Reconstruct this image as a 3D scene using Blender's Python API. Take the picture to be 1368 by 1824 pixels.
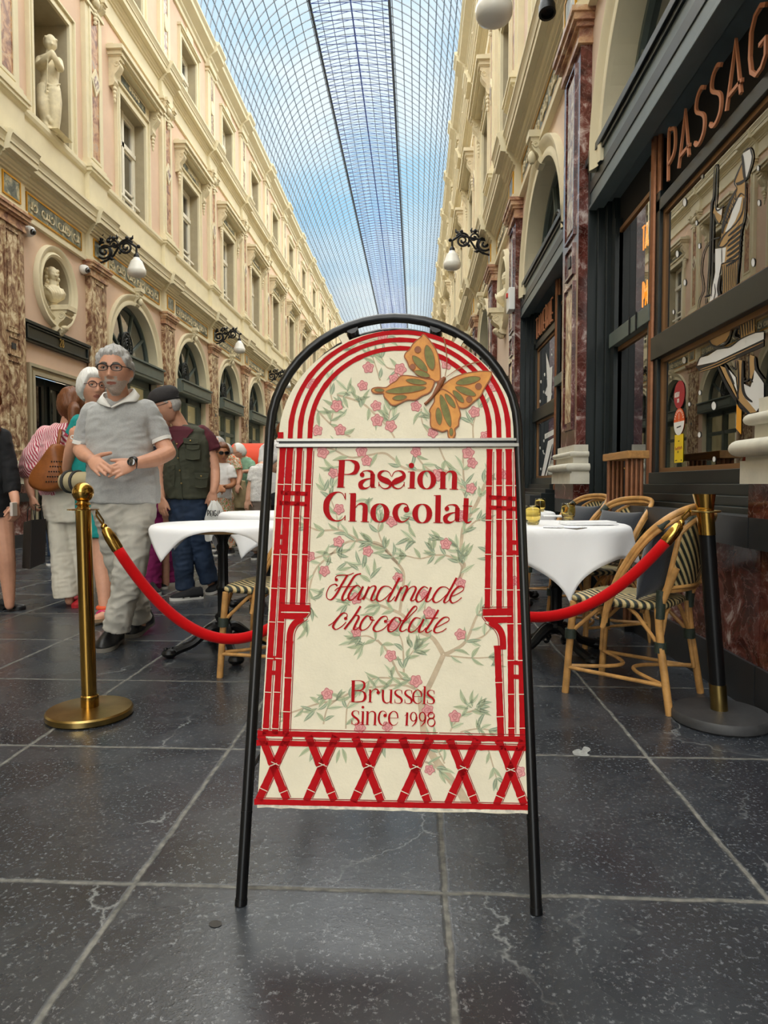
import bpy, bmesh, math, random
from mathutils import Vector as V, Matrix, noise as NZ

# ------------------------------------------------------------------ camera, sky, sun, exposure
SC = bpy.context.scene
COL = SC.collection
for o in list(bpy.data.objects):
    bpy.data.objects.remove(o)
PI = math.pi
FP = 1200.0                      # focal length in pixels of the 1368 x 1824 frame
EYE = V((0, 0, .97))
TH = math.atan(50 / FP)
PS = math.atan(57 / FP * math.cos(TH))
FW = V((-math.sin(PS) * math.cos(TH), math.cos(PS) * math.cos(TH), -math.sin(TH)))
RT = V((math.cos(PS), math.sin(PS), 0))
UP = RT.cross(FW)
cd = bpy.data.cameras.new('camera')
cam = bpy.data.objects.new('camera', cd)
COL.objects.link(cam)
cd.sensor_fit = 'HORIZONTAL'
cd.sensor_width = 36
cd.lens = FP / 1368 * 36
cd.clip_start = .05
cd.clip_end = 500
cam.matrix_world = Matrix(((RT.x, UP.x, -FW.x, EYE.x), (RT.y, UP.y, -FW.y, EYE.y), (RT.z, UP.z, -FW.z, EYE.z), (0, 0, 0, 1)))
SC.camera = cam
SC.view_settings.view_transform = 'Standard'
SC.view_settings.look = 'None'
SC.view_settings.exposure = 0.0
SC.view_settings.gamma = 1
SC.view_settings.use_curve_mapping = False
try:
    SC.cycles.use_denoising = True
    SC.cycles.max_bounces = 10
    SC.cycles.diffuse_bounces = 5
    SC.cycles.transparent_max_bounces = 24
    SC.cycles.sample_clamp_indirect = 6
except Exception:
    pass

SKY_STRENGTH = 1.15
SUN_STRENGTH = 14.0


def lin(h):
    h = h.lstrip('#')
    r = []
    for i in (0, 2, 4):
        c = int(h[i:i + 2], 16) / 255
        r.append(c / 12.92 if c <= .04045 else ((c + .055) / 1.055) ** 2.4)
    return (r[0], r[1], r[2], 1)


W = bpy.data.worlds.new('world')
SC.world = W
W.use_nodes = True
nt = W.node_tree
nt.nodes.clear()
N = nt.nodes.new
tc = N('ShaderNodeTexCoord')
mp = N('ShaderNodeMapping'); mp.inputs['Scale'].default_value = (1.2, .7, 2.2)
nz = N('ShaderNodeTexNoise'); nz.inputs['Scale'].default_value = 2.6; nz.inputs['Detail'].default_value = 5; nz.inputs['Roughness'].default_value = .55
rp = N('ShaderNodeValToRGB')
rp.color_ramp.elements[0].position = .38; rp.color_ramp.elements[0].color = lin('#a3d6f4')
rp.color_ramp.elements[1].position = .62; rp.color_ramp.elements[1].color = lin('#e9f4f8')
bg = N('ShaderNodeBackground'); bg.inputs['Strength'].default_value = SKY_STRENGTH
ow = N('ShaderNodeOutputWorld')
L = nt.links.new
L(tc.outputs['Generated'], mp.inputs['Vector']); L(mp.outputs['Vector'], nz.inputs['Vector'])
L(nz.outputs['Fac'], rp.inputs['Fac']); L(rp.outputs['Color'], bg.inputs['Color']); L(bg.outputs['Background'], ow.inputs['Surface'])

sd = bpy.data.lights.new('sun', 'SUN')
sd.energy = SUN_STRENGTH
sd.angle = math.radians(140)
sd.color = (1.0, .95, .86)
sun = bpy.data.objects.new('sun', sd)
COL.objects.link(sun)
sun.rotation_euler = (math.radians(12), math.radians(4), 0)     # high daylight, scattered by the glass, from behind the viewer


# ------------------------------------------------------------------ helpers
def ray(x, y):
    return FW + RT * ((x - 684) / FP) - UP * ((y - 912) / FP)


def onY(x, y, Y):
    d = ray(x, y); return EYE + d * (Y / d.y)


def onX(x, y, X):
    d = ray(x, y); return EYE + d * (X / d.x)


def onZ(x, y, z=0):
    d = ray(x, y); return EYE + d * ((z - EYE.z) / d.z)


class MB:
    def __init__(s):
        s.v = []; s.f = []; s.m = []

    def add(s, vs, fs, mi=0):
        b = len(s.v)
        s.v += [V(p) for p in vs]
        for f in fs:
            s.f.append([b + i for i in f]); s.m.append(mi)
        return s

    def box(s, lo, hi, mi=0, F=None):
        F = F or (lambda a, b, c: V((a, b, c)))
        vs = [F(x, y, z) for x in (lo[0], hi[0]) for y in (lo[1], hi[1]) for z in (lo[2], hi[2])]
        return s.add(vs, [(0, 1, 3, 2), (4, 6, 7, 5), (0, 4, 5, 1), (2, 3, 7, 6), (0, 2, 6, 4), (1, 5, 7, 3)], mi)

    def quad(s, a, b, c, d, mi=0):
        return s.add([a, b, c, d], [(0, 1, 2, 3)], mi)

    def loft(s, rings, mi=0, caps=True, closed=False):
        n = len(rings[0]); vs = [p for r in rings for p in r]; fs = []
        m = len(rings)
        for i in range(m if closed else m - 1):
            j = (i + 1) % m
            for k in range(n):
                l = (k + 1) % n
                fs.append((i * n + k, i * n + l, j * n + l, j * n + k))
        if caps and not closed:
            fs.append(tuple(range(n - 1, -1, -1))); fs.append(tuple((m - 1) * n + k for k in range(n)))
        return s.add(vs, fs, mi)

    def tube(s, pts, r=.01, n=8, mi=0, caps=True, closed=False, flat=1.0, up=None):
        pts = [V(p) for p in pts]; m = len(pts)
        rs = r if isinstance(r, (list, tuple)) else [r] * m
        rings = []; prev = None
        for i, p in enumerate(pts):
            if closed:
                t = pts[(i + 1) % m] - pts[i - 1]
            else:
                t = pts[min(i + 1, m - 1)] - pts[max(i - 1, 0)]
            if t.length < 1e-9: t = V((0, 0, 1))
            t.normalize()
            if prev is None:
                a = V(up) if up else (V((0, 0, 1)) if abs(t.z) < .9 else V((1, 0, 0)))
                a = (a - t * a.dot(t)).normalized()
            else:
                a = (prev - t * prev.dot(t))
                a = a.normalized() if a.length > 1e-6 else t.orthogonal().normalized()
            prev = a; b = t.cross(a)
            rings.append([p + a * (rs[i] * math.cos(2 * PI * k / n)) + b * (rs[i] * flat * math.sin(2 * PI * k / n)) for k in range(n)])
        return s.loft(rings, mi, caps, closed)

    def lathe(s, prof, c=(0, 0, 0), n=24, mi=0, M=None, sx=1, sy=1):
        c = V(c); rings = []
        for r, z in prof:
            ring = [V((r * sx * math.cos(2 * PI * k / n), r * sy * math.sin(2 * PI * k / n), z)) for k in range(n)]
            rings.append([c + (M @ p if M else p) for p in ring])
        return s.loft(rings, mi)

    def ball(s, c, r, mi=0, n=16, M=None):
        r = V(r) if hasattr(r, '__len__') else V((r, r, r)); c = V(c); rings = []
        m = max(6, n // 2)
        for i in range(1, m):
            a = PI * i / m
            ring = [V((r.x * math.sin(a) * math.cos(2 * PI * k / n), r.y * math.sin(a) * math.sin(2 * PI * k / n), -r.z * math.cos(a))) for k in range(n)]
            rings.append([c + (M @ p if M else p) for p in ring])
        return s.loft(rings, mi)

    def prism(s, poly, fn, h0, h1, mi=0):
        n = len(poly)
        vs = [fn(a, b, h0) for a, b in poly] + [fn(a, b, h1) for a, b in poly]
        fs = [tuple(range(n - 1, -1, -1)), tuple(range(n, 2 * n))] + [(i, (i + 1) % n, n + (i + 1) % n, n + i) for i in range(n)]
        return s.add(vs, fs, mi)

    def ribbon(s, pts, ws, fn, h0, h1=None, mi=0):
        """flat stroke in a 2-D frame; fn(a, b, h) -> 3-D"""
        m = len(pts); L_ = []; R_ = []
        for i in range(m):
            ax, ay = pts[max(i - 1, 0)]; bx, by = pts[min(i + 1, m - 1)]
            dx, dy = bx - ax, by - ay; l = math.hypot(dx, dy) or 1
            nx, ny = -dy / l, dx / l; w = ws[i] / 2
            L_.append((pts[i][0] + nx * w, pts[i][1] + ny * w)); R_.append((pts[i][0] - nx * w, pts[i][1] - ny * w))
        if h1 is None:
            vs = [fn(a, b, h0) for a, b in L_] + [fn(a, b, h0) for a, b in R_]
            return s.add(vs, [(i, i + 1, m + i + 1, m + i) for i in range(m - 1)], mi)
        rings = [[fn(*L_[i], h0), fn(*R_[i], h0), fn(*R_[i], h1), fn(*L_[i], h1)] for i in range(m)]
        return s.loft(rings, mi)

    def build(s, name, mats, parent=None, smooth=False, at=None, fix=True, bevel=0):
        org = V((0, 0, 0))
        if parent is not None:
            p = parent
            while p is not None:
                org += p.location; p = p.parent
        elif at is not None:
            org = V(at)
        me = bpy.data.meshes.new(name)
        me.from_pydata([p - org for p in s.v], [], s.f)
        mats = mats if isinstance(mats, (list, tuple)) else [mats]
        for m in mats: me.materials.append(m)
        me.polygons.foreach_set('material_index', s.m)
        if fix:
            bm = bmesh.new(); bm.from_mesh(me)
            bmesh.ops.recalc_face_normals(bm, faces=bm.faces)
            bm.to_mesh(me); bm.free()
        if smooth:
            me.polygons.foreach_set('use_smooth', [True] * len(me.polygons))
            if smooth != 'all':
                try: me.set_sharp_from_angle(angle=math.radians(40))
                except Exception: pass
        me.update()
        o = bpy.data.objects.new(name, me)
        COL.objects.link(o)
        if parent is not None: o.parent = parent
        elif at is not None: o.location = org
        if bevel:
            b = o.modifiers.new('b', 'BEVEL'); b.width = bevel; b.segments = 2; b.limit_method = 'ANGLE'
        return o


def tag(o, label=None, cat=None, group=None, kind=None):
    if label: o['label'] = label
    if cat: o['category'] = cat
    if group: o['group'] = group
    if kind: o['kind'] = kind
    return o


def empty(name, loc, label=None, cat=None, group=None):
    o = bpy.data.objects.new(name, None); COL.objects.link(o); o.location = loc
    return tag(o, label, cat, group)


def struct(o):
    o['kind'] = 'structure'; return o


def dup(o, loc=None, rz=None, parent=None, label=None, group=None):
    c = o.copy(); COL.objects.link(c)
    if parent is not None: c.parent = parent
    if loc is not None: c.location = loc
    if rz is not None: c.rotation_euler = (0, 0, rz)
    if label: c['label'] = label
    if group: c['group'] = group
    for ch in [x for x in bpy.data.objects if x.parent == o]:
        dup(ch, parent=c)
    return c


_cnt = {}


def num(k):
    _cnt[k] = _cnt.get(k, 0) + 1
    return f'{k}_{_cnt[k]}'


def cat2(pts, k=6, closed=False):
    """Catmull-Rom through 2-D or 3-D points"""
    P = [tuple(p) for p in pts]; n = len(P); out = []
    for i in range(n if closed else n - 1):
        if closed:
            a, b, c, d = P[i - 1], P[i], P[(i + 1) % n], P[(i + 2) % n]
        else:
            a, b, c, d = P[max(i - 1, 0)], P[i], P[i + 1], P[min(i + 2, n - 1)]
        for j in range(k):
            t = j / k
            out.append(tuple(.5 * (2 * B + (C_ - A) * t + (2 * A - 5 * B + 4 * C_ - D) * t * t + (3 * B - A - 3 * C_ + D) * t ** 3) for A, B, C_, D in zip(a, b, c, d)))
    if not closed: out.append(P[-1])
    return out


def lerp(a, b, t): return a + (b - a) * t


def sst(a, b, x):
    t = max(0, min(1, (x - a) / (b - a))); return t * t * (3 - 2 * t)


# ------------------------------------------------------------------ materials
def mat(name, col, rough=.6, metal=0, spec=.5, var=0, vscale=8, bump=0, bscale=40, emit=0, col2=None, stretch=None, trans=0, ior=1.45, sheen=0):
    m = bpy.data.materials.new(name); m.use_nodes = True
    t = m.node_tree; b = t.nodes['Principled BSDF']
    c = lin(col) if isinstance(col, str) else (*col, 1)
    b.inputs['Base Color'].default_value = c
    b.inputs['Roughness'].default_value = rough
    b.inputs['Metallic'].default_value = metal
    b.inputs['Specular IOR Level'].default_value = spec
    b.inputs['IOR'].default_value = ior
    b.inputs['Transmission Weight'].default_value = trans
    if sheen:
        b.inputs['Sheen Weight'].default_value = sheen
    if emit:
        b.inputs['Emission Color'].default_value = c; b.inputs['Emission Strength'].default_value = emit
    g = t.nodes.new('ShaderNodeTexCoord')
    src = g.outputs['Object']
    if stretch:
        mpn = t.nodes.new('ShaderNodeMapping'); mpn.inputs['Scale'].default_value = stretch
        t.links.new(src, mpn.inputs['Vector']); src = mpn.outputs['Vector']
    if var or col2:
        n = t.nodes.new('ShaderNodeTexNoise'); n.inputs['Scale'].default_value = vscale; n.inputs['Detail'].default_value = 6; n.inputs['Roughness'].default_value = .6
        t.links.new(src, n.inputs['Vector'])
        r = t.nodes.new('ShaderNodeValToRGB')
        r.color_ramp.elements[0].position = .35; r.color_ramp.elements[1].position = .65
        if col2:
            r.color_ramp.elements[0].color = c; r.color_ramp.elements[1].color = lin(col2)
        else:
            r.color_ramp.elements[0].color = tuple(x * (1 - var) for x in c[:3]) + (1,)
            r.color_ramp.elements[1].color = tuple(min(1, x * (1 + var)) for x in c[:3]) + (1,)
        t.links.new(n.outputs['Fac'], r.inputs['Fac']); t.links.new(r.outputs['Color'], b.inputs['Base Color'])
    if bump:
        n2 = t.nodes.new('ShaderNodeTexNoise'); n2.inputs['Scale'].default_value = bscale; n2.inputs['Detail'].default_value = 4
        t.links.new(src, n2.inputs['Vector'])
        bp = t.nodes.new('ShaderNodeBump'); bp.inputs['Strength'].default_value = bump; bp.inputs['Distance'].default_value = .01
        t.links.new(n2.outputs['Fac'], bp.inputs['Height']); t.links.new(bp.outputs['Normal'], b.inputs['Normal'])
    return m


def marble(name, cols, scale=3, rough=.3, pos=(.36, .47, .56, .66), stretch=(1, 1, 1), dist=.9):
    """breccia: patches and veins of several colours"""
    m = bpy.data.materials.new(name); m.use_nodes = True
    t = m.node_tree; b = t.nodes['Principled BSDF']; b.inputs['Roughness'].default_value = rough
    g = t.nodes.new('ShaderNodeNewGeometry'); mpn = t.nodes.new('ShaderNodeMapping'); mpn.inputs['Scale'].default_value = stretch
    t.links.new(g.outputs['Position'], mpn.inputs['Vector'])
    n = t.nodes.new('ShaderNodeTexNoise'); n.inputs['Scale'].default_value = scale; n.inputs['Detail'].default_value = 7; n.inputs['Roughness'].default_value = .62; n.inputs['Distortion'].default_value = dist
    t.links.new(mpn.outputs['Vector'], n.inputs['Vector'])
    r = t.nodes.new('ShaderNodeValToRGB'); e = r.color_ramp.elements
    e[0].position = pos[0]; e[0].color = lin(cols[0]); e[1].position = pos[-1]; e[1].color = lin(cols[-1])
    for p, c in list(zip(pos, cols))[1:-1]:
        x = e.new(p); x.color = lin(c)
    t.links.new(n.outputs['Fac'], r.inputs['Fac'])
    vo = t.nodes.new('ShaderNodeTexVoronoi'); vo.feature = 'DISTANCE_TO_EDGE'; vo.inputs['Scale'].default_value = scale * 2.2
    ad = t.nodes.new('ShaderNodeVectorMath'); ad.operation = 'MULTIPLY_ADD'; ad.inputs[1].default_value = (.35, .35, .35)
    t.links.new(n.outputs['Color'], ad.inputs[0]); t.links.new(mpn.outputs['Vector'], ad.inputs[2]); t.links.new(ad.outputs[0], vo.inputs['Vector'])
    vr = t.nodes.new('ShaderNodeValToRGB'); vr.color_ramp.elements[0].position = .0; vr.color_ramp.elements[0].color = (.28, .28, .28, 1)
    vr.color_ramp.elements[1].position = .035; vr.color_ramp.elements[1].color = (0, 0, 0, 1)
    t.links.new(vo.outputs['Distance'], vr.inputs['Fac'])
    mx = t.nodes.new('ShaderNodeMixRGB'); t.links.new(vr.outputs['Color'], mx.inputs['Fac']); t.links.new(r.outputs['Color'], mx.inputs['Color1']); mx.inputs['Color2'].default_value = lin(cols[-1])
    t.links.new(mx.outputs['Color'], b.inputs['Base Color'])
    return m


def glass(name, ior=1.5, tint=(.93, .96, .97), rough=0.0, boost=1.0):
    """thin pane: see-through with a mirror coat that grows at grazing angles, the same from both sides"""
    m = bpy.data.materials.new(name); m.use_nodes = True
    t = m.node_tree; t.nodes.clear(); nw = t.nodes.new; lk = t.links.new
    o = nw('ShaderNodeOutputMaterial'); mx = nw('ShaderNodeMixShader'); lw = nw('ShaderNodeLayerWeight'); lw.inputs['Blend'].default_value = .5
    tr = nw('ShaderNodeBsdfTransparent'); tr.inputs['Color'].default_value = (*tint, 1)
    gl = nw('ShaderNodeBsdfGlossy'); gl.inputs['Roughness'].default_value = rough
    f0 = ((ior - 1) / (ior + 1)) ** 2
    pw = nw('ShaderNodeMath'); pw.operation = 'POWER'; pw.inputs[1].default_value = 5
    mu = nw('ShaderNodeMath'); mu.operation = 'MULTIPLY_ADD'; mu.inputs[1].default_value = (1 - f0) * boost; mu.inputs[2].default_value = f0 * boost; mu.use_clamp = True
    lk(lw.outputs['Facing'], pw.inputs[0]); lk(pw.outputs[0], mu.inputs[0]); lk(mu.outputs[0], mx.inputs[0]); lk(tr.outputs[0], mx.inputs[1]); lk(gl.outputs[0], mx.inputs[2])
    lk(mx.outputs[0], o.inputs['Surface'])
    return m


M = {}
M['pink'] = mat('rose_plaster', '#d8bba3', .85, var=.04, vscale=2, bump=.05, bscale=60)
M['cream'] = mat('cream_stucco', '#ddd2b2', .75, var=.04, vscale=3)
M['stone'] = mat('pale_stone', '#c9c4b4', .55, var=.08, vscale=9)
M['redmarble'] = marble('red_marble', ['#3a1812', '#552a22', '#6f4038', '#c2b0a8'], 5, .14, (.36, .47, .56, .66))
M['brownmarble'] = marble('brown_marble', ['#63402f', '#8d6a53', '#b59a78', '#e0cfae'], 6, .24, (.36, .46, .53, .63), (1, 1, .7), 1.6)
M['rustmarble'] = marble('rust_marble', ['#75492f', '#a06f4b', '#c59a6c', '#9c8d80'], 6, .4, (.36, .46, .56, .68))
M['orangemarble'] = marble('orange_marble', ['#7a4a38', '#a5765a', '#c39a72', '#d9c8ae'], 5, .4, (.36, .46, .56, .68))
M['greymarble'] = marble('grey_green_marble', ['#39413c', '#5a625a', '#8d8f7c', '#c9bd98'], 5, .35)
M['plinth'] = mat('black_plinth_stone', '#2b2c2e', .4, var=.25, vscale=6)
M['gold'] = mat('gilding', '#c9962f', .35, .9)
M['green'] = mat('dark_green_paint', '#151c1b', .38, var=.12, vscale=5)
M['greygreen'] = mat('grey_green_paint', '#58625d', .45, var=.1, vscale=4)
M['copper'] = mat('copper', '#8f5f42', .42, .45, var=.15, vscale=14)
M['bronze'] = mat('bronze_strip', '#86613c', .45, .45)
M['darkpane'] = mat('dark_window_glass', '#15181a', .03, 0, .9, ior=1.6)
M['archpane'] = mat('old_window_glass', '#1c1f20', .05, 0, 1.0, ior=2.6, bump=.12, bscale=4)
M['medal'] = mat('weathered_iron', '#2e312f', .5, .2)
M['fascia'] = mat('skylit_fascia_paint', '#5f6b6e', .4, var=.08, vscale=4)  # colour lightened to carry the street's sky light on the band
M['white'] = mat('white_paint', '#e6e0cf', .45)
M['iron'] = mat('black_iron', '#141415', .42, .3, bump=.15, bscale=60)
M['globe'] = mat('opal_glass', '#e6e4dc', .25, 0, .5)
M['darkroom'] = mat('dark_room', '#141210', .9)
M['plaster'] = mat('statue_plaster', '#d9ccab', .7, var=.1, vscale=9)
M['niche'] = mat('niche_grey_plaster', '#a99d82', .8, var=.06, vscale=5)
M['litshop'] = mat('glowing_shop_back', '#f4e8cc', .9, emit=.9)  # back wall glows by itself, standing in for lamps inside the shop
M['shopglass'] = glass('shop_glass', 1.55)
M['doorglass'] = glass('door_glass', 1.5)
M['roofglass'] = glass('roof_glass', 1.25, (.96, .98, 1.0), .1, .3)
M['roofbar'] = mat('grey_blue_iron', '#7f868e', .5, .1)
M['bluebar'] = mat('blue_iron', '#45568f', .5, .1)
M['darkbar'] = mat('dark_iron', '#3c4046', .5, .1)
M['black'] = mat('black_powder_coat', '#121213', .28, .2)
M['brass'] = mat('polished_brass', '#b08a45', .15, 1)
M['agedbrass'] = mat('aged_brass', '#a38a55', .28, 1, var=.15, vscale=10)
M['rope'] = mat('red_velvet', '#b3070b', .8, spec=.1, sheen=.08, bump=.08, bscale=300)
# ------------------------------------------------------------------ floor
def floor_mat():
    m = bpy.data.materials.new('bluestone_floor'); m.use_nodes = True
    t = m.node_tree; b = t.nodes['Principled BSDF']; nw = t.nodes.new; lk = t.links.new
    g = nw('ShaderNodeNewGeometry')

    def math_(op, a, bb=None, c=None):
        n = nw('ShaderNodeMath'); n.operation = op
        for i, x in enumerate((a, bb, c)):
            if x is None: continue
            if isinstance(x, (int, float)): n.inputs[i].default_value = x
            else: lk(x, n.inputs[i])
        return n.outputs[0]

    def noise_(sc, det=4, rough=.55, vec=None, dist=0):
        n = nw('ShaderNodeTexNoise'); n.inputs['Scale'].default_value = sc; n.inputs['Detail'].default_value = det; n.inputs['Roughness'].default_value = rough; n.inputs['Distortion'].default_value = dist
        lk(vec or g.outputs['Position'], n.inputs['Vector']); return n

    def ramp(fac, *st):
        r = nw('ShaderNodeValToRGB'); e = r.color_ramp.elements
        e[0].position, e[0].color = st[0][0], st[0][1]; e[1].position, e[1].color = st[-1][0], st[-1][1]
        for p, c in st[1:-1]:
            x = e.new(p); x.color = c
        lk(fac, r.inputs['Fac']); return r.outputs['Color']

    def mix(f, a, c, mode='MIX'):
        n = nw('ShaderNodeMixRGB'); n.blend_type = mode
        for i, x in (('Fac', f), ('Color1', a), ('Color2', c)):
            if isinstance(x, float): n.inputs[i].default_value = x
            elif isinstance(x, tuple): n.inputs[i].default_value = x
            else: lk(x, n.inputs[i])
        return n.outputs['Color']
    jn = noise_(9, 6, .65)
    jo = math_('MULTIPLY', math_('SUBTRACT', jn.outputs['Fac'], .5), .022)
    sp = nw('ShaderNodeSeparateXYZ'); lk(g.outputs['Position'], sp.inputs[0])
    fx = math_('DIVIDE', math_('SUBTRACT', math_('ADD', sp.outputs[0], jo), .072), .752)
    fy = math_('DIVIDE', math_('SUBTRACT', math_('ADD', sp.outputs[1], jo), 1.565), .832)

    def edge(f, size):
        d = math_('ABSOLUTE', math_('SUBTRACT', math_('FRACT', f), .5))       # .5 at the joint
        return math_('MULTIPLY', math_('SUBTRACT', .5, d), size)             # metres from joint
    de = math_('MINIMUM', edge(fx, .752), edge(fy, .832))
    joint = ramp(de, (.004, (1, 1, 1, 1)), (.0085, (0, 0, 0, 1)))
    cb = nw('ShaderNodeCombineXYZ'); lk(math_('FLOOR', fx), cb.inputs[0]); lk(math_('FLOOR', fy), cb.inputs[1])
    wn = nw('ShaderNodeTexWhiteNoise'); lk(cb.outputs[0], wn.inputs['Vector'])
    off = nw('ShaderNodeVectorMath'); off.operation = 'MULTIPLY_ADD'; off.inputs[1].default_value = (9, 9, 9); lk(wn.outputs['Color'], off.inputs[0]); lk(g.outputs['Position'], off.inputs[2])
    tv = off.outputs[0]
    n1 = noise_(3.2, 3, .5, tv)
    base = ramp(n1.outputs['Fac'], (.2, lin('#1f2226')), (.5, lin('#2d3035')), (.8, lin('#404449')))
    base = mix(math_('MULTIPLY', wn.outputs['Value'], .35), base, lin('#2b3038'))
    n2 = noise_(95, 3, .7, tv)
    base = mix(ramp(n2.outputs['Fac'], (.57, (0, 0, 0, 1)), (.69, (.62, .62, .62, 1))), base, lin('#868a8d'))
    n3 = noise_(30, 6, .75, tv)
    base = mix(ramp(n3.outputs['Fac'], (.62, (0, 0, 0, 1)), (.75, (.4, .4, .4, 1))), base, lin('#868887'))
    vo = nw('ShaderNodeTexVoronoi'); vo.feature = 'DISTANCE_TO_EDGE'; vo.inputs['Scale'].default_value = 1.1
    wv = nw('ShaderNodeVectorMath'); wv.operation = 'MULTIPLY_ADD'; wv.inputs[1].default_value = (.25, .25, .25); lk(noise_(5, 5, .6, tv).outputs['Color'], wv.inputs[0]); lk(tv, wv.inputs[2]); lk(wv.outputs[0], vo.inputs['Vector'])
    vein = math_('MULTIPLY', ramp(vo.outputs['Distance'], (.0, (1, 1, 1, 1)), (.006, (0, 0, 0, 1))), ramp(noise_(1.7, 2, .5, tv).outputs['Fac'], (.52, (0, 0, 0, 1)), (.6, (1, 1, 1, 1))))
    base = mix(math_('MULTIPLY', vein, .55), base, lin('#9a9d9c'))
    jc = ramp(noise_(30, 4).outputs['Fac'], (.35, lin('#4c4c48')), (.65, lin('#7b7972')))
    col = mix(joint, base, jc)
    lk(col, b.inputs['Base Color'])
    rg = ramp(n1.outputs['Fac'], (.2, (.2, .2, .2, 1)), (.8, (.34, .34, .34, 1)))
    rg = mix(joint, rg, (.8, .8, .8, 1))
    lk(rg, b.inputs['Roughness'])
    b.inputs['Specular IOR Level'].default_value = .55
    h = math_('ADD', math_('MULTIPLY', noise_(14, 5, .6, tv).outputs['Fac'], .5), math_('MULTIPLY', n2.outputs['Fac'], .18))
    h = math_('SUBTRACT', h, math_('MULTIPLY', joint, .8))
    bp = nw('ShaderNodeBump'); bp.inputs['Strength'].default_value = .28; bp.inputs['Distance'].default_value = .008
    lk(h, bp.inputs['Height']); lk(bp.outputs['Normal'], b.inputs['Normal'])
    return m


YB, YE = -14.0, 78.0
XL, XR = -6.1, 1.53
mb = MB()
mb.box((XL - 1.5, YB, -.2), (XR + 1.8, YE, 0))
struct(mb.build('floor', floor_mat()))

# ------------------------------------------------------------------ facades
FLm = lambda d, y, z: V((XL + d, y, z))
FRm = lambda d, y, z: V((XR - d, y, z))
PW = .64
pl = [5.87 - 3.68 * k for k in range(5, -1, -1)] + [9.55, 12.31] + [16.02 + 3.68 * k for k in range(17)]
pr = [2.18 - 3.77 * k for k in range(4, -1, -1)] + [6.12, 9.98, 12.96] + [16.72 + 3.75 * k for k in range(17)]
pl = [y for y in pl if y < YE - 1]; pr = [y for y in pr if y < YE - 1]
NARROW = {('l', pl.index(9.55)), ('r', pr.index(9.98))}


def sweep(mb, F, prof, ps, jog, mi=0):
    """a moulding run along the whole facade, breaking forward over each pilaster"""
    secs = [(YB, 0)]
    for y in ps:
        secs += [(y - .04, 0), (y - .04, jog), (y + PW + .04, jog), (y + PW + .04, 0)]
    secs.append((YE, 0))
    secs = [s for s in secs if YB <= s[0] <= YE]
    rings = [[F(d + (o if d > .001 else 0), y, z) for d, z in prof] for y, o in secs]
    n = len(prof); vs = [p for r in rings for p in r]; fs = []
    for i in range(len(rings) - 1):
        for k in range(n - 1):
            fs.append((i * n + k, i * n + k + 1, (i + 1) * n + k + 1, (i + 1) * n + k))
    mb.add(vs, fs, mi)


CORN1 = [(0, 5.06), (.07, 5.06), (.07, 5.13), (.03, 5.15), (.03, 5.54), (.06, 5.555), (.06, 5.59), (.10, 5.605), (.10, 5.635), (.135, 5.65), (.155, 5.68), (.155, 5.70), (.215, 5.71), (.215, 5.735), (.33, 5.745), (.33, 5.825), (.352, 5.832), (.352, 5.86), (.365, 5.90), (.395, 5.945), (.41, 5.955), (.41, 5.995), (.36, 6.005), (.36, 6.02), (.1, 6.05), (.05, 6.06), (.05, 6.62), (.09, 6.65), (.12, 6.70), (.12, 6.76), (.0, 6.79)]
CORN2 = [(0, 10.10), (.05, 10.10), (.05, 10.20), (.03, 10.22), (.03, 10.46), (.06, 10.47), (.06, 10.51), (.1, 10.52), (.1, 10.55), (.16, 10.58), (.16, 10.61), (.27, 10.625), (.27, 10.72), (.295, 10.73), (.295, 10.76), (.33, 10.81), (.36, 10.84), (.36, 10.885), (.06, 10.95), (0, 10.96)]
CORN3 = [(0, 13.08), (.05, 13.08), (.05, 13.2), (.1, 13.24), (.1, 13.3), (.22, 13.38), (.28, 13.42), (.28, 13.53), (.34, 13.6), (.34, 13.66), (.06, 13.7), (.06, 13.86), (0, 13.9)]


CORN1 = [(d if d < .08 else .08 + (d - .08) * .66, z) for d, z in CORN1]
CORN2 = [(d if d < .08 else .08 + (d - .08) * .8, z) for d, z in CORN2]


def console(mb, F, y, w, z0, z1, d, mi=0):
    """scrolled bracket: S profile between z0 and z1, width w along the street"""
    h = z1 - z0
    prof = [(0, z1), (d, z1), (d, z1 - .12 * h), (d * .86, z1 - .16 * h), (d * .95, z1 - .3 * h), (d * .8, z1 - .45 * h), (d * .5, z1 - .6 * h), (d * .42, z1 - .72 * h), (d * .52, z1 - .84 * h), (d * .36, z1 - .96 * h), (.0, z0)]
    mb.prism(prof, lambda a, b, hh: F(a, y + hh, b), -w / 2, w / 2, mi)
    for s in (-1, 1):
        mb.tube([F(d * .66 + .24 * d * math.cos(t) * (1 - t / 14), y + s * (w / 2), z1 - .27 * h + .24 * d * math.sin(t) * (1 - t / 14)) for t in [i * .7 for i in range(13)]], .012, 6, mi)
    mb.box((0, y - w * .62, z1), (d * 1.15, y + w * .62, z1 + .08), mi, F)


def rect_frame(mb, F, y0, y1, z0, z1, w, d0, d1, mi=0):
    mb.box((d0, y0 - w, z0 - w), (d1, y0, z1 + w), mi, F); mb.box((d0, y1, z0 - w), (d1, y1 + w, z1 + w), mi, F)
    mb.box((d0, y0, z1), (d1, y1, z1 + w), mi, F); mb.box((d0, y0, z0 - w), (d1, y1, z0), mi, F)


def moulded_frame(mb, F, y0, y1, z0, z1, w, mi=0, sill=True):
    for a, b, dd in ((0, .35, .05), (.35, .8, .035), (.8, 1, .075)):
        rect_frame(mb, F, y0 - w * a, y1 + w * a, z0 - (w * a if sill else 0), z1 + w * a, w * (b - a), 0, dd, mi)


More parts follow.
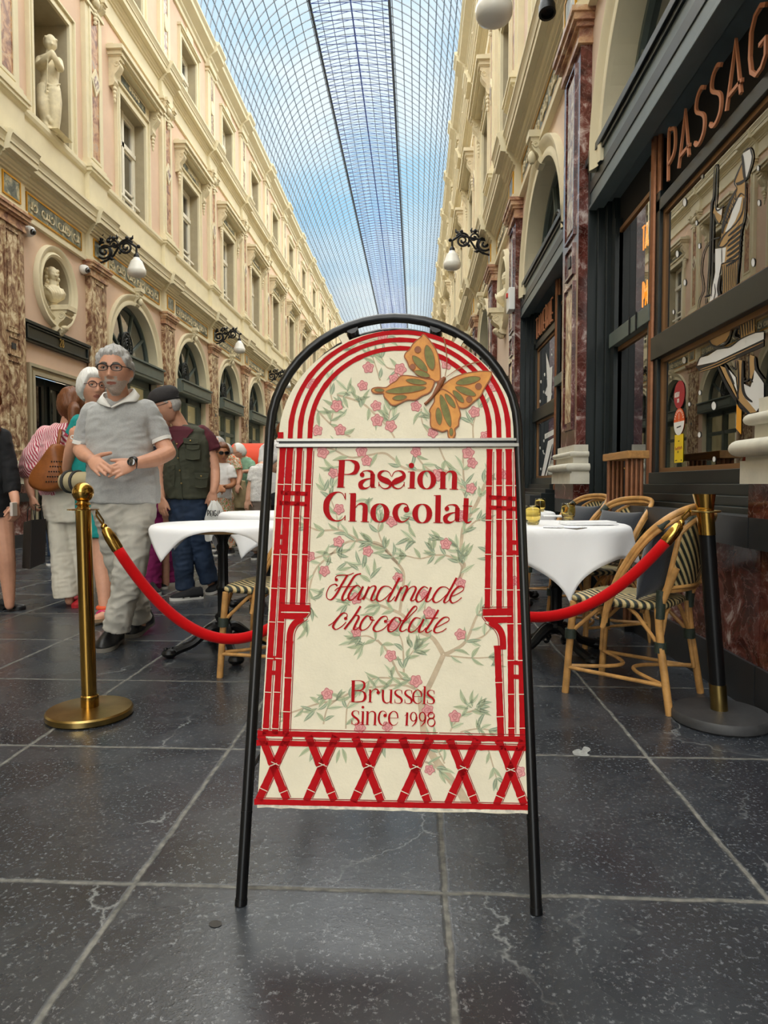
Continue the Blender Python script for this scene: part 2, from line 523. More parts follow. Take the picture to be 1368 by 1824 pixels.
def wall_hole(mb, F, y0, y1, z0, z1, a0, a1, c0, c1, depth, mi=0, mr=0):
    """flat wall with one rectangular opening and its reveals"""
    q = lambda ya, yb, za, zb: mb.quad(F(0, ya, za), F(0, yb, za), F(0, yb, zb), F(0, ya, zb), mi)
    q(y0, a0, z0, z1); q(a1, y1, z0, z1); q(a0, a1, z0, c0); q(a0, a1, c1, z1)
    r = lambda p, s: mb.quad(F(0, *p), F(0, *s), F(-depth, *s), F(-depth, *p), mr)
    r((a0, c0), (a0, c1)); r((a1, c0), (a1, c1)); r((a0, c1), (a1, c1)); r((a0, c0), (a1, c0))


def wall_arch(mb, F, y0, y1, z0, z1, yc, R, zc, depth, zlow, mi=0, mr=0, n=28):
    """wall with a round-headed opening that runs down to zlow"""
    q = lambda ya, yb, za, zb: mb.quad(F(0, ya, za), F(0, yb, za), F(0, yb, zb), F(0, ya, zb), mi)
    q(y0, yc - R, z0, z1); q(yc + R, y1, z0, z1)
    if zlow > z0: q(yc - R, yc + R, z0, zlow)
    pts = [(yc - R * math.cos(PI * i / n), zc + R * math.sin(PI * i / n)) for i in range(n + 1)]
    for (ya, za), (yb, zb) in zip(pts, pts[1:]):
        mb.quad(F(0, ya, za), F(0, yb, zb), F(0, yb, z1), F(0, ya, z1), mi)
        mb.quad(F(0, ya, za), F(0, yb, zb), F(-depth, yb, zb), F(-depth, ya, za), mr)
    for s in (-1, 1):
        mb.quad(F(0, yc + s * R, zlow), F(0, yc + s * R, zc), F(-depth, yc + s * R, zc), F(-depth, yc + s * R, zlow), mr)


def arc_band(mb, F, yc, zc, prof, a0=0, a1=PI, n=32, mi=0, zdown=None):
    """moulding (radius, d) swept around an arch"""
    rings = []
    if zdown is not None: rings.append([F(d, yc - r, zdown) for r, d in prof])
    rings += [[F(d, yc - r * math.cos(a0 + (a1 - a0) * i / n), zc + r * math.sin(a0 + (a1 - a0) * i / n)) for r, d in prof] for i in range(n + 1)]
    if zdown is not None: rings.append([F(d, yc + r, zdown) for r, d in prof])
    m = len(prof); vs = [p for r in rings for p in r]
    mb.add(vs, [(i * m + k, i * m + k + 1, (i + 1) * m + k + 1, (i + 1) * m + k) for i in range(len(rings) - 1) for k in range(m - 1)], mi)


# ---- meshes built once per side at y = 0, linked copies along the street
def pilaster_ground(F):
    mb = MB(); b = lambda d, y0, y1, z0, z1, mi: mb.box((0, y0, z0), (d, y1, z1), mi, F)
    b(.14, -.07, PW + .07, .83, .97, 1)
    for d, e, z0, z1 in ((.17, .085, .97, 1.065), (.155, .07, 1.065, 1.085)): b(d, -e, PW + e, z0, z1, 2)
    for z, rr, e in ((1.118, .035, .075), (1.235, .025, .045)):      # the two tori of the base
        rings = []
        for i in range(9):
            a = -PI / 2 + PI * i / 8
            x = e + rr * math.cos(a); zz = z + rr * math.sin(a)
            rings.append([F(0, -x, zz), F(.10 + x, -x, zz), F(.10 + x, PW + x, zz), F(0, PW + x, zz)])
        mb.loft(rings, 2)
    b(.135, -.04, PW + .04, 1.15, 1.21, 2); b(.125, -.03, PW + .03, 1.255, 1.32, 2)
    b(.10, 0, PW, 1.32, 4.86, 0)
    for z0, z1 in ((1.46, 2.82), (3.22, 4.74)):                       # raised panels on the shaft
        rect_frame(mb, F, .16, PW - .16, z0 + .03, z1 - .03, .022, .10, .118, 0)
        mb.box((.10, .2, z0 + .08), (.108, PW - .2, z1 - .08), 4, F)
    rect_frame(mb, F, .18, PW - .18, 2.9, 3.14, .02, .10, .118, 0); mb.box((.1, .27, 2.98), (.112, .37, 3.07), 5, F)
    for d, e, z0, z1 in ((.13, .03, 4.80, 4.84), (.12, .02, 4.84, 4.93), (.15, .05, 4.93, 4.97), (.18, .08, 4.97, 5.03), (.20, .10, 5.03, 5.075)): b(d, -e, PW + e, z0, z1, 3)
    return mb


def pilaster_upper(F):
    mb = MB()
    for d, e, z0, z1 in ((.2, .08, 6.68, 6.74), (.22, .1, 6.74, 6.79), (.17, .05, 6.79, 6.86), (.14, .02, 6.86, 6.93)): mb.box((0, -e, z0), (d, PW + e, z1), 0, F)
    mb.box((0, 0, 6.93), (.09, PW, 9.8), 0, F)
    rect_frame(mb, F, .17, PW - .17, 7.03, 9.66, .05, .09, .115, 0)
    mb.box((.09, .17, 7.03), (.096, PW - .17, 9.66), 1, F)
    c = 8.45                                                           # lozenge at mid height
    for r, h, mi in ((.17, .125, 0), (.11, .13, 2)):
        mb.prism([(PW / 2 - r, c), (PW / 2, c + 1.5 * r), (PW / 2 + r, c), (PW / 2, c - 1.5 * r)], lambda a, b, hh: F(hh, a, b), .09, h, mi)
    for d, e, z0, z1 in ((.13, .03, 9.72, 9.78), (.12, .02, 9.98, 10.04), (.16, .06, 10.04, 10.1)): mb.box((0, -e, z0), (d, PW + e, z1), 0, F)
    for s in (.08, PW - .08): console(mb, F, s, .12, 9.72, 10.02, .2, 3)
    mb.ball(F(.14, PW / 2, 9.9), (.07, .12, .1), 3, 10)
    for k in range(4): mb.ball(F(.12, PW / 2, 9.74 - k * .07), (.04, .06 - .01 * k, .045), 3, 8)
    mb.box((0, 0, 10.96), (.08, PW, 13.06), 0, F)
    rect_frame(mb, F, .19, PW - .19, 11.15, 12.86, .04, .08, .1, 0); mb.box((.08, .19, 11.15), (.086, PW - .19, 12.86), 2, F)
    mb.prism([(PW / 2 + .12 * math.cos(a), 12.0 + .2 * math.sin(a)) for a in [2 * PI * i / 14 for i in range(14)]], lambda a, b, hh: F(hh, a, b), .08, .11, 0)
    for d, e, z0, z1 in ((.14, .05, 10.96, 11.05), (.11, .03, 12.9, 12.95), (.15, .06, 13.0, 13.08)): mb.box((0, -e, z0), (d, PW + e, z1), 0, F)
    return mb


def win_surround(F):
    """architrave, hood and two consoles of a main-storey window, opening 1.30 wide, 6.79 - 8.95"""
    mb = MB(); h = .65
    moulded_frame(mb, F, -h, h, 6.79, 8.95, .2, 0, False)
    mb.box((0, -h - .2, 9.15), (.05, h + .2, 9.4), 0, F)
    mb.box((.05, -h + .05, 9.2), (.065, h - .05, 9.34), 1, F)
    for k in range(-2, 3): mb.ball(F(.07, k * .11, 9.27), (.02, .045, .045), 2, 8)
    for s in (-1, 1): console(mb, F, s * (h + .33), .17, 8.86, 9.42, .25, 2)
    for k in range(4):
        for s in (-1, 1): mb.ball(F(.08, s * (h + .33), 8.84 - k * .075), (.05 - .008 * k, .06 - .011 * k, .05), 2, 8)
    for d, e, z0, z1 in ((.2, .42, 9.40, 9.44), (.28, .46, 9.44, 9.52), (.33, .52, 9.52, 9.6), (.12, .45, 9.6, 9.66)): mb.box((0, -h - e, z0), (d, h + e, z1), 0, F)
    return mb


def casement(F, h, z0, z1, transom, rail=True, mid=None):
    fr = MB(); dd = -.24; w = .07
    rect_frame(fr, F, -h + w, h - w, z0 + w, z1 - w, w, dd - .05, dd + .03)
    fr.box((dd - .04, -.05, z0), (dd + .05, .05, z1), 0, F); fr.box((dd - .04, -h, transom - .05), (dd + .05, h, transom + .05), 0, F)
    for s in (-1, 1):
        a, b = (-h + w, -.05) if s < 0 else (.05, h - w)
        for c0, c1 in ((z0 + w, transom - .05), (transom + .05, z1 - w)): rect_frame(fr, F, a + .045, b - .045, c0 + .045, c1 - .045, .045, dd - .03, dd + .015)
        if mid: fr.box((dd - .03, a, mid - .02), (dd + .015, b, mid + .02), 0, F)
    if rail:
        fr.box((-.16, -h, z0 + .28), (-.11, h, z0 + .33), 0, F)
        for s in (-.3, .3): fr.box((-.155, s - .03, z0), (-.115, s + .03, z0 + .28), 0, F)
    pn = MB(); pn.box((dd - .03, -h, z0), (dd - .02, h, z1), 0, F)
    return fr, pn


def attic_surround(F):
    mb = MB()
    moulded_frame(mb, F, -.6, .6, 10.96, 12.5, .17, 0, False)
    mb.box((0, -.8, 12.67), (.11, .8, 12.73), 0, F)
    mb.box((0, -.25, 12.73), (.07, .25, 12.95), 0, F)
    return mb


AR, AZ = 1.2, 3.6


def arch_window(F):
    """fan of glazing bars with an openwork medallion"""
    fr = MB(); dd = -.2
    arc_band(fr, F, 0, AZ, [(AR + .02, dd - .05), (AR - .06, dd - .05), (AR - .06, dd + .03), (AR + .02, dd + .03)])
    fr.box((dd - .05, -AR, AZ - .02), (dd + .05, AR, AZ + .07), 0, F)
    for k in range(1, 5):
        a = PI * k / 5
        p0 = (.2 * math.cos(a), .3 * math.sin(a)); p1 = ((AR - .05) * math.cos(a), (AR - .05) * math.sin(a))
        nx, ny = -math.sin(a) * .022, math.cos(a) * .022
        fr.prism([(p0[0] + nx, AZ + p0[1] + ny), (p1[0] + nx, AZ + p1[1] + ny), (p1[0] - nx, AZ + p1[1] - ny), (p0[0] - nx, AZ + p0[1] - ny)], lambda u, v, h: F(h, u, v), dd - .02, dd + .02)
    gr = MB()
    c = AZ + .34
    ov = lambda r, t: F(dd + .03, r * .85 * math.cos(t), c + r * 1.0 * math.sin(t))
    for r in (.31, .17): gr.tube([ov(r, 2 * PI * i / 28) for i in range(28)], .02, 6, closed=True)
    for k in range(12):
        a = 2 * PI * k / 12
        gr.tube([ov(.17 + .12 * j / 8, a + .5 * math.sin(PI * j / 8)) for j in range(9)], .011, 5)
        gr.ball(ov(.24, a + .15), .022, 0, 6)
    gr.tube([ov(.13 * (1 - j / 22), j * .55) for j in range(20)], .016, 5)
    gr.prism([(.26 * .85 * math.cos(t), c + .26 * math.sin(t)) for t in [2 * PI * i / 20 for i in range(20)]], lambda u, v, h: F(h, u, v), dd + .0, dd + .01)
    pn = MB()
    n = 24
    pn.prism([(AR * math.cos(PI * i / n), AZ + AR * math.sin(PI * i / n)) for i in range(n + 1)], lambda u, v, h: F(h, u, v), dd - .03, dd - .015)
    return fr, gr, pn


def arch_trim(F, zd=3.3):
    mb = MB()
    arc_band(mb, F, 0, AZ, [(AR, 0), (AR, .04), (AR + .05, .05), (AR + .09, .03), (AR + .14, .05), (AR + .19, .08), (AR + .22, .08), (AR + .22, 0)], zdown=zd)
    console(mb, F, 0, .17, AZ + AR - .02, AZ + AR + .3, .17, 0)
    mb.ball(F(.14, 0, AZ + AR + .1), (.05, .06, .08), 0, 10)
    return mb


def shopfront(F, half, zt=3.3):
    """dark painted timber front: stall riser, posts, two panes, lintel"""
    fr = MB(); dd = -.22
    fr.box((dd - .06, -half, .0), (dd + .12, half, .62), 0, F)
    for k in range(2): fr.box((dd + .12, -half + .12 + k * (half - .06), .12), (dd + .135, -.08 + k * (half - .06), .52), 0, F)
    for y in (-half + .08, 0, half - .08): fr.box((dd - .06, y - .07, .62), (dd + .08, y + .07, zt), 0, F)
    fr.box((dd - .06, -half, 2.55), (dd + .07, half, 2.66), 0, F)
    fr.box((dd - .06, -half, zt - .14), (dd + .08, half, zt), 0, F)
    fr.box((dd - .06, -half, zt), (.16, half, zt + .3), 0, F)
    fr.box((.16, -half + .1, zt + .06), (.175, half - .1, zt + .24), 0, F); fr.box((.0, -half, zt + .3), (.2, half, zt + .34), 0, F)
    pn = MB(); pn.box((dd - .01, -half + .1, .62), (dd, half - .1, zt), 0, F)
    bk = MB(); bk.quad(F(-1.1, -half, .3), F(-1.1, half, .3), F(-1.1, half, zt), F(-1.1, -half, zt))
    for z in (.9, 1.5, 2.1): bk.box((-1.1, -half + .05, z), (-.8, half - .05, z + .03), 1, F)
    bx = MB(); bx.quad(F(-1.1, -half, zt), F(-1.1, half, zt), F(dd, half, zt), F(dd, -half, zt)); bx.quad(F(-1.1, -half, .3), F(-1.1, half, .3), F(dd, half, .3), F(dd, -half, .3))
    for s in (-half, half): bx.quad(F(-1.1, s, .3), F(dd, s, .3), F(dd, s, zt), F(-1.1, s, zt))
    return fr, pn, bk, bx


for side, F, ps in (('left', FLm, pl), ('right', FRm, pr)):
    c = side[0]
    # pilasters
    G = pilaster_ground(F).build('pilaster', [M['brownmarble'] if c == 'l' else M['redmarble'], M['redmarble'], M['stone'], M['orangemarble'], M['brownmarble'], M['plinth']], smooth=True)
    U = pilaster_upper(F).build('pilaster', [M['cream'], M['rustmarble'], M['brownmarble'], M['plaster']], smooth=True)
    S1 = win_surround(F).build(num('trim'), [M['cream'], M['greymarble'], M['plaster']], smooth=True)
    S2 = attic_surround(F).build(num('trim'), M['cream'])
    cf, cp = casement(F, .65, 6.79, 8.95, 8.25, True, 7.35)
    C1 = cf.build(num('window'), M['white']); cp.build('pane', M['archpane'], C1)
    cf, cp = casement(F, .6, 10.96, 12.5, 11.95, False)
    C2 = cf.build(num('window'), M['white']); cp.build('pane', M['darkpane'], C2)
    fr, gr, pn = arch_window(F)
    A = fr.build(num('window'), M['greygreen'], smooth=True); gr.build('medallion', M['medal'], A, smooth=True); pn.build('pane', M['archpane'], A)
    AT = arch_trim(F).build(num('trim'), M['cream'], smooth=True)
    AT2 = arch_trim(F, 3.78).build(num('trim'), M['cream'], smooth=True) if c == 'r' else None
    fr, pn, bk, bx = shopfront(F, 1.25)
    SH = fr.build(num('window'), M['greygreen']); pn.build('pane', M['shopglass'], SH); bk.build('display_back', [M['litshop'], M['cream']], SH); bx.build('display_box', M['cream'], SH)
    protos = (G, U, S1, S2, C1, C2, A, AT, SH, AT2)
    for o in protos:
        if o: struct(o)
    used = {}

    def put(o, y):
        if o.name in used:
            d = dup(o, loc=(0, y, 0))
            base = o.name.split('_')[0]
            if base in ('window', 'trim'): d.name = num(base)
        else:
            o.location = (0, y, 0); used[o.name] = 1
    wall = MB()
    for i, y in enumerate(ps):
        put(G, y); put(U, y)
        y1 = ps[i + 1] if i + 1 < len(ps) else YE
        if y1 - y < 2.0: continue
        yc = (y + PW + y1) / 2
        nar = (c, i) in NARROW
        special = c == 'r' and y in (2.18, 6.12)
        if not nar:
            wall_arch(wall, F, y, y1, 0 if not special else 3.76, 5.1, yc, AR, AZ, .3, 0 if not special else 3.76, 0, 1)
            put(A, yc); put(AT2 if special else AT, yc)
            if not special: put(SH, yc)
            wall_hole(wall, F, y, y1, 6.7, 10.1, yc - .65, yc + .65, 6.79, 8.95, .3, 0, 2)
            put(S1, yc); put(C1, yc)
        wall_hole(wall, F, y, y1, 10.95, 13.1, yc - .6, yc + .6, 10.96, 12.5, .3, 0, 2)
        put(S2, yc); put(C2, yc)
    y0, y9 = YB, ps[0]
    wall.quad(F(0, YB, 0), F(0, ps[0], 0), F(0, ps[0], 13.9), F(0, YB, 13.9))
    WALLS = {} if side == 'left' else WALLS
    WALLS[side] = wall
    for k, (prof, ms) in enumerate(((CORN1, 'cream'), (CORN2, 'cream'), (CORN3, 'cream'))):
        mb = MB(); sweep(mb, F, prof, ps, .085)
        struct(mb.build(num('trim'), M[ms]))
    # inlaid frieze panels between and over the pilasters
    mb = MB()
    for i, y in enumerate(ps):
        y1 = ps[i + 1] if i + 1 < len(ps) else YE
        for a, b, d in ((y + .12, y + PW - .12, .115), (y + PW + .22, y1 - .22, .03)):
            if b - a < .2: continue
            mb.box((d, a, 5.21), (d + .012, b, 5.49), 0, F)
            rect_frame(mb, F, a, b, 5.21, 5.49, .025, d, d + .02, 1)
    struct(mb.build(num('trim'), [M['greymarble'], M['gold']]))
    # scrollwork carved in low relief on the panels of the nearer bays
    rng = random.Random(4)
    mb = MB()
    for i, y in enumerate(ps):
        y1 = ps[i + 1] if i + 1 < len(ps) else YE
        if y < 4 or y > 32: continue
        a, b = y + PW + .3, y1 - .3
        n = int((b - a) / .24)
        for k in range(n):
            cy = a + (b - a) * (k + .5) / n; s = 1 if k % 2 else -1
            mb.tube([F(.048, cy + (.02 + .085 * t / 9) * math.cos(t * .75) * s, 5.35 + (.02 + .085 * t / 9) * math.sin(t * .75)) for t in range(10)], .014, 5)
            mb.ball(F(.05, cy + .09 * s, 5.30), (.012, .05, .025), 0, 6)
    struct(mb.build(num('trim'), M['plaster'], smooth=True))
    # marble dado, ledge and plinth
    mb = MB()
    runs = [(ps[i] - .06, ps[i] + PW + .06) for i in range(len(ps))]
    for i, (a, b) in enumerate(runs):
        mb.box((0, a, .0), (.10, b, .2), 0, F); mb.box((0, a, .2), (.085, b, .70), 1, F); mb.box((0, a, .70), (.14, b, .83), 0, F)
    if c == 'r':
        for a, b in ((-6, 2.10), (2.89, 4.86), (8.3, 9.90)):
            mb.box((0, a, .0), (.10, b, .2), 0, F); mb.box((0, a, .2), (.085, b, .70), 1, F); mb.box((0, a, .70), (.14, b, .83), 0, F)
    struct(mb.build('baseboard_' + side, [M['plinth'], M['redmarble']]))

# ---- the narrow bays: bust and statue niches
yl0, yl1 = 9.55, 12.31
yr0, yr1 = 9.98, 12.96
OV = {}
for side, F, y0, y1 in (('left', FLm, yl0, yl1), ('right', FRm, yr0, yr1)):
    wall = WALLS[side]; yc = (y0 + PW + y1) / 2
    OV[side] = yc
    # oval niche z 3.72 - 4.82: wall around it by vertical slices
    ry, rz, zc, n = .46, .50, 4.27, 32
    wall.quad(F(0, y0, 3.0), F(0, yc - ry, 3.0), F(0, yc - ry, 5.1), F(0, y0, 5.1)); wall.quad(F(0, yc + ry, 3.0), F(0, y1, 3.0), F(0, y1, 5.1), F(0, yc + ry, 5.1))
    P = [(yc - ry * math.cos(PI * i / n), rz * math.sin(PI * i / n)) for i in range(n + 1)]
    for (a, h), (b, k) in zip(P, P[1:]):
        wall.quad(F(0, a, zc + h), F(0, b, zc + k), F(0, b, 5.1), F(0, a, 5.1)); wall.quad(F(0, a, zc - h), F(0, b, zc - k), F(0, b, 3.0), F(0, a, 3.0))
    nich = MB(); rings = []
    for j in range(7):
        t = j / 6 * PI / 2 * .97
        rings.append([F(-.34 * math.sin(t), yc + ry * math.cos(t) * math.cos(2 * PI * i / 40), zc + rz * math.cos(t) * math.sin(2 * PI * i / 40)) for i in range(40)])
    m_ = 40; vs = [p for r in rings for p in r]
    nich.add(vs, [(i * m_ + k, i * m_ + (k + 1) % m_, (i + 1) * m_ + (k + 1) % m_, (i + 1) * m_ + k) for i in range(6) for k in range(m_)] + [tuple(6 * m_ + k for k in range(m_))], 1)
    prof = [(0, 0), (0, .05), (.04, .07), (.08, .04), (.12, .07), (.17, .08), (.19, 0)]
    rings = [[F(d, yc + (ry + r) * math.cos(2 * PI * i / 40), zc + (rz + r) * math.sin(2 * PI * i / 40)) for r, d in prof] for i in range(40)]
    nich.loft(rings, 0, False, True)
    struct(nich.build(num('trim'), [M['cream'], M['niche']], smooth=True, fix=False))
    # statue niche on the main storey
    a0, a1, c0, c1 = yc - .56, yc + .56, 6.80, 8.95
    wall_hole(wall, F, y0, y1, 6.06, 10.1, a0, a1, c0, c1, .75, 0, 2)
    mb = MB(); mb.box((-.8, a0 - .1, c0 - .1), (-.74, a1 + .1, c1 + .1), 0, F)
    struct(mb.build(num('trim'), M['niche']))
    mb = MB(); moulded_frame(mb, F, a0, a1, c0, c1, .17, 0, False)
    mb.box((0, yc - .3, 9.25), (.04, yc + .3, 10.0), 0, F)
    for k in range(9): mb.ball(F(.05, yc + .18 * math.sin(k * 2.4), 9.35 + k * .065), (.03, .08, .06), 0, 8)
    struct(mb.build(num('trim'), M['cream'], smooth=True))
# right narrow bay: panelled doorway under its bust
yc = OV['right']; F = FRm; a0, a1 = yc - .93, yc + .93
wall_hole(WALLS['right'], F, 9.98, 12.96, 0, 3.0, a0 + .08, a1 - .08, 0, 2.78, .3, 0, 2)
dr = MB(); dr.box((-.3, a0, 0), (-.22, a1, 2.8), 0, F)
for s in (-1, 1):
    for z0, z1 in ((.15, .75), (.9, 1.75), (1.9, 2.6)): rect_frame(dr, F, yc + s * .44 - .28, yc + s * .44 + .28, z0, z1, .04, -.22, -.19)
struct(dr.build(num('door'), M['green']))
# left doorway below the bust
F = FLm; yc = OV['left']; a0, a1 = yc - .93, yc + .93
wl = WALLS['left']
wall_hole(wl, F, 9.55, 12.31, 0, 3.0, a0 + .08, a1 - .08, 0, 2.78, .3, 0, 2)
mb = MB()
for a, b, d in ((0, .06, .07), (.06, .12, .05), (.12, .17, .08)):
    rect_frame(mb, F, a0 + .17 - a, a1 - .17 + a, -.3, 2.70 + a, b - a, 0, d)
struct(mb.build(num('trim'), M['niche']))
dr = MB()
for s in (0, 1):
    y0_ = a0 + .1 if s == 0 else yc + .01; y1_ = yc - .01 if s == 0 else a1 - .1
    dr.box((-.27, y0_, 0), (-.22, y1_, 2.75), 0, F)
    for z0, z1 in ((.15, .75), (.9, 1.75), (1.9, 2.6)):
        rect_frame(dr, F, y0_ + .14, y1_ - .14, z0, z1, .04, -.22, -.19)
    dr.box((-.22, y0_ + .14, 1.9), (-.214, y1_ - .14, 2.6), 1, F)
    dr.box((-.22, y0_ + .18, .95), (-.20, y1_ - .18, 1.7), 0, F)
D = struct(dr.build(num('door'), [M['green'], M['darkpane']]))
hb = MB(); hb.ball(F(-.16, yc - .08, 1.05), .03); hb.build('door_knob', M['brass'], D, smooth='all')
struct(WALLS['left'].build('wall_left', [M['pink'], M['cream'], M['niche']], fix=False))
M['pinkr'] = mat('pale_rose_plaster', '#d9c3b0', .85, var=.04, vscale=2)
struct(WALLS['right'].build('wall_right', [M['pinkr'], M['cream'], M['niche']], fix=False))

# far end of the arcade
mb = MB()
xm = (XL + XR) / 2
wall_arch(mb, lambda d, y, z: V((y, YE - .1 - d, z)), XL - .5, XR + .5, 0, 18, xm, 2.2, 5.5, .5, 0)
struct(mb.build('wall_back', M['cream'], fix=False))

# ------------------------------------------------------------------ glass vault
RV = (XR - XL) / 2 - .02
ZS = 13.85
vp = lambda a, y, r=0: V((xm - (RV + r) * math.cos(a), y, ZS + (RV + r) * math.sin(a)))
mb = MB(); n = 32
for i in range(n):
    a, b = PI * i / n, PI * (i + 1) / n
    mb.quad(vp(a, YB), vp(b, YB), vp(b, YE), vp(a, YE))
struct(mb.build('ceiling', M['roofglass'], fix=False))
mb = MB()
y = YB
bw, bh = .014, .04
while y < YE:
    rings = []
    for i in range(29):
        a = PI * i / 28
        rings.append([vp(a, y - bw, -.01), vp(a, y + bw, -.01), vp(a, y + bw, -bh), vp(a, y - bw, -bh)])
    mb.loft(rings, 0, False)
    y += .43
NL = 32
for k in range(NL + 1):
    a = PI * k / NL; da = .013 / RV
    if abs(a - PI / 2) < .02: continue
    mb.loft([[vp(a - da, yy, -.012), vp(a + da, yy, -.012), vp(a + da, yy, -.04), vp(a - da, yy, -.04)] for yy in (YB, YE)], 0, False)
struct(mb.build('ceiling_glazing_bars', M['roofbar'], fix=False))
mb = MB()
aL = PI / 2 - .375; aR = PI / 2 + .37
for a in (aL, aR):
    mb.loft([[vp(a - .011, yy, -.02), vp(a + .011, yy, -.02), vp(a + .011, yy, -.10), vp(a - .011, yy, -.10)] for yy in (YB, YE)], 1, False)
mb.loft([[vp(PI / 2 - .007, yy, -.02), vp(PI / 2 + .007, yy, -.02), vp(PI / 2 + .007, yy, -.10), vp(PI / 2 - .007, yy, -.10)] for yy in (YB, YE)], 0, False)
y = YB
while y < YE:
    mb.tube([vp(aL, y, -.14), vp(aR, y, -.14)], .013, 5, 0, False)
    mb.tube([vp(aL, y, -.14), vp(PI / 2, y, -.08), vp(aR, y, -.14)], .011, 5, 0, False)
    y += .43
struct(mb.build('ceiling_ties', [M['bluebar'], M['darkbar']], fix=False))
mb = MB()
for X0, s in ((XL, 1), (XR, -1)):
    mb.loft([[V((X0 + s * .02, yy, ZS - .04)), V((X0 + s * .1, yy, ZS - .04)), V((X0 + s * .1, yy, ZS + .1)), V((X0 + s * .02, yy, ZS + .1))] for yy in (YB, YE)], 0, False)
struct(mb.build('ceiling_gutter', M['darkbar'], fix=False))
# ------------------------------------------------------------------ the tavern's two shopfronts
GL = {  # art-deco capitals in a 1-high box: list of polylines, width
    'P': ([[(.06, 0), (.06, 1), (.2, 1), (.36, .94), (.42, .8), (.42, .55), (.34, .42), (.2, .36), (.06, .34)]], .48),
    'A': ([[(0, 0), (.3, 1), (.52, .0)], [(.1, .2), (.56, .2)]], .6),
    'S': ([[(.44, .92), (.3, 1), (.14, .95), (.06, .82), (.1, .66), (.36, .48), (.46, .34), (.44, .14), (.3, .02), (.14, .02), (.03, .12)]], .52),
    'G': ([[(.52, .9), (.36, 1), (.18, .96), (.06, .78), (.04, .4), (.1, .14), (.26, 0), (.42, .02), (.54, .14), (.54, .4), (.34, .4)]], .62),
    'E': ([[(.42, 1), (.06, 1), (.06, 0), (.44, 0)], [(.06, .34), (.38, .34)]], .48),
    'T': ([[(0, 1), (.48, 1)], [(.24, 1), (.24, 0)]], .5),
    'V': ([[(0, 1), (.24, 0), (.5, 1)]], .52),
    'R': ([[(.06, 0), (.06, 1), (.3, 1), (.42, .86), (.42, .6), (.3, .44), (.06, .42)], [(.26, .43), (.46, 0)]], .5),
    'N': ([[(.06, 0), (.06, 1), (.46, 0), (.46, 1)]], .54),
    'M': ([[(.04, 0), (.08, 1), (.3, .3), (.52, 1), (.56, 0)]], .62),
    'I': ([[(.06, 0), (.06, 1)]], .14), 'C': ([[(.46, .86), (.34, .98), (.16, .96), (.05, .75), (.05, .28), (.16, .04), (.34, .02), (.46, .14)]], .5),
    'H': ([[(.06, 0), (.06, 1)], [(.46, 0), (.46, 1)], [(.06, .5), (.46, .5)]], .54), 'L': ([[(.06, 1), (.06, 0), (.42, 0)]], .46),
    'O': ([[(.28, 1), (.08, .82), (.04, .5), (.08, .18), (.28, 0), (.48, .18), (.52, .5), (.48, .82), (.28, 1)]], .58),
    'U': ([[(.06, 1), (.06, .2), (.2, .02), (.36, .02), (.48, .2), (.48, 1)]], .56),
    '2': ([[(.05, .8), (.14, .96), (.3, 1), (.43, .86), (.4, .64), (.05, 0), (.46, 0)]], .52), '0': ([[(.24, 1), (.08, .82), (.05, .5), (.08, .18), (.24, 0), (.4, .18), (.43, .5), (.4, .82), (.24, 1)]], .5),
    '5': ([[(.42, 1), (.1, 1), (.07, .56), (.26, .6), (.42, .46), (.42, .16), (.26, 0), (.06, .06)]], .5), '8': ([[(.24, .54), (.1, .66), (.1, .88), (.24, 1), (.38, .88), (.38, .66), (.24, .54), (.08, .4), (.06, .14), (.24, 0), (.42, .14), (.4, .4), (.24, .54)]], .5),
    ' ': ([], .3),
}


def write(mb, text, fn, h, w, h0, h1=None, mi=0, gap=.12, sx=1.0):
    """stroke lettering; fn(u, v, depth)"""
    x = 0
    for ch in text:
        st, adv = GL[ch]
        for pl_ in st:
            pts = cat2([(x + a * h * sx, b * h) for a, b in pl_], 4) if len(pl_) > 3 and ch not in 'NEGLM' else [(x + a * h * sx, b * h) for a, b in pl_]
            mb.ribbon(pts, [w] * len(pts), fn, h0, h1, mi)
        x += (adv + gap) * h * sx
    return x


def panel_px(X):
    return lambda x, y, h: onX(x, y, X - h)


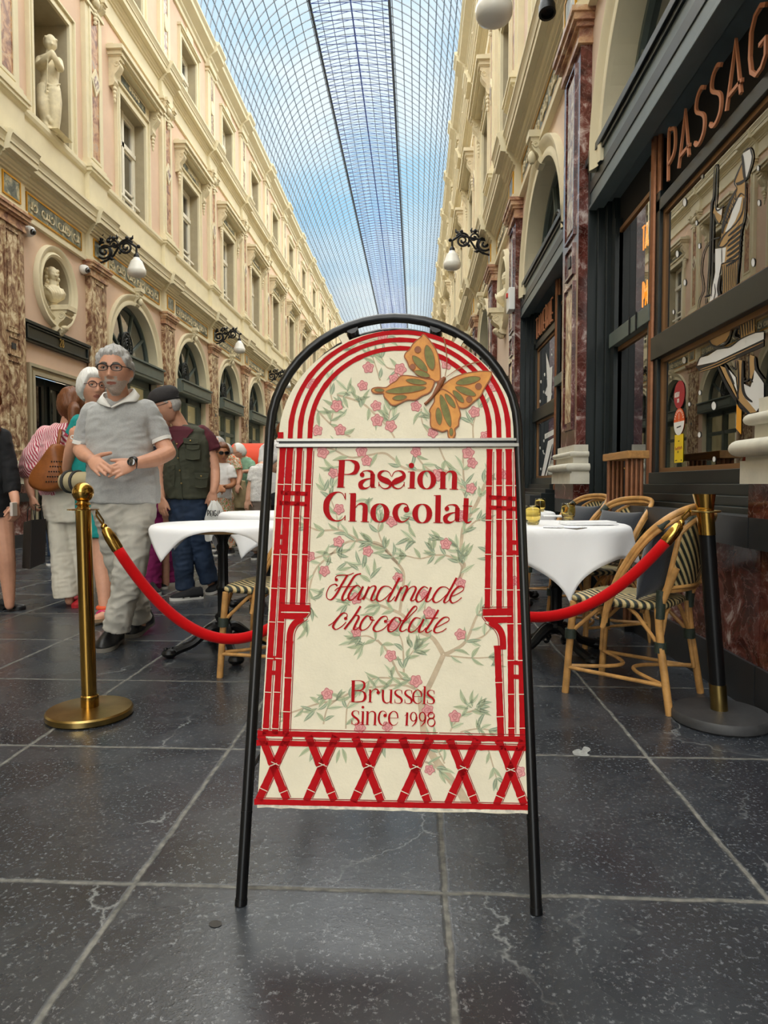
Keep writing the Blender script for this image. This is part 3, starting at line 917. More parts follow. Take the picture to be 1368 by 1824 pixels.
def shop(Yn, Yf, ypost, windows_far, letters, label):
    F = FRm; dd = -.19
    root = empty('shop_front', (XR + .1, (Yn + Yf) / 2, 0), label, 'shop front')
    # carcass: jambs, stall riser steps, rails and lintel
    c = MB()
    for a, b, e in ((Yf - .02, Yf + .0, .02), (Yf - .07, Yf - .02, -.05), (Yf - .13, Yf - .07, -.11), (Yf - .2, Yf - .13, -.15)):
        c.box((-.34, a, .0), (e, b, 3.55), 0, F)
    for a, b, e in ((Yn, Yn + .05, .0), (Yn + .05, Yn + .16, -.12)):
        c.box((-.34, a, .0), (e, b, 3.55), 0, F)
    c.box((-.6, Yn, 3.5), (.02, Yf, 3.6), 0, F)
    wy0, wy1 = (ypost, Yf - .2) if windows_far else (Yn + .16, ypost)
    dy0, dy1 = (Yn + .16, ypost) if windows_far else (ypost, Yf - .2)
    for k, (e, z0, z1) in enumerate(((.02, .0, .86), (-.03, .86, .91), (-.08, .91, .97), (-.13, .97, 1.05))): c.box((-.34, wy0, z0), (e, wy1, z1), 0, F)
    c.box((-.34, wy0, 1.84), (-.13, wy1, 2.0), 0, F); c.box((-.34, wy0, 2.86), (-.15, wy1, 2.945), 0, F)
    c.box((-.34, wy0, 2.945), (-.24, wy1, 3.42), 2, F)
    for y in (wy0 + .05, wy1 - .05): c.box((-.34, y - .05, 1.05), (-.15, y + .05, 3.0), 0, F)
    c.box((-.34, dy0, 2.13), (-.12, dy1, 2.25), 1, F); c.box((-.34, dy0, 3.12), (-.2, dy1, 3.5), 2, F)
    for k in range(2): c.box((-.12, dy0 + .25 + k * .16, 2.12), (-.11, dy0 + .27 + k * .16, 2.26), 2, F)
    c.build('frame', [M['green'], M['greygreen'], M['darkroom']], root, bevel=.004)
    li = MB()
    li.box((-.34, Yn, 3.40), (.012, Yf, 3.74), 1, F); li.box((-.34, Yn - .02, 3.74), (.05, Yf + .02, 3.80), 0, F); li.box((-.02, Yn, 3.70), (.03, Yf, 3.74), 0, F)
    li.box((-.1, Yn, 3.37), (.02, Yf, 3.40), 1, F); li.box((-.01, Yf - .06, 3.40), (.022, Yf, 3.70), 0, F); li.box((-.01, Yn, 3.555), (.015, Yf, 3.562), 0, F)
    li.build('lintel', [M['green'], M['fascia']], root, bevel=.004)
    # copper trims
    k = MB()
    for z0, z1 in ((1.05, 1.84), (2.0, 2.86)): rect_frame(k, F, wy0 + .13, wy1 - .13, z0 + .03, z1 - .03, .03, dd - .02, dd + .015)
    for z0, z1 in ((.25, 2.13), (2.25, 3.12)): rect_frame(k, F, dy0 + .08, dy1 - .08, z0 + .04, z1 - .04, .035, dd - .02, dd + .015)
    k.build('copper_trim', M['bronze'], root)
    p = MB()
    for j, (a, e) in enumerate(((-.045, -.17), (-.015, -.145), (.015, -.145), (.045, -.17))):
        p.tube([F(e, ypost + a, .93), F(e, ypost + a, 3.42)], .019, 8)
    p.box((-.22, ypost - .07, .9), (-.12, ypost + .07, .96), 0, F)
    p.build('copper_post', M['copper'], root, smooth=True)
    # glass
    for nm, y0, y1, z0, z1 in (('display_pane', wy0 + .1, wy1 - .1, 1.05, 1.84), ('upper_display_pane', wy0 + .1, wy1 - .1, 2.0, 2.86), ('door_pane', dy0 + .06, dy1 - .06, .25, 2.13), ('transom_pane', dy0 + .06, dy1 - .06, 2.25, 3.12)):
        g = MB(); g.quad(F(dd, y0, z0), F(dd, y1, z0), F(dd, y1, z1), F(dd, y0, z1)); g.build(nm, M['tavglass'], root)
    dk = MB()
    dk.box((-.24, dy0, 0), (-.14, dy1, .25), 0, F)
    for y in (dy0 + .04, dy1 - .04): dk.box((-.24, y - .04, 0), (-.14, y + .04, 3.2), 0, F)
    dk.build('door_rail', M['green'], root)
    hd = MB(); hd.tube([F(-.19, dy1 - .1, 1.1), F(-.1, dy1 - .1, 1.1), F(-.1, dy1 - .2, 1.1)], .012, 8); hd.build('door_handle', M['brass'], root, smooth=True)
    sg = MB()
    ln = sum((GL[ch][1] + .12) for ch in letters[0]) * letters[1]
    write(sg, letters[0], lambda u, v, h: F(h, letters[2] - u, 2.965 + v), letters[1], .021, -.135, -.12, 0, .16, letters[3])
    sg.build('sign_lettering', M['coplet'], root)
    # dim room behind
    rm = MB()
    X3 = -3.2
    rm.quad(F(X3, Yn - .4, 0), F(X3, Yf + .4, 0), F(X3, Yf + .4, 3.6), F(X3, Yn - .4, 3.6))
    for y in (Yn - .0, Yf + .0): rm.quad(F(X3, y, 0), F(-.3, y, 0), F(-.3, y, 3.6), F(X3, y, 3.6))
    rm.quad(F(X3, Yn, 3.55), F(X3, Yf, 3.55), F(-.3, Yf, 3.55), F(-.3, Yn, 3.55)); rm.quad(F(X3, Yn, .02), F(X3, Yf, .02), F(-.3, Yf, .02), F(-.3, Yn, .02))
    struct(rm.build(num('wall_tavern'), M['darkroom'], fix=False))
    return root


M['tavglass'] = glass('tavern_glass', 1.8, (.75, .77, .77), 0.0, 2.0)
M['coplet'] = mat('bounce_lit_copper', '#c07e58', .5, .1)  # copper made paler to hold light bounced up from the floor
shopA = shop(2.82, 6.12, 4.93, False, ('PASSAGE', .31, 4.63, 1.0), 'dark green tavern front with PASSAGE in copper letters')
shopB = shop(6.76, 9.98, 8.22, True, ('TAVERNE', .27, 9.52, .93), 'dark green tavern front with TAVERNE in copper letters')

# ink and paint drawings on the tavern windows
M['ink'] = mat('black_window_ink', '#15161c', .5)
M['wpaint'] = mat('white_window_paint', '#e4e4e2', .6)
M['tpaint'] = mat('tan_window_paint', '#b8935f', .6)
M['opaint'] = mat('amber_window_paint', '#e8a028', .6)
XG = XR + .19
PXU = lambda x, y, h: onX(1160 + x / 5.70, 240 + y / 5.70, XG - .002 - h)
PXL = lambda x, y, h: onX(1170 + x / 5.70, 560 + y / 5.70, XG - .002 - h)


def flat(mb, pts, fn, h, mi): mb.add([fn(a, b, h) for a, b in pts], [tuple(range(len(pts)))], mi)


def ink(mb, pts, w, fn, h=.003, mi=0, k=5):
    q = cat2(pts, k); n = len(q)
    mb.ribbon(q, [w * (.35 + .65 * math.sin(PI * min(1, max(0, i / (n - 1)))) ** .5) for i in range(n)], fn, h, None, mi)


d = MB()
flat(d, [(930, 190), (1000, 145), (1020, 220), (1008, 310), (970, 440), (940, 400)], PXU, .001, 1)
flat(d, [(925, 290), (850, 480), (880, 500), (955, 460)], PXU, .001, 2)
flat(d, [(870, 510), (955, 475), (945, 800), (915, 960), (895, 1255), (740, 1305), (715, 1290), (700, 1100), (730, 900), (790, 700)], PXU, .001, 2)
flat(d, [(880, 640), (925, 630), (900, 760), (850, 880), (780, 985), (750, 985), (800, 850), (840, 720)], PXU, .002, 1)
flat(d, [(640, 740), (725, 745), (712, 860), (690, 900), (645, 830), (628, 790)], PXU, .001, 2)
flat(d, [(650, 740), (720, 750), (712, 820), (670, 790)], PXU, .002, 1)
flat(d, [(715, 1090), (690, 1130), (730, 1140), (800, 1060), (900, 880), (860, 860), (800, 980), (750, 1000)], PXU, .0025, 2)
flat(d, [(650, 1160), (760, 1140), (745, 1290), (710, 1310), (690, 1420), (670, 1680), (590, 1700), (650, 1400)], PXU, .0015, 1)
flat(d, [(715, 1320), (890, 1262), (875, 1540), (725, 1640)], PXU, .0015, 2)
for t in range(9):
    a = 722 + t * 19
    ink(d, [(a, 1318 - t * 6), (a + 4, 1450 - t * 6), (a, 1635 - t * 11)], 9, PXU)
for p, w in (([(640, 350), (668, 315), (660, 620), (648, 720)], 14), ([(640, 350), (632, 620), (612, 700), (605, 900), (590, 1300), (565, 1640)], 20), ([(632, 800), (625, 1100), (610, 1640)], 16),
             ([(935, 180), (1000, 135), (1028, 220), (1010, 320), (965, 455)], 16), ([(925, 200), (945, 420), (965, 455)], 28), ([(925, 280), (880, 380), (845, 480), (870, 545)], 14), ([(860, 500), (900, 490), (955, 455)], 30),
             ([(870, 545), (800, 680), (735, 880), (720, 1000)], 24), ([(955, 470), (950, 800), (910, 1000), (890, 1300), (865, 1550)], 16), ([(945, 620), (900, 600), (830, 740), (745, 920), (725, 1010)], 13), ([(940, 640), (925, 780), (860, 900), (750, 1010), (690, 1100), (690, 1140), (740, 1130), (820, 1040)], 16),
             ([(640, 1050), (590, 1090), (530, 1200), (505, 1380), (518, 1470), (525, 1580), (485, 1680), (470, 1790)], 10), ([(650, 700), (670, 770), (740, 720)], 16), ([(640, 800), (660, 880), (700, 910)], 10), ([(630, 1060), (700, 1040)], 14),
             ([(640, 1200), (640, 1300)], 10), ([(715, 1150), (715, 1310)], 8), ([(740, 1300), (900, 1255)], 14), ([(700, 1420), (680, 1560), (700, 1640), (730, 1640)], 30), ([(640, 1510), (650, 1600), (630, 1680)], 10), ([(540, 1650), (600, 1620)], 16), ([(555, 1660), (555, 1780)], 12)):
    ink(d, p, w, PXU)
for t in range(7):
    y = 900 + t * 55; x1 = 930 - t * 4
    ink(d, [(x1, y), (x1 - 70, y + 60), (x1 - 150, y + 130 - t * 4)], 22, PXU)
for t in range(5): ink(d, [(745 + t * 22, 870 - t * 60), (770 + t * 22, 900 - t * 60), (760 + t * 24, 830 - t * 60)], 10, PXU)
for x, y, r in ((515, 415, 16), (338, 685, 22), (458, 895, 13), (487, 1130, 14), (263, 1210, 18), (340, 1500, 16), (1083, 340, 14), (1092, 692, 17), (1033, 1297, 22), (225, 1800, 12)):
    el = [(x + r * .85 * math.cos(a), y + r * 2.0 * math.sin(a)) for a in [2 * PI * i / 16 for i in range(16)]]
    flat(d, el, PXU, .001, 1); d.ribbon(el + [el[0]], [3] * 17, PXU, .0015)
tag(d.build('window_drawing', [M['ink'], M['wpaint'], M['tpaint'], M['opaint']], at=onX(1290, 400, XG), fix=False), 'ink drawing of a musician on the upper tavern window under PASSAGE', 'window drawing')
d = MB()
flat(d, [(410, 520), (440, 440), (520, 420), (610, 360), (720, 340), (830, 260), (1000, 190), (1085, 180), (1085, 250), (800, 385), (600, 480)], PXL, .002, 1)
flat(d, [(395, 530), (600, 485), (1085, 255), (1085, 325), (620, 530), (440, 590)], PXL, .001, 0)
for a in ([(440, 560), (600, 500), (820, 400), (1080, 280)], [(430, 585), (620, 520), (800, 430)]): ink(d, a, 9, PXL, .003, 2)
flat(d, [(510, 200), (760, 80), (740, 200), (700, 270), (610, 320), (550, 300)], PXL, .001, 2)
flat(d, [(820, 60), (985, -10), (995, 180), (850, 250)], PXL, .001, 2)
for t in range(6): ink(d, [(830 + t * 28, 50 - t * 10), (850 + t * 24, 240 - t * 14)], 13, PXL)
flat(d, [(640, 520), (700, 545), (760, 690), (820, 850), (1010, 990), (900, 1010), (800, 830), (700, 650)], PXL, .001, 2)
flat(d, [(820, 460), (870, 470), (860, 700), (900, 840), (1010, 985), (840, 900), (815, 700)], PXL, .0015, 2)
flat(d, [(990, 560), (1085, 700), (1085, 880), (1010, 985), (880, 830), (870, 700), (950, 740), (980, 650)], PXL, .002, 1)
flat(d, [(945, 410), (1000, 430), (990, 570), (960, 660), (940, 640)], PXL, .0025, 2)
flat(d, [(810, 910), (860, 970), (855, 1220), (805, 1160)], PXL, .001, 3)
flat(d, [(730, 560), (800, 640), (815, 780), (770, 690)], PXL, .0022, 1)
for p, w in (([(620, 530), (690, 680), (790, 850), (960, 1040), (1030, 1190)], 30), ([(690, 510), (740, 620), (785, 710)], 26), ([(825, 470), (830, 700), (820, 900), (900, 1000)], 18), ([(870, 470), (870, 720), (900, 830), (970, 890)], 30), ([(930, 420), (935, 640), (880, 680), (890, 640)], 16), ([(995, 430), (1010, 560), (1085, 660)], 26), ([(400, 520), (450, 430), (620, 350), (740, 330), (850, 250), (1000, 185), (1085, 172)], 14), ([(505, 190), (550, 300), (620, 325), (720, 270), (765, 90)], 18), ([(800, 150), (780, 220), (830, 240)], 16), ([(740, 520), (790, 560), (800, 470)], 12), ([(945, 650), (975, 690)], 20)):
    ink(d, p, w, PXL)
for x, y, r in ((275, 465, 20), (435, 795, 14), (577, 928, 24), (328, 912, 12), (430, 1222, 16), (580, 1470, 16)):
    el = [(x + r * math.cos(a), y + r * 1.8 * math.sin(a)) for a in [2 * PI * i / 16 for i in range(16)]]
    flat(d, el, PXL, .001, 1); d.ribbon(el + [el[0]], [3] * 17, PXL, .0015)
tag(d.build('window_drawing', [M['ink'], M['wpaint'], M['tpaint'], M['opaint']], at=onX(1290, 700, XG), fix=False), 'ink drawing of hands under a tray on the lower tavern window', 'window drawing')
# far tavern window: white and tan strips of a drawing and snow dots
d = MB()
P8 = lambda x, y, h: onX(930 + x / 4.346, 480 + y / 4.346, XG - .002 - h)
flat(d, [(185, 640), (215, 760), (235, 750), (225, 1000), (205, 1070), (190, 1080), (195, 980), (175, 960), (195, 900), (190, 790)], P8, .001, 1)
flat(d, [(200, 1330), (250, 1300), (215, 1500), (180, 1640), (145, 1650), (150, 1590)], P8, .001, 1)
flat(d, [(175, 1275), (240, 1240), (280, 1220), (280, 1260), (175, 1315)], P8, .001, 1)
for t in range(4): ink(d, [(160 + t * 14, 1640 - t * 50), (205 + t * 10, 1500 - t * 50)], 7, P8)
rng = random.Random(3)
for k in range(34):
    x = 135 + rng.random() * 140; y = rng.choice([rng.uniform(620, 1040), rng.uniform(1170, 1620)]) - (x - 135) * .3; r = rng.uniform(3, 7)
    flat(d, [(x + r * .8 * math.cos(a), y + r * 2 * math.sin(a)) for a in [2 * PI * i / 10 for i in range(10)]], P8, .001, 1)
tag(d.build('window_drawing', [M['ink'], M['wpaint'], M['tpaint']], at=onX(975, 700, XG), fix=False), 'white snow drawing on the far tavern window under TAVERNE', 'window drawing')

# stickers on the lower window
M['redst'] = mat('red_sticker', '#a01c2c', .4); M['orst'] = mat('orange_sticker', '#d8561c', .4); M['yelst'] = mat('yellow_sticker', '#e8c61c', .4); M['wst'] = mat('white_sticker', '#e8e8e4', .4); M['dkst'] = mat('dark_print', '#2a2622', .6)


def sticker(px, py, rw, rh, base, name, label, fn_extra, square=False):
    c = onX(px, py, XG); k = c.y / FP
    hh = rh * k; ww = hh if not square else hh * .78
    fn = lambda u, v, h: V((XG - .003 - h, c.y - u, c.z + v))
    m = MB()
    pts = [(-ww, -hh), (ww, -hh), (ww, hh), (-ww, hh)] if square else [(ww * math.cos(a), hh * math.sin(a)) for a in [2 * PI * i / 32 for i in range(32)]]
    m.prism(pts, fn, 0, .001, 0)
    fn_extra(m, fn, ww, hh)
    tag(m.build(name, base, at=c, fix=False), label, 'sticker')


def ex1(m, fn, w, h):
    write(m, 'MICHELIN', lambda a, b, t: fn(a - w * .86, b - h * .12, t), h * .34, h * .06, .0014, None, 1, .14, .60)
    write(m, '2025', lambda a, b, t: fn(a - w * .36, b - h * .52, t), h * .24, h * .05, .0014, None, 1, .14, .62)


def ex2(m, fn, w, h):
    m.add([fn(w * math.cos(a), h * math.sin(a), .0013) for a in [PI + PI * i / 20 for i in range(21)]], [tuple(range(21))], 1)
    for i in range(11):
        a = PI * (.1 + .8 * i / 10); m.ribbon([(w * .74 * math.cos(a), h * .74 * math.sin(a)), (w * .9 * math.cos(a), h * .9 * math.sin(a))], [h * .09] * 2, fn, .0014, None, 1)
    m.ribbon([(0, .18 * h), (0, .62 * h)], [.07 * h] * 2, fn, .0014, None, 1); m.ribbon([(0, .04 * h), (0, .1 * h)], [.09 * h] * 2, fn, .0014, None, 1)
    m.ribbon([(-.4 * w, -.42 * h), (.4 * w, -.36 * h)], [.1 * h] * 2, fn, .0016, None, 2)


def ex3(m, fn, w, h):
    m.ribbon([(-.16 * w, .52 * h), (.16 * w, .54 * h)], [.07 * h] * 2, fn, .0014, None, 2)
    q = cat2([(-.8 * w, -.02 * h), (-.74 * w, .14 * h), (-.7 * w, -.08 * h), (-.5 * w, .04 * h), (-.42 * w, -.08 * h), (-.2 * w, .12 * h), (-.12 * w, -.08 * h), (.1 * w, .14 * h), (.2 * w, -.08 * h), (.34 * w, .1 * h), (.5 * w, -.06 * h), (.62 * w, .14 * h), (.8 * w, -.04 * h)], 4)
    m.ribbon(q, [.07 * h] * len(q), fn, .0014, None, 1)
    write(m, '2025', lambda a, b, t: fn(a - w * .3, b - h * .3, t), h * .13, h * .03, .0014, None, 2, .14, .8)
    m.ribbon([(-.8 * w, -.84 * h), (-.3 * w, -.82 * h)], [.06 * h] * 2, fn, .0014, None, 2); m.ribbon([(.55 * w, -.84 * h), (.75 * w, -.84 * h)], [.1 * h] * 2, fn, .0014, None, 2)


sticker(1211, 703, 11, 24, [M['redst'], M['wst']], 'sticker', 'round dark red guide sticker on the lower tavern window', ex1)
sticker(1210.5, 751, 11, 23.5, [M['orst'], M['wst'], M['dkst']], 'sticker', 'round orange and white sticker below the dark red one', ex2)
sticker(1210, 799, 11, 24.5, [M['yelst'], M['redst'], M['dkst']], 'sticker', 'square yellow sticker lowest on the tavern window', ex3, True)

# amber neon words inside the door pane
M['neon'] = mat('amber_neon', '#ff9a1e', .4, emit=2.2)
for t, py, lb in (('TAV', 448, 'amber neon letters TAV glowing high inside the tavern door pane'), ('PAS', 548, 'amber neon letters PAS glowing below TAV inside the tavern door pane')):
    m = MB(); p0 = onX(1143, py, 1.95)
    write(m, t, lambda u, v, h: V((1.95 + h, p0.y - u, p0.z + v)), .20, .012, 0, .01, 0, .14, .62)
    tag(m.build('neon_sign', M['neon'], at=p0), lb, 'neon sign')

# standing desk with ribbed copper legs in front of the tavern door
r = empty('host_stand', (1.43, 4.7, 0), 'narrow wooden shelf counter on ribbed copper legs before the tavern door', 'counter')
m = MB(); m.box((1.36, 4.42, 1.135), (1.5, 5.0, 1.185)); m.build('top', mat('oiled_oak', '#a87a44', .5, var=.2, vscale=6, stretch=(8, 1, 8)), r, bevel=.004)
for y in (4.50, 4.92):
    m = MB()
    for k in range(4): m.tube([(1.385 + k * .03, y, .0), (1.385 + k * .03, y, 1.135)], .0145, 8)
    m.build('leg', M['copper'], r, smooth=True)
m = MB(); m.box((1.37, 4.46, .0), (1.49, 4.96, .04)); m.build('foot_plate', M['black'], r)

# white alarm box with a red lamp on the second pilaster
m = MB(); c = V((1.39, 10.1, 3.66)); m.box(c - V((.05, .14, .16)), c + V((.04, .14, .16))); o = m.build('alarm_box', M['wst'], at=c, bevel=.01); tag(o, 'white alarm box with a small red lamp on a marble pilaster', 'alarm box')
m = MB(); m.box(c + V((-.075, -.04, .04)), c + V((-.05, .04, .1))); m.build('lamp', mat('red_lens', '#c8321e', .3), o)

# ------------------------------------------------------------------ wall lanterns
def lantern(Y, s, X0, dz, label):
    """s = +1 on the left wall (arm reaches to +x), -1 on the right"""
    r = empty('wall_lantern', (X0, Y, dz), label, 'wall lamp', 'iron wall lanterns')
    P = lambda a, b: V((X0 + s * a, Y, dz + b))
    m = MB()

    def spiral(cx, cz, R, turns, a0, dirn=1, w=.02):
        m.tube([P(cx + R * (1 - t / (turns * 20 + 3)) * math.cos(a0 + dirn * t * .33), cz + R * (1 - t / (turns * 20 + 3)) * math.sin(a0 + dirn * t * .33)) for t in range(int(turns * 19))], w, 7)
    m.tube([P(0, .02), P(.3, .06), P(.5, .1), P(.68, .16), P(.84, .05)], .022, 8)
    spiral(.22, -.02, .17, 2, PI * .5, 1); spiral(.22, -.02, .18, 1, -PI * .5, 1)
    spiral(.64, .05, .15, 2, PI * .2, 1); spiral(.10, .22, .09, 1.6, 0, -1, .022); spiral(.42, .1, .09, 1.4, PI, -1, .018)
    m.tube([P(.02, -.18), P(.1, -.24), P(.25, -.2), P(.4, -.1), P(.5, .06)], .02, 7)
    for a, b, q in ((.02, .32, .045), (.08, -.25, .04), (.36, -.16, .035), (.4, .22, .04), (.66, .22, .035), (.52, -.05, .03), (.88, .06, .035), (.18, .30, .035), (.3, .17, .04)): m.ball(P(a, b), q, 0, 8)
    for a, b, t in ((.3, .2, .6), (.12, .3, 1.2), (.55, .0, -.7), (.34, -.13, -.9), (.72, .2, .4), (.06, -.22, -2.2), (.45, .2, 1.0)):
        m.tube([P(a, b), P(a + .05 * math.cos(t), b + .05 * math.sin(t)), P(a + .09 * math.cos(t + .5), b + .09 * math.sin(t + .5))], [.03, .024, .006], 6)
    m.box((-.0, -.08, -.3), (.03, .08, .34), 0, lambda a, b, c_: P(a, c_) + V((0, b, 0)))
    m.build('bracket', M['iron'], r, smooth=True)
    g = MB(); c = P(.84, 0)
    prof = [(.03, -.12), (.055, -.15), (.075, -.19)]
    for k in range(5): prof += [(.098 + k * .0135, -.21 - k * .035), (.112 + k * .0135, -.225 - k * .035)]
    prof += [(.17, -.40), (.168, -.44), (.15, -.475), (.105, -.50), (.05, -.512), (.004, -.515)]
    g.lathe(prof, c, 24); g.build('globe', M['globe'], r, smooth='all')
    k = MB(); k.tube([c + V((0, 0, .05)), c + V((0, 0, -.1))], .02, 8); k.lathe([(.02, -.06), (.05, -.1), (.055, -.15), (.03, -.16)], c, 14); k.build('cap', M['iron'], r, smooth=True)


lantern(pl[pl.index(12.31)] + .32, 1, XL + .0, 5.37, 'iron scroll lantern with white globe, first along the left facade')
i0 = pl.index(12.31)
lantern(pl[i0 + 2] + .32, 1, XL + .0, 5.37, 'iron scroll lantern with white globe, second along the left facade')
lantern(pl[i0 + 4] + .32, 1, XL + .0, 5.37, 'iron scroll lantern with white globe, third along the left facade')
i1 = pr.index(12.96)
lantern(6.44, -1, XR + .02, 5.73, 'white globe lantern nearest the top edge on the right facade')
lantern(13.28, -1, XR + .0, 5.62, 'iron scroll lantern with white globe beside the right facade cornice')
# small black spot lamp under the right cornice
r = empty('spot_lamp', (1.19, 6.44, 5.40), 'small black spotlight hanging under the right cornice', 'spotlight')
m = MB(); m.tube([(1.19, 6.44, 5.72), (1.19, 6.44, 5.5)], .018, 8); m.build('arm', M['iron'], r)
m = MB(); m.lathe([(.03, .16), (.055, .12), (.06, -.02), (.075, -.06), (.078, -.14), (.06, -.14), (.055, -.1), (.004, -.09)], (1.19, 6.44, 5.40), 18, M=Matrix.Rotation(-.25, 3, 'X')); m.build('housing', M['iron'], r, smooth=True)
# dome cameras on the left wall
for k, (px, py, Xc, lb) in enumerate(((52, 412, XL + .06, 'white dome camera beside the first left pilaster capital'), (150, 480, XL + .06, 'white dome camera between the bust niche and the lantern'))):
    c = onX(px, py, Xc)
    r = empty('security_camera', c, lb, 'camera')
    m = MB(); m.lathe([(.075, -.06), (.085, -.02), (.08, .03), (.06, .07), (.02, .085), (.003, .086)], c, 18, M=Matrix.Rotation(PI / 2, 3, 'Y')); m.build('housing', M['wst'], r, smooth='all')
    m = MB(); m.ball(c + V((.07, -.02, -.02)), .05, 0, 14); m.build('lens_dome', M['darkpane'], r, smooth='all')
# dark board with the house number over the left door
yc = OV['left']
r = empty('number_board', (XL, yc, 3.35), 'long dark green board with the number 28 over the left doorway', 'sign')
m = MB(); m.box((XL, 10.2, 3.2), (XL + .06, 12.29, 3.5)); rect_frame(m, FLm, 10.3, 12.2, 3.27, 3.43, .03, .06, .085)
m.box((XL, 10.2, 3.47), (XL + .1, 12.29, 3.52)); m.build('board', M['green'], r, bevel=.004)
m = MB(); write(m, '28', lambda u, v, h: V((XL + .07 + h, yc - .02 + u, 3.30 + v)), .12, .022, 0, .01, 0, .15); m.build('number', M['agedbrass'], r)
# ------------------------------------------------------------------ the A-frame sign
SL = .31                                        # lean: metres back per metre up
SY0 = 1.50
_n = V((0, 1, -SL)).normalized()                # plane normal (pointing away from the viewer and down)
_w = V((0, SL, 1)).normalized()                 # up along the panel
FO = -_n                                        # out of the painted face


def SP(px, py, h=0.0):                          # photo point -> point on the panel, h metres in front of it
    d = ray(px, py); p0 = V((0, SY0, 0)) + FO * .006
    t = (p0 - EYE).dot(_n) / d.dot(_n)
    return EYE + d * t + FO * h


def S2(px, py):
    p = SP(px, py); return p.x, (p - V((0, SY0, 0)) - FO * .006).dot(_w)


def SQ(u, w, h=0.0): return V((u, SY0, 0)) + FO * (.006 + h) + _w * w


sign = empty('pavement_sign', (-.065, 1.75, 0), 'tall arched A-frame sign painted with red trellis, roses and a butterfly', 'sign')
UC = -.064
RAD = .338
LT = 1.512                                      # top of the arch along the lean
m = MB()
pth = [V((UC - RAD, SY0, 0)) + _w * s for s in (0, .3, .6, .9, LT - RAD)]
pth += [V((UC, SY0, 0)) + _w * (LT - RAD + RAD * math.sin(a)) + V((-RAD * math.cos(a), 0, 0)) for a in [PI * i / 24 for i in range(1, 24)]]
pth += [V((UC + RAD, SY0, 0)) + _w * s for s in (LT - RAD, .9, .6, .3, 0)]
m.tube(pth, .0135, 12)
for s in (-1, 1):
    m.tube([V((UC + s * RAD, SY0, 0)) - _w * .002, V((UC + s * RAD, SY0, 0)) + _w * .012], .0145, 12)
    m.tube([V((UC + s * RAD, SY0, 0)) + _w * .195, V((UC + s * RAD, SY0, 0)) + _w * .20], .0142, 12)
m.build('front_frame', M['black'], sign, smooth=True)
m = MB()
top = V((UC, SY0, 0)) + _w * (LT - .03)
yb = 2 * (top.y + .02) - SY0
_wb = V((0, -SL, 1)).normalized()
RB = RAD - .012
pth = [V((UC - RB, yb, 0)) + _wb * s for s in (0, .4, .9, LT - .035 - RB)]
pth += [V((UC, yb, 0)) + _wb * (LT - .035 - RB + RB * math.sin(a)) + V((-RB * math.cos(a), 0, 0)) for a in [PI * i / 24 for i in range(1, 24)]]
pth += [V((UC + RB, yb, 0)) + _wb * s for s in (LT - .035 - RB, .9, .4, 0)]
m.tube(pth, .0135, 10)
for s in (-1, 1): m.tube([V((UC + s * .12, top.y - .005, top.z)), V((UC + s * .12, top.y + .045, top.z - .01))], .018, 10)
m.build('rear_frame', M['black'], sign, smooth=True)
for s in (-1, 1):
    m = MB(); m.tube([V((UC + s * (RAD - .01), SY0, 0)) + _w * .3, V((UC + s * (RAD - .02), yb, 0)) + _wb * .3], .004, 6)
    m.build('stay', M['iron'], sign)
# painted panels: edges measured on the photo, mapped to the leaning plane
eL = [S2(454, 1436), S2(499, 790)]; eR = [S2(941, 1448), S2(926, 795)]
u0 = (eL[0][0] + eL[1][0]) / 2; u1 = (eR[0][0] + eR[1][0]) / 2
wb = S2(700, 1444)[1]; ws = S2(700, 789)[1]
uc = (u0 + u1) / 2; RPp = (u1 - u0) / 2
wt = S2(722, 588)[1]
hx = (wt - ws)
wc = wt - RPp * .985
CREAM = mat('painted_cream_board', '#e0d7bf', .6, spec=.25, var=.04, vscale=14, bump=.08, bscale=160)
EDGE = mat('worn_white_edge', '#d8d0bf', .7, var=.25, vscale=60)


def board(name, poly, wear=False):
    m = MB()
    m.prism(poly, lambda a, b, h: SQ(a, b, h), -.012, 0)
    return m.build(name, CREAM, sign)


rng = random.Random(8)
bot = [(lerp(u0, u1, i / 24), wb + rng.uniform(-.0015, .0015)) for i in range(25)]
board('lower_panel', bot + [(u1, ws - .006), (u0, ws - .006)])
arc = [(uc + RPp * math.cos(a), wc + (wt - wc) * math.sin(a)) for a in [PI * i / 40 for i in range(41)]]
board('upper_panel', [(u0, ws + .006), (u1, ws + .006)] + arc)
m = MB()
m.prism([(u0 + .002, wb + .001), (u1 - .002, wb + .001), (u1 - .002, wb + .010), (u0 + .002, wb + .010)], lambda a, b, h: SQ(a, b, h), 0, .0006)
m.build('bottom_edge', EDGE, sign)
m = MB()
for a, b, hh in ((ws - .014, ws - .004, .008), (ws + .003, ws + .011, .006)):
    m.prism([(u0 - .004, a), (u1 + .004, a), (u1 + .004, b), (u0 - .004, b)], lambda x, y, h: SQ(x, y, h), 0, hh)
m.build('joint_rail', mat('grey_metal_rail', '#8a8882', .35, .8), sign, bevel=.001)
m = MB(); m.prism([(u0 + .002, ws - .004), (u1 - .002, ws - .004), (u1 - .002, ws + .003), (u0 + .002, ws + .003)], lambda x, y, h: SQ(x, y, h), -.004, .0015); m.build('joint_gap', M['black'], sign)
for px, py, rot in ((613, 603, .5), (818, 607, -.5)):
    m = MB(); c = S2(px, py)
    m.prism([(c[0] + x * math.cos(rot) - y * math.sin(rot), c[1] + x * math.sin(rot) + y * math.cos(rot)) for x, y in ((-.011, -.02), (.011, -.02), (.011, .016), (-.011, .016))], lambda x, y, h: SQ(x, y, h), -.011, -.001)
    m.build('panel_tab', CREAM, sign)

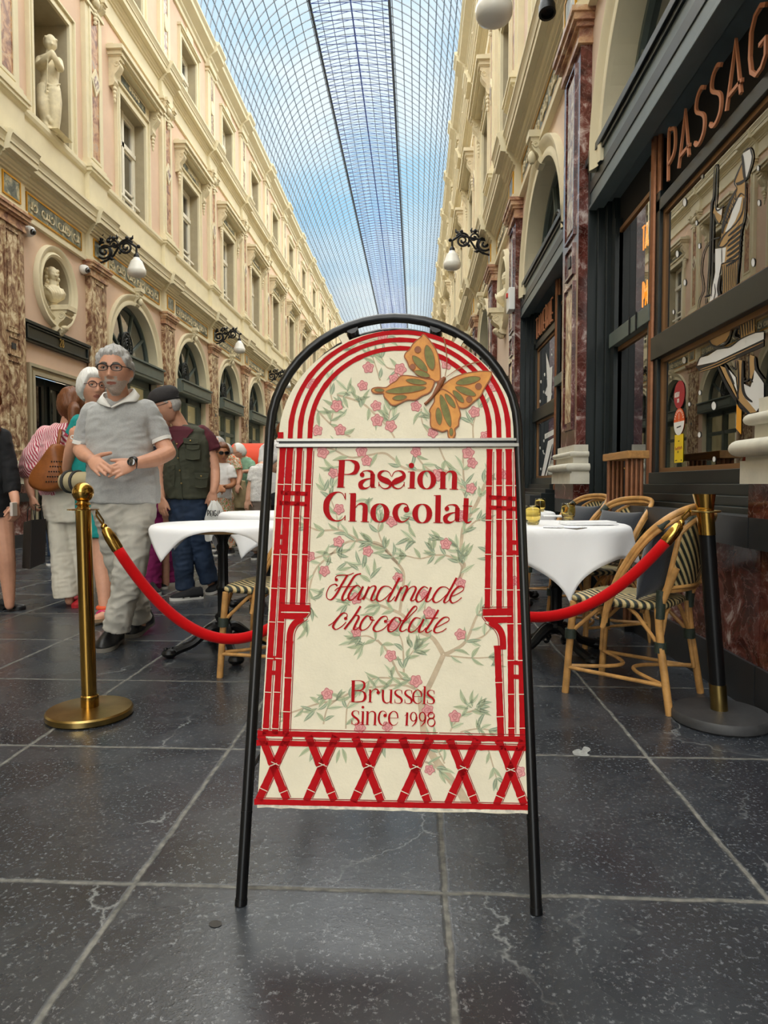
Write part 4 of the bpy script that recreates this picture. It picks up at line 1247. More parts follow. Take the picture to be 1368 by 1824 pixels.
# ---- painted decoration: thin coats of paint on the board
BR = mat('vine_brown_paint', '#bfac92', .7, spec=.2, var=.12, vscale=40); LF = [mat('sage_paint', '#b0b694', .7, spec=.2, var=.1, vscale=60), mat('dark_sage_paint', '#929f88', .7, spec=.2, var=.1, vscale=60), mat('pale_sage_paint', '#c1c6a6', .7, spec=.2)]
PKC = mat('rose_paint', '#d89c98', .7, spec=.2, var=.12, vscale=90); PKD = mat('deep_rose_paint', '#bd7276', .7, spec=.2); RED = mat('red_paint', '#ac0a12', .7, spec=.15, var=.06, vscale=60); REDT = mat('lettering_red_paint', '#a30d14', .7, spec=.15)
RIM = mat('dark_red_line_paint', '#8a1015', .7, spec=.15)
SPf = lambda x, y, h: SP(x, y, h)
V0 = [  # vine branches: (start width, end width, points in photo pixels)
    (15, 9, [(835, 1440), (818, 1408), (800, 1385), (781, 1361), (765, 1336), (756, 1311), (752, 1272), (750, 1241), (762, 1226), (777, 1195), (790, 1166)]),
    (9, 3, [(789, 1165), (778, 1146), (767, 1134), (741, 1121), (716, 1095), (687, 1082), (665, 1073), (645, 1060)]), (8, 3, [(791, 1166), (803, 1161), (829, 1143), (847, 1102), (855, 1088)]), (4, 2, [(833, 1143), (858, 1135), (873, 1121)]),
    (5, 5, [(712, 1091), (716, 1058), (719, 1022), (705, 1000), (679, 971), (660, 966)]), (5, 3, [(712, 1005), (699, 995), (681, 975), (646, 964), (620, 952), (603, 944), (570, 945), (549, 938)]), (3, 2, [(688, 984), (674, 948), (676, 930)]), (3, 2, [(603, 944), (599, 916), (590, 891)]),
    (4, 3, [(646, 964), (617, 966), (588, 989), (562, 1015), (551, 1051), (552, 1080)]), (3, 3, [(544, 1000), (575, 990), (599, 984)]),
    (6, 6, [(818, 1035), (827, 1007), (821, 995), (823, 952), (828, 934), (850, 895), (864, 862)]), (3, 3, [(823, 952), (845, 930), (855, 926)]), (4, 3, [(830, 900), (828, 873), (825, 837), (825, 800)]), (5, 3, [(830, 885), (814, 852), (793, 839), (767, 839), (721, 834), (699, 816), (681, 807), (642, 814), (620, 814), (592, 800), (570, 797)]),
    (3, 3, [(735, 802), (753, 827), (767, 839)]), (3, 3, [(782, 796), (790, 815), (800, 834)]), (4, 2, [(816, 1033), (822, 1007), (800, 991), (774, 989), (749, 995), (724, 990)]), (3, 3, [(826, 1007), (822, 985), (815, 975)]),
    (3, 3, [(758, 1062), (756, 1095)]), (4, 4, [(672, 1140), (690, 1160), (700, 1180), (712, 1203), (727, 1215), (738, 1224), (752, 1236)]), (3, 2, [(672, 1142), (655, 1133), (640, 1134)]), (4, 2, [(719, 1203), (719, 1176), (716, 1143), (708, 1126)]), (3, 2, [(722, 1178), (738, 1157)]),
    (3, 2, [(795, 1168), (840, 1172), (870, 1171)]), (4, 3, [(740, 1228), (716, 1220), (670, 1224), (640, 1226), (599, 1247), (568, 1253), (517, 1270)]), (3, 2, [(576, 1290), (583, 1262), (599, 1247)]), (4, 2, [(736, 1212), (700, 1208), (669, 1208), (650, 1218)]), (3, 2, [(616, 1298), (618, 1262), (626, 1245)]),
    (3, 3, [(802, 1303), (810, 1288), (827, 1272), (851, 1263)]), (3, 2, [(820, 1304), (850, 1298), (870, 1300)]), (3, 2, [(870, 1336), (877, 1360), (884, 1385)]), (4, 3, [(757, 1357), (770, 1362), (782, 1372)]), (3, 2, [(792, 1360), (782, 1340), (772, 1320)]),
    (3, 3, [(560, 725), (575, 742), (588, 755), (606, 769), (624, 778)]), (3, 2, [(588, 755), (594, 726), (588, 698), (590, 680)]), (4, 3, [(600, 704), (617, 708), (646, 719), (667, 737), (689, 759), (703, 780)]), (2, 2, [(692, 755), (694, 735), (700, 722)]), (3, 2, [(750, 728), (753, 755), (771, 780)]), (3, 2, [(677, 678), (671, 658), (664, 637)]), (3, 2, [(713, 658), (690, 655), (680, 638)]),
    (3, 2, [(843, 780), (843, 755), (853, 726)]), (3, 2, [(842, 758), (833, 748), (820, 745)]), (3, 2, [(575, 640), (590, 628), (608, 622)]), (3, 2, [(640, 612), (665, 605), (690, 600)])]
m = MB()
for a, b, p in V0:
    q = cat2(p, 5); m.ribbon(q, [lerp(a, b, i / (len(q) - 1)) for i in range(len(q))], SPf, .0004)
vines = m.build('painted_vines', BR, sign, fix=False)


def inside(x, y):
    u, w = S2(x, y)
    if abs(u - uc) > RPp - .012 or w < wb + .015: return False
    if w > wc and math.hypot((u - uc) / (RPp - .014), (w - wc) / (wt - wc - .014)) > 1: return False
    return abs(w - ws) > .022


m = MB()
rng = random.Random(21)


def leaf(x, y, ang, l, w, mi):
    pts = []
    bend = rng.uniform(-.12, .12)
    for i in range(9):
        t = i / 8; pts.append((t * l, math.sin(PI * t ** .8) * w / 2 + bend * l * math.sin(PI * t)))
    for i in range(7, 0, -1):
        t = i / 8; pts.append((t * l, -math.sin(PI * t ** .8) * w / 2 + bend * l * math.sin(PI * t)))
    c, s = math.cos(ang), math.sin(ang)
    Q = [(x + a * c - b * s, y + a * s + b * c) for a, b in pts]
    if not all(inside(*p) for p in (Q[0], Q[8])): return
    m.add([SP(a, b, .0007) for a, b in Q], [tuple(range(len(Q)))], mi)
    mid = [(x + t * l * c - bend * l * math.sin(PI * t) * s, y + t * l * s + bend * l * math.sin(PI * t) * c) for t in (0, .25, .5, .75, 1)]
    m.ribbon(mid, [1.2, 1.1, 1, .8, .4], SPf, .0009, None, 1 if mi != 1 else 2)


for a, b, p in V0:
    if a > 11: continue
    q = cat2(p, 4); acc = 0; side = 1; L0 = sum(math.dist(q[i], q[i + 1]) for i in range(len(q) - 1))
    if a > 4.5: start = .2
    else: start = .1
    d = 0; nxt = L0 * start + 4
    for i in range(len(q) - 1):
        sg = math.dist(q[i], q[i + 1]); d += sg
        if d > nxt:
            nxt = d + rng.uniform(15, 26)
            ang = math.atan2(q[i + 1][1] - q[i][1], q[i + 1][0] - q[i][0])
            for s in ((side,) if rng.random() < .45 else (side, -side)):
                leaf(*q[i], ang + s * rng.uniform(.35, .95), rng.uniform(20, 30), rng.uniform(5.5, 8), rng.choice((0, 0, 1, 2)))
            side = -side
    e = q[-1]; ang = math.atan2(q[-1][1] - q[-2][1], q[-1][0] - q[-2][0])
    for s in (-.5, 0, .5): leaf(*e, ang + s + rng.uniform(-.15, .15), rng.uniform(22, 30), rng.uniform(6, 8), rng.choice((0, 1, 2)))
for x, y, ang, n in ((600, 830, 3.4, 3), (575, 868, 4.4, 3), (590, 868, 5.2, 2), (660, 892, 2.2, 4), (676, 900, 1.9, 3), (720, 915, .3, 3), (736, 960, 3.3, 5), (770, 985, 4.2, 4), (790, 960, 3.6, 3), (640, 1010, 4.0, 4), (660, 1030, 4.6, 4), (600, 1018, -.3, 3), (620, 1072, 2.8, 4), (675, 1085, 2.6, 3), (640, 1140, 3.3, 3), (645, 1150, 2.6, 4), (738, 1157, -.5, 4), (735, 1160, 4.6, 3), (835, 1258, 4.4, 5), (850, 1262, -.4, 4), (583, 1240, 2.6, 3), (560, 1262, 3.0, 3), (880, 1180, -.6, 4), (855, 1300, 4.7, 3), (555, 1330, 1.9, 3), (680, 1330, 2.2, 4), (606, 1335, 1.7, 2), (612, 730, 3.5, 5), (625, 700, 4.1, 4), (645, 720, 4.6, 3), (695, 742, 4.4, 3), (840, 880, 4.3, 4), (880, 850, 3.8, 3), (875, 990, 3.6, 3), (830, 1000, 4.6, 4), (545, 1110, 1.9, 4), (575, 1050, 2.8, 3), (770, 745, 3.6, 3)):
    for k in range(n):
        leaf(x + rng.uniform(-7, 7), y + rng.uniform(-7, 7), ang + (k - (n - 1) / 2) * .5 + rng.uniform(-.15, .15), rng.uniform(22, 33), rng.uniform(6, 8.5), rng.choice((0, 0, 1, 2)))
lv = m.build('painted_leaves', LF, sign, fix=False); lv['kind'] = 'stuff'
FLW = [(656, 655), (713, 658), (703, 676), (646, 687), (600, 723), (670, 723), (672, 749), (696, 759), (741, 724), (771, 771), (565, 767), (606, 766), (845, 734), (796, 648), (864, 777), (681, 600), (555, 685), (875, 690), (575, 806), (644, 804), (653, 821), (594, 843), (741, 805), (834, 807), (841, 825), (780, 846), (839, 870), (604, 907), (698, 929), (823, 918), (603, 965), (655, 982), (552, 991), (794, 969), (895, 845), (578, 1017), (709, 1029), (634, 1066), (820, 1039), (756, 1059), (765, 1092), (820, 1130), (699, 1113), (635, 1126), (696, 1168), (917, 1035), (741, 1213), (583, 1236), (810, 1276), (762, 1265), (690, 1294), (641, 1296), (765, 1371), (925, 1375), (512, 842), (497, 1035)]
for i, (x, y) in enumerate(FLW):
    m = MB()
    r = 7.8 + 2.2 * rng.random(); ph = rng.random() * 6
    Q = [(x + r * (1 + .16 * math.sin(5 * a + ph)) * math.cos(a), y + r * (1 + .16 * math.sin(5 * a + ph)) * math.sin(a)) for a in [2 * PI * k / 26 for k in range(26)]]
    m.add([SP(a, b, .001) for a, b in Q], [tuple(range(26))], 0)
    m.ribbon(Q + [Q[0]], [1.3] * 27, SPf, .0012, None, 1)
    for k in range(5):
        a0 = ph + k * 1.26; rr = r * (.62 if k % 2 else .45)
        q = [(x + rr * math.cos(a0 + t * .3), y + rr * math.sin(a0 + t * .3)) for t in range(6)]
        m.ribbon(q, [.5, 1.3, 1.6, 1.5, 1.2, .5], SPf, .0012, None, 1)
    q = [(x + r * .24 * math.cos(ph + t * .7) * (1 - t / 12), y + r * .24 * math.sin(ph + t * .7) * (1 - t / 12)) for t in range(9)]
    m.ribbon(q, [1.2] * 9, SPf, .0012, None, 1)
    m.build('painted_rose', [PKC, PKD], sign, fix=False)

# red bamboo trellis
m = MB()


def bar(pts, w, node=58, line=True):
    q = []
    for (ax, ay), (bx, by) in zip(pts, pts[1:]):
        n = max(2, int(math.dist((ax, ay), (bx, by)) / 5))
        q += [(lerp(ax, bx, i / n), lerp(ay, by, i / n)) for i in range(n)]
    q.append(pts[-1]); d = 0; ws_ = []
    for i, p in enumerate(q):
        if i: d += math.dist(p, q[i - 1])
        t = (d % node) / node
        ws_.append(w * (1 + .16 * max(0, 1 - min(t, 1 - t) * node / 5) + .03 * math.sin(d * .3)))
    m.ribbon(q, ws_, SPf, .0014)
    if line:
        o = [(x + w * .5 + 2.3, y) for x, y in q]; m.ribbon(o[1:-1], [1.3] * (len(o) - 2), SPf, .0013, None, 1)
        cuts = int(d / node)
        for c_ in range(1, cuts + 1):                                   # pale gaps at the nodes
            t = c_ * node; acc = 0
            for i in range(1, len(q)):
                acc += math.dist(q[i], q[i - 1])
                if acc >= t:
                    dx, dy = q[i][0] - q[i - 1][0], q[i][1] - q[i - 1][1]; l = math.hypot(dx, dy) or 1
                    a = (q[i][0] - dy / l * w * .6, q[i][1] + dx / l * w * .6); b = (q[i][0] + dy / l * w * .6, q[i][1] - dx / l * w * .6)
                    m.ribbon([a, b], [1.5, 1.2], SPf, .0017, None, 2); break


for p, w in (([(504, 798), (473, 1308)], 10.5), ([(517, 798), (490, 1308)], 11), ([(534, 798), (521, 1078)], 10), ([(552, 798), (539, 1078)], 10), ([(516, 1142), (509, 1308)], 12),
             ([(921, 800), (931, 1312)], 10.5), ([(906, 800), (911, 1312)], 11), ([(889, 800), (889, 1086)], 10), ([(872, 800), (868, 1084)], 10), ([(886, 1150), (892, 1312)], 12),
             ([(500, 878), (548, 880)], 7.5), ([(498, 896), (547, 898)], 7.5), ([(871, 886), (925, 889)], 7.5), ([(871, 904), (925, 907)], 7.5)):
    bar(p, w, 62 if abs(p[0][1] - p[1][1]) > 60 else 300, abs(p[0][1] - p[1][1]) > 60)
for y in (956, 974, 1172, 1198): m.ribbon([(lerp(503, 475, (y - 800) / 510), y), (lerp(517, 490, (y - 800) / 510), y + 1)], [8, 8], SPf, .0015)
for y in (966, 984, 1180, 1205): m.ribbon([(lerp(906, 911, (y - 800) / 510), y), (lerp(921, 931, (y - 800) / 510), y + 1)], [8, 8], SPf, .0015)
flat2 = lambda pts, h, mi: m.add([SP(a, b, h) for a, b in pts], [tuple(range(len(pts)))], mi)
for mir in (0, 1):
    T = (lambda x, y: (x, y)) if not mir else (lambda x, y: (912 - (x - 500) * 1.0 + 0, y + 7))
    flat2([T(*p) for p in [(500, 1076), (552, 1078), (552, 1090), (500, 1089)]], .0016, 0)
    flat2([T(*p) for p in [(503, 1092), (551, 1092), (546, 1099), (536, 1104), (503, 1102)]], .0016, 0)
    q = cat2([T(*p) for p in [(540, 1101), (524, 1112), (517, 1128), (516, 1150)]], 5); m.ribbon(q, [9, 10] + [11.5] * (len(q) - 2), SPf, .0015)
    q2 = cat2([T(*p) for p in [(548, 1103), (532, 1115), (525, 1130), (524, 1150)]], 5); m.ribbon(q2, [1.3] * len(q2), SPf, .0015, None, 1)
    m.ribbon([T(500, 1074), T(553, 1075), T(553, 1093), T(547, 1101)], [1.4] * 4, SPf, .0018, None, 1)
    m.ribbon([T(501, 1090.5), T(552, 1091.3)], [1.5, 1.5], SPf, .0019, None, 2)
# arches on the upper board
for xl, xr, yt in ((517, 906, 592), (534, 889, 605.5), (552, 872, 620.5)):
    al = S2(xl, 781)[0]; ar = S2(xr, 786)[0]; tp = S2(722, yt)[1]
    c_ = (al + ar) / 2; R_ = (ar - al) / 2; wv = tp - (wt - wc) * R_ / RPp
    pts = [(al, ws + .014), (al, lerp(ws, wv, .5))] + [(c_ - R_ * math.cos(a), wv + (tp - wv) * math.sin(a)) for a in [PI * i / 44 for i in range(45)]] + [(ar, lerp(ws, wv, .5)), (ar, ws + .014)]
    m.ribbon(pts, [.0135 * (1 + .16 * (1 if i % 7 == 3 else 0)) for i in range(len(pts))], lambda a, b, h: SQ(a, b, h), .0014)
for x, d_ in ((500, 1), (923, -1)): m.ribbon([(x, 770), (x, 781)], [10, 10], SPf, .0014)
# lower band with its row of crosses
for a, b, w in (((459, 1306), (936, 1317), 10), ((457, 1323), (937, 1333), 9.5), ((453, 1428), (940, 1438), 10)): bar([a, b], w, 400, False)
for a, b in (((461, 1298.5), (780, 1305)), ((782, 1305.5), (936, 1309)), ((462, 1316), (936, 1326)), ((456, 1421), (938, 1431))): m.ribbon([a, b], [1.5, 1.5], SPf, .0016, None, 1)
for i, cx in enumerate((487, 571.5, 655, 738.5, 823, 910)):
    dy = (cx - 455) / 480 * 10
    k = 1 + (cx - 700) * .00012
    l1 = cx - 22; l2 = cx + 27; b1 = cx - 26; b2 = cx + 24
    if i == 5: l2 = cx + 22
    bar([(l1, 1309 + dy), (b2, 1424 + dy)], 13.5, 52); bar([(l2, 1309 + dy), (b1, 1424 + dy)], 13.5, 52)
m.build('painted_trellis', [RED, RIM, CREAM], sign, fix=False)

# ---- lettering
m = MB()
HT = .0022


def stroke(pts, ws_, T, k=6, mi=0):
    q = cat2(pts, k); n = len(ws_)
    W_ = []
    for i in range(len(q)):
        t = i / (len(q) - 1) * (n - 1); j = min(int(t), n - 2) if n > 1 else 0
        W_.append(ws_[j] if n == 1 else lerp(ws_[j], ws_[j + 1], t - j))
    Q = [T(*p) for p in q]; s = T(1, 0)[0] - T(0, 0)[0]
    m.ribbon(Q, [w * s for w in W_], SPf, HT, None, mi)
    return Q, W_, s


def disc(x, y, r, T):
    Q = [T(x + r * math.cos(a), y + r * math.sin(a)) for a in [2 * PI * i / 20 for i in range(20)]]
    m.add([SP(a, b, HT) for a, b in Q], [tuple(range(20))], 0)


def ringo(x, y, rx, ry, thick, thin, T):
    q = [(x + rx * math.cos(a), y + ry * math.sin(a)) for a in [2 * PI * i / 40 for i in range(41)]]
    m.ribbon([T(*p) for p in q], [(thin + (thick - thin) * abs(math.cos(2 * PI * i / 40)) ** 1.4) / T.k for i in range(41)], SPf, HT)


class TT:
    def __init__(s, ox, oy, k): s.ox, s.oy, s.k = ox, oy, k
    def __call__(s, x, y): return (s.ox + x / s.k, s.oy + y / s.k)


A_ = TT(560, 800, 4.56)
st = lambda p, w, T=A_, k=6: stroke(p, w, T, k)


def stem(x0, y0, x1, y1, w, T, top=(30, 10), bot=(28, 30), th=6):
    st([(x0, y0), (x1, y1)], [w, w], T, 1)
    if top: st([(x0 - top[0], y0 + 1), (x0 + top[1], y0 - 1)], [th, th], T, 1)
    if bot: st([(x1 - bot[0], y1), (x1 + bot[1], y1 + 1)], [th, th], T, 1)


stem(225, 93, 212, 311, 48, A_, (33, 20), (30, 36))
st([(235, 93), (290, 93), (338, 115), (347, 150), (330, 190), (285, 206), (230, 206)], [5, 9, 36, 44, 34, 9, 5])


def let_a(dx, dy):
    st([(474 + dx, 205 + dy), (470 + dx, 300 + dy)], [38, 38], A_, 1); st([(462 + dx, 310 + dy), (502 + dx, 314 + dy)], [10, 4], A_, 1); st([(470 + dx, 290 + dy), (474 + dx, 312 + dy)], [38, 30], A_, 1)
    disc(388 + dx, 210 + dy, 19, A_); st([(374 + dx, 206 + dy), (395 + dx, 184 + dy), (430 + dx, 177 + dy), (462 + dx, 186 + dy), (474 + dx, 215 + dy)], [6, 7, 9, 22, 38])
    st([(466 + dx, 238 + dy), (415 + dx, 250 + dy), (378 + dx, 278 + dy), (380 + dx, 308 + dy), (410 + dx, 321 + dy), (440 + dx, 312 + dy), (464 + dx, 290 + dy)], [4, 16, 38, 38, 16, 7, 5])


let_a(0, 0)
for s in (-1, 1):
    X = lambda x: 627 + s * (x - 627)
    st([(X(625), 225), (X(606), 190), (X(572), 178), (X(538), 190), (X(526), 218), (X(548), 243), (X(590), 262), (X(618), 285), (X(607), 312), (X(575), 323), (X(545), 312), (X(526), 285)], [5, 6, 8, 22, 30, 44, 48, 30, 14, 9, 7, 5])
    st([(X(524), 268), (X(524), 305)], [7, 7], A_, 1)
disc(788, 135, 22, A_); stem(797, 186, 792, 318, 40, A_, (38, 12), (34, 32))
ringo(912, 252, 55, 72, 44, 7, A_)
stem(1045, 187, 1042, 322, 42, A_, (34, 8), (30, 34)); st([(1058, 218), (1082, 190), (1112, 184), (1136, 205), (1138, 250), (1135, 324)], [5, 8, 18, 40, 42, 42]); st([(1098, 326), (1168, 328)], [6, 6], A_, 1)
st([(250, 405), (228, 362), (185, 352), (135, 378), (102, 430), (98, 500), (124, 556), (170, 583), (220, 577), (252, 545)], [6, 6, 10, 34, 48, 48, 34, 12, 7, 5]); st([(251, 358), (252, 412)], [9, 7], A_, 1); st([(250, 540), (248, 580)], [7, 9], A_, 1)
stem(316, 362, 309, 586, 46, A_, (34, 20), (34, 36)); st([(330, 482), (356, 452), (388, 446), (412, 468), (412, 520), (408, 588)], [5, 8, 20, 40, 42, 42]); st([(376, 590), (444, 592)], [6, 6], A_, 1)
ringo(532, 520, 56, 73, 44, 7, A_); ringo(876, 525, 58, 75, 46, 7, A_)
disc(748, 492, 24, A_); st([(768, 488), (748, 452), (708, 446), (668, 475), (656, 522), (672, 568), (706, 592), (745, 582), (772, 553)], [8, 9, 12, 38, 46, 38, 14, 7, 5])
stem(1006, 378, 1001, 598, 44, A_, (36, 20), (34, 40)); let_a(688, 276)
st([(1233, 400), (1228, 520), (1226, 565), (1240, 598), (1278, 588)], [40, 42, 42, 16, 4]); st([(1203, 462), (1282, 466)], [6, 6], A_, 1)
m.build('painted_lettering', REDT, sign, fix=False); m = MB()
B_ = TT(600, 1190, 6.84)


def let_s(x0, y0, x1, y1, T, w=26):
    f = lambda a, b: (lerp(x0, x1, a), lerp(y0, y1, b))
    st([f(*p) for p in [(.9, .26), (.82, .07), (.5, .02), (.17, .1), (.12, .28), (.36, .44), (.74, .6), (.9, .78), (.76, .95), (.45, .99), (.14, .92), (.06, .7)]], [5, 6, 8, 16, w, w, w, w, 12, 8, 6, 5], T)
    st([f(.9, .04), f(.92, .3)], [6, 6], T, 1); st([f(.06, .68), f(.05, .97)], [6, 6], T, 1)


def let_e(x, y, rx, ry, T, w=26):
    st([(x - rx, y - 4), (x + rx, y - 4)], [6, 6], T, 1)
    st([(x + rx * .98, y - 4), (x + rx * .8, y - ry * .7), (x, y - ry), (x - rx * .8, y - ry * .6), (x - rx, y), (x - rx * .8, y + ry * .65), (x, y + ry), (x + rx * .7, y + ry * .8), (x + rx, y + ry * .5)], [16, 16, 8, w * .8, w, w * .8, 9, 6, 5], T)


b = lambda p, w, k=6: st(p, w, B_, k)
stem(202, 154, 196, 412, 38, B_, (26, 14), (34, 20), 7); b([(205, 153), (285, 155), (332, 180), (332, 232), (295, 268), (205, 274)], [7, 9, 26, 28, 12, 6]); b([(205, 276), (305, 282), (342, 315), (342, 370), (300, 408), (180, 412)], [7, 10, 30, 34, 14, 7])
stem(408, 264, 404, 415, 26, B_, (26, 8), (28, 30)); b([(416, 305), (440, 268), (480, 256), (508, 280)], [5, 8, 14, 20]); disc(504, 298, 21, B_)
b([(564, 268), (560, 340), (570, 400), (604, 426), (640, 412), (660, 380)], [26, 26, 26, 14, 7, 5]); b([(540, 267), (570, 266)], [6, 6], 1); stem(664, 264, 656, 424, 26, B_, (30, 8), None); b([(650, 428), (684, 430)], [8, 6], 1)
let_s(700, 262, 802, 432, B_); let_s(822, 264, 922, 435, B_); let_e(982, 350, 52, 84, B_); stem(1072, 224, 1063, 436, 24, B_, (24, 6), (26, 26)); let_s(1096, 266, 1194, 438, B_)
let_s(178, 516, 276, 692, B_); disc(318, 477, 17, B_); stem(320, 528, 314, 688, 26, B_, (24, 6), (28, 28)); stem(376, 528, 370, 690, 26, B_, (22, 6), (26, 26)); b([(384, 560), (410, 532), (444, 530), (466, 556), (466, 620), (462, 690)], [5, 8, 14, 24, 26, 26]); b([(440, 692), (486, 694)], [6, 6], 1)
disc(588, 578, 21, B_); b([(606, 574), (596, 540), (560, 524), (526, 545), (510, 610), (526, 672), (562, 698), (592, 684), (606, 650)], [8, 8, 9, 20, 26, 20, 9, 6, 5]); let_e(690, 612, 54, 86, B_)
stem(858, 540, 850, 698, 26, B_, None, (22, 24)); b([(826, 582), (846, 566), (868, 540)], [6, 8, 6])
for x in (936, 1044):
    q = [(x - 2 + 36 * math.cos(a), 592 + 54 * math.sin(a)) for a in [2 * PI * i / 24 for i in range(25)]]; m.ribbon([B_(*p) for p in q], [(8 + 9 * abs(math.cos(2 * PI * i / 24))) / 6.84 for i in range(25)], SPf, HT)
    b([(x + 35, 592), (x + 28, 650), (x, 690), (x - 22, 710)], [24, 20, 12, 6])
for cy, rx, ry in ((578, 36, 38), (660, 44, 50)):
    q = [(1150 + rx * math.cos(a), cy + ry * math.sin(a)) for a in [2 * PI * i / 24 for i in range(25)]]; m.ribbon([B_(*p) for p in q], [(8 + 10 * abs(math.sin(2 * PI * i / 24 + .8))) / 6.84 for i in range(25)], SPf, HT)
m.build('painted_lettering', REDT, sign, fix=False); m = MB()
C_ = TT(560, 1000, 4.56)


def script(pts, thick=18, thin=7.5):
    q = cat2(pts, 6); W_ = []
    for i in range(len(q)):
        a, b_ = q[max(i - 1, 0)], q[min(i + 1, len(q) - 1)]; l = math.dist(a, b_) or 1
        dn = (b_[1] - a[1]) / l; W_.append(thin + (thick - thin) * max(0, dn) ** .8)
    for _ in range(2): W_ = [(W_[max(i - 1, 0)] + W_[i] * 2 + W_[min(i + 1, len(W_) - 1)]) / 4 for i in range(len(W_))]
    m.ribbon([C_(*p) for p in q], [w / C_.k for w in W_], SPf, HT)


for p in ([(185, 150), (170, 140), (185, 118), (230, 112), (275, 112), (320, 95)], [(268, 112), (222, 190), (178, 268), (138, 311), (105, 300), (100, 258), (125, 205), (165, 186), (188, 200)], [(380, 100), (330, 118), (285, 185), (243, 255), (226, 300), (240, 318), (275, 292)], [(165, 240), (195, 216), (245, 206), (300, 206), (345, 197)],
          [(378, 215), (348, 196), (308, 225), (278, 280), (286, 315), (320, 303), (362, 255), (396, 204)], [(396, 204), (365, 275), (356, 310), (378, 310), (405, 282)], [(445, 205), (420, 262), (396, 312)], [(405, 300), (440, 228), (478, 200), (498, 216), (470, 280), (462, 312), (482, 316), (512, 290)],
          [(630, 226), (600, 204), (556, 208), (522, 250), (506, 305), (530, 324), (575, 300), (622, 252)], [(692, 132), (640, 232), (600, 312), (606, 326), (628, 316), (655, 285)], [(708, 208), (682, 262), (655, 325)], [(664, 315), (700, 238), (735, 200), (754, 216), (730, 275), (712, 322)], [(720, 308), (765, 228), (803, 204), (824, 222), (796, 285), (784, 315), (806, 318), (836, 290)],
          [(922, 220), (890, 206), (852, 240), (826, 300), (842, 330), (880, 311), (920, 260), (948, 210)], [(948, 210), (918, 285), (906, 320), (928, 326), (958, 298)], [(1096, 232), (1066, 210), (1022, 214), (982, 260), (962, 310), (986, 335), (1030, 312), (1086, 256)], [(1155, 134), (1100, 236), (1054, 320), (1062, 336), (1082, 326), (1105, 298)], [(1105, 288), (1160, 266), (1208, 234), (1206, 206), (1170, 206), (1126, 250), (1102, 305), (1120, 338), (1160, 324), (1196, 294)],
          [(114, 522), (150, 500), (190, 455)], [(250, 462), (266, 445), (260, 424), (225, 425), (178, 480), (152, 530), (176, 553), (220, 530), (258, 494)], [(376, 364), (320, 452), (268, 520), (243, 552)], [(262, 524), (310, 460), (346, 440), (360, 458), (330, 520), (320, 552), (345, 550), (378, 518)], [(455, 452), (425, 445), (386, 490), (371, 540), (390, 560), (432, 540), (468, 490), (474, 458), (455, 452), (462, 475), (490, 478)],
          [(574, 488), (594, 470), (580, 446), (540, 460), (492, 520), (481, 555), (510, 570), (560, 550), (602, 508)], [(690, 460), (650, 460), (606, 520), (601, 560), (630, 571), (680, 530), (702, 478), (690, 460), (700, 482), (726, 478)], [(704, 522), (780, 440), (830, 388), (822, 364), (790, 390), (730, 480), (696, 548), (714, 570), (752, 548)], [(862, 466), (820, 460), (780, 510), (766, 560), (790, 575), (836, 545), (888, 468)], [(888, 468), (856, 540), (850, 572), (876, 570), (908, 538)],
          [(1008, 394), (945, 500), (906, 560), (920, 578), (956, 558)], [(902, 462), (950, 462), (1004, 460)], [(972, 546), (1040, 512), (1090, 482), (1086, 456), (1046, 460), (996, 510), (972, 560), (990, 580), (1035, 570), (1072, 544)]):
    script(p)
for x, y in ((180, 150), (254, 464), (577, 488)): disc(x, y, 13, C_)
m.build('painted_lettering', [REDT], sign, fix=False)

# ---- butterfly cut-out fixed on the arch
D_ = TT(640, 580, 5.472)
OR = mat('butterfly_orange', '#c07a33', .55, col2='#d8953f', vscale=24); OG = mat('butterfly_olive', '#6f6d33', .6, var=.2, vscale=50); OB = mat('butterfly_brown', '#8a5231', .6, var=.1, vscale=40); OE = mat('butterfly_edge', '#8f4f22', .6)
bf = MB()
WG = ([(620, 92), (650, 110), (700, 170), (745, 240), (770, 310), (785, 400), (790, 480), (785, 540), (740, 550), (690, 520), (600, 490), (540, 455), (490, 410), (465, 350), (440, 310), (455, 270), (490, 240), (520, 190), (560, 150), (600, 120)],
      [(730, 545), (690, 650), (610, 690), (545, 730), (470, 730), (400, 760), (350, 782), (310, 775), (280, 740), (240, 695), (235, 665), (160, 665), (122, 645), (130, 620), (180, 608), (260, 610), (310, 575), (360, 545), (405, 498), (480, 495), (560, 508), (650, 525)],
      [(800, 620), (850, 560), (920, 515), (1010, 480), (1100, 462), (1200, 452), (1285, 460), (1275, 520), (1240, 580), (1205, 640), (1180, 690), (1110, 750), (1040, 805), (970, 800), (920, 730), (860, 670)],
      [(800, 630), (860, 650), (920, 700), (950, 760), (975, 830), (985, 880), (968, 930), (965, 980), (930, 1012), (935, 1060), (915, 1105), (890, 1113), (865, 1085), (858, 1025), (810, 1040), (760, 1022), (705, 1000), (692, 950), (695, 870), (685, 830), (730, 750), (735, 690)])
dfn = lambda a, b_, h: SP(*D_(a, b_), h)
for i, wpts in enumerate(WG):
    q = cat2(wpts, 3, True); bf.prism(q, dfn, .002 + .0004 * i, .0035 + .0004 * i, 0)
    bf.ribbon(q + [q[0]], [13] * (len(q) + 1), lambda a, b_, h: dfn(a, b_, h), .0037 + .0004 * i, None, 3) if False else None
    Q = [D_(*p) for p in q + [q[0]]]; bf.ribbon(Q, [2.2] * len(Q), SPf, .0038 + .0004 * i, None, 3)


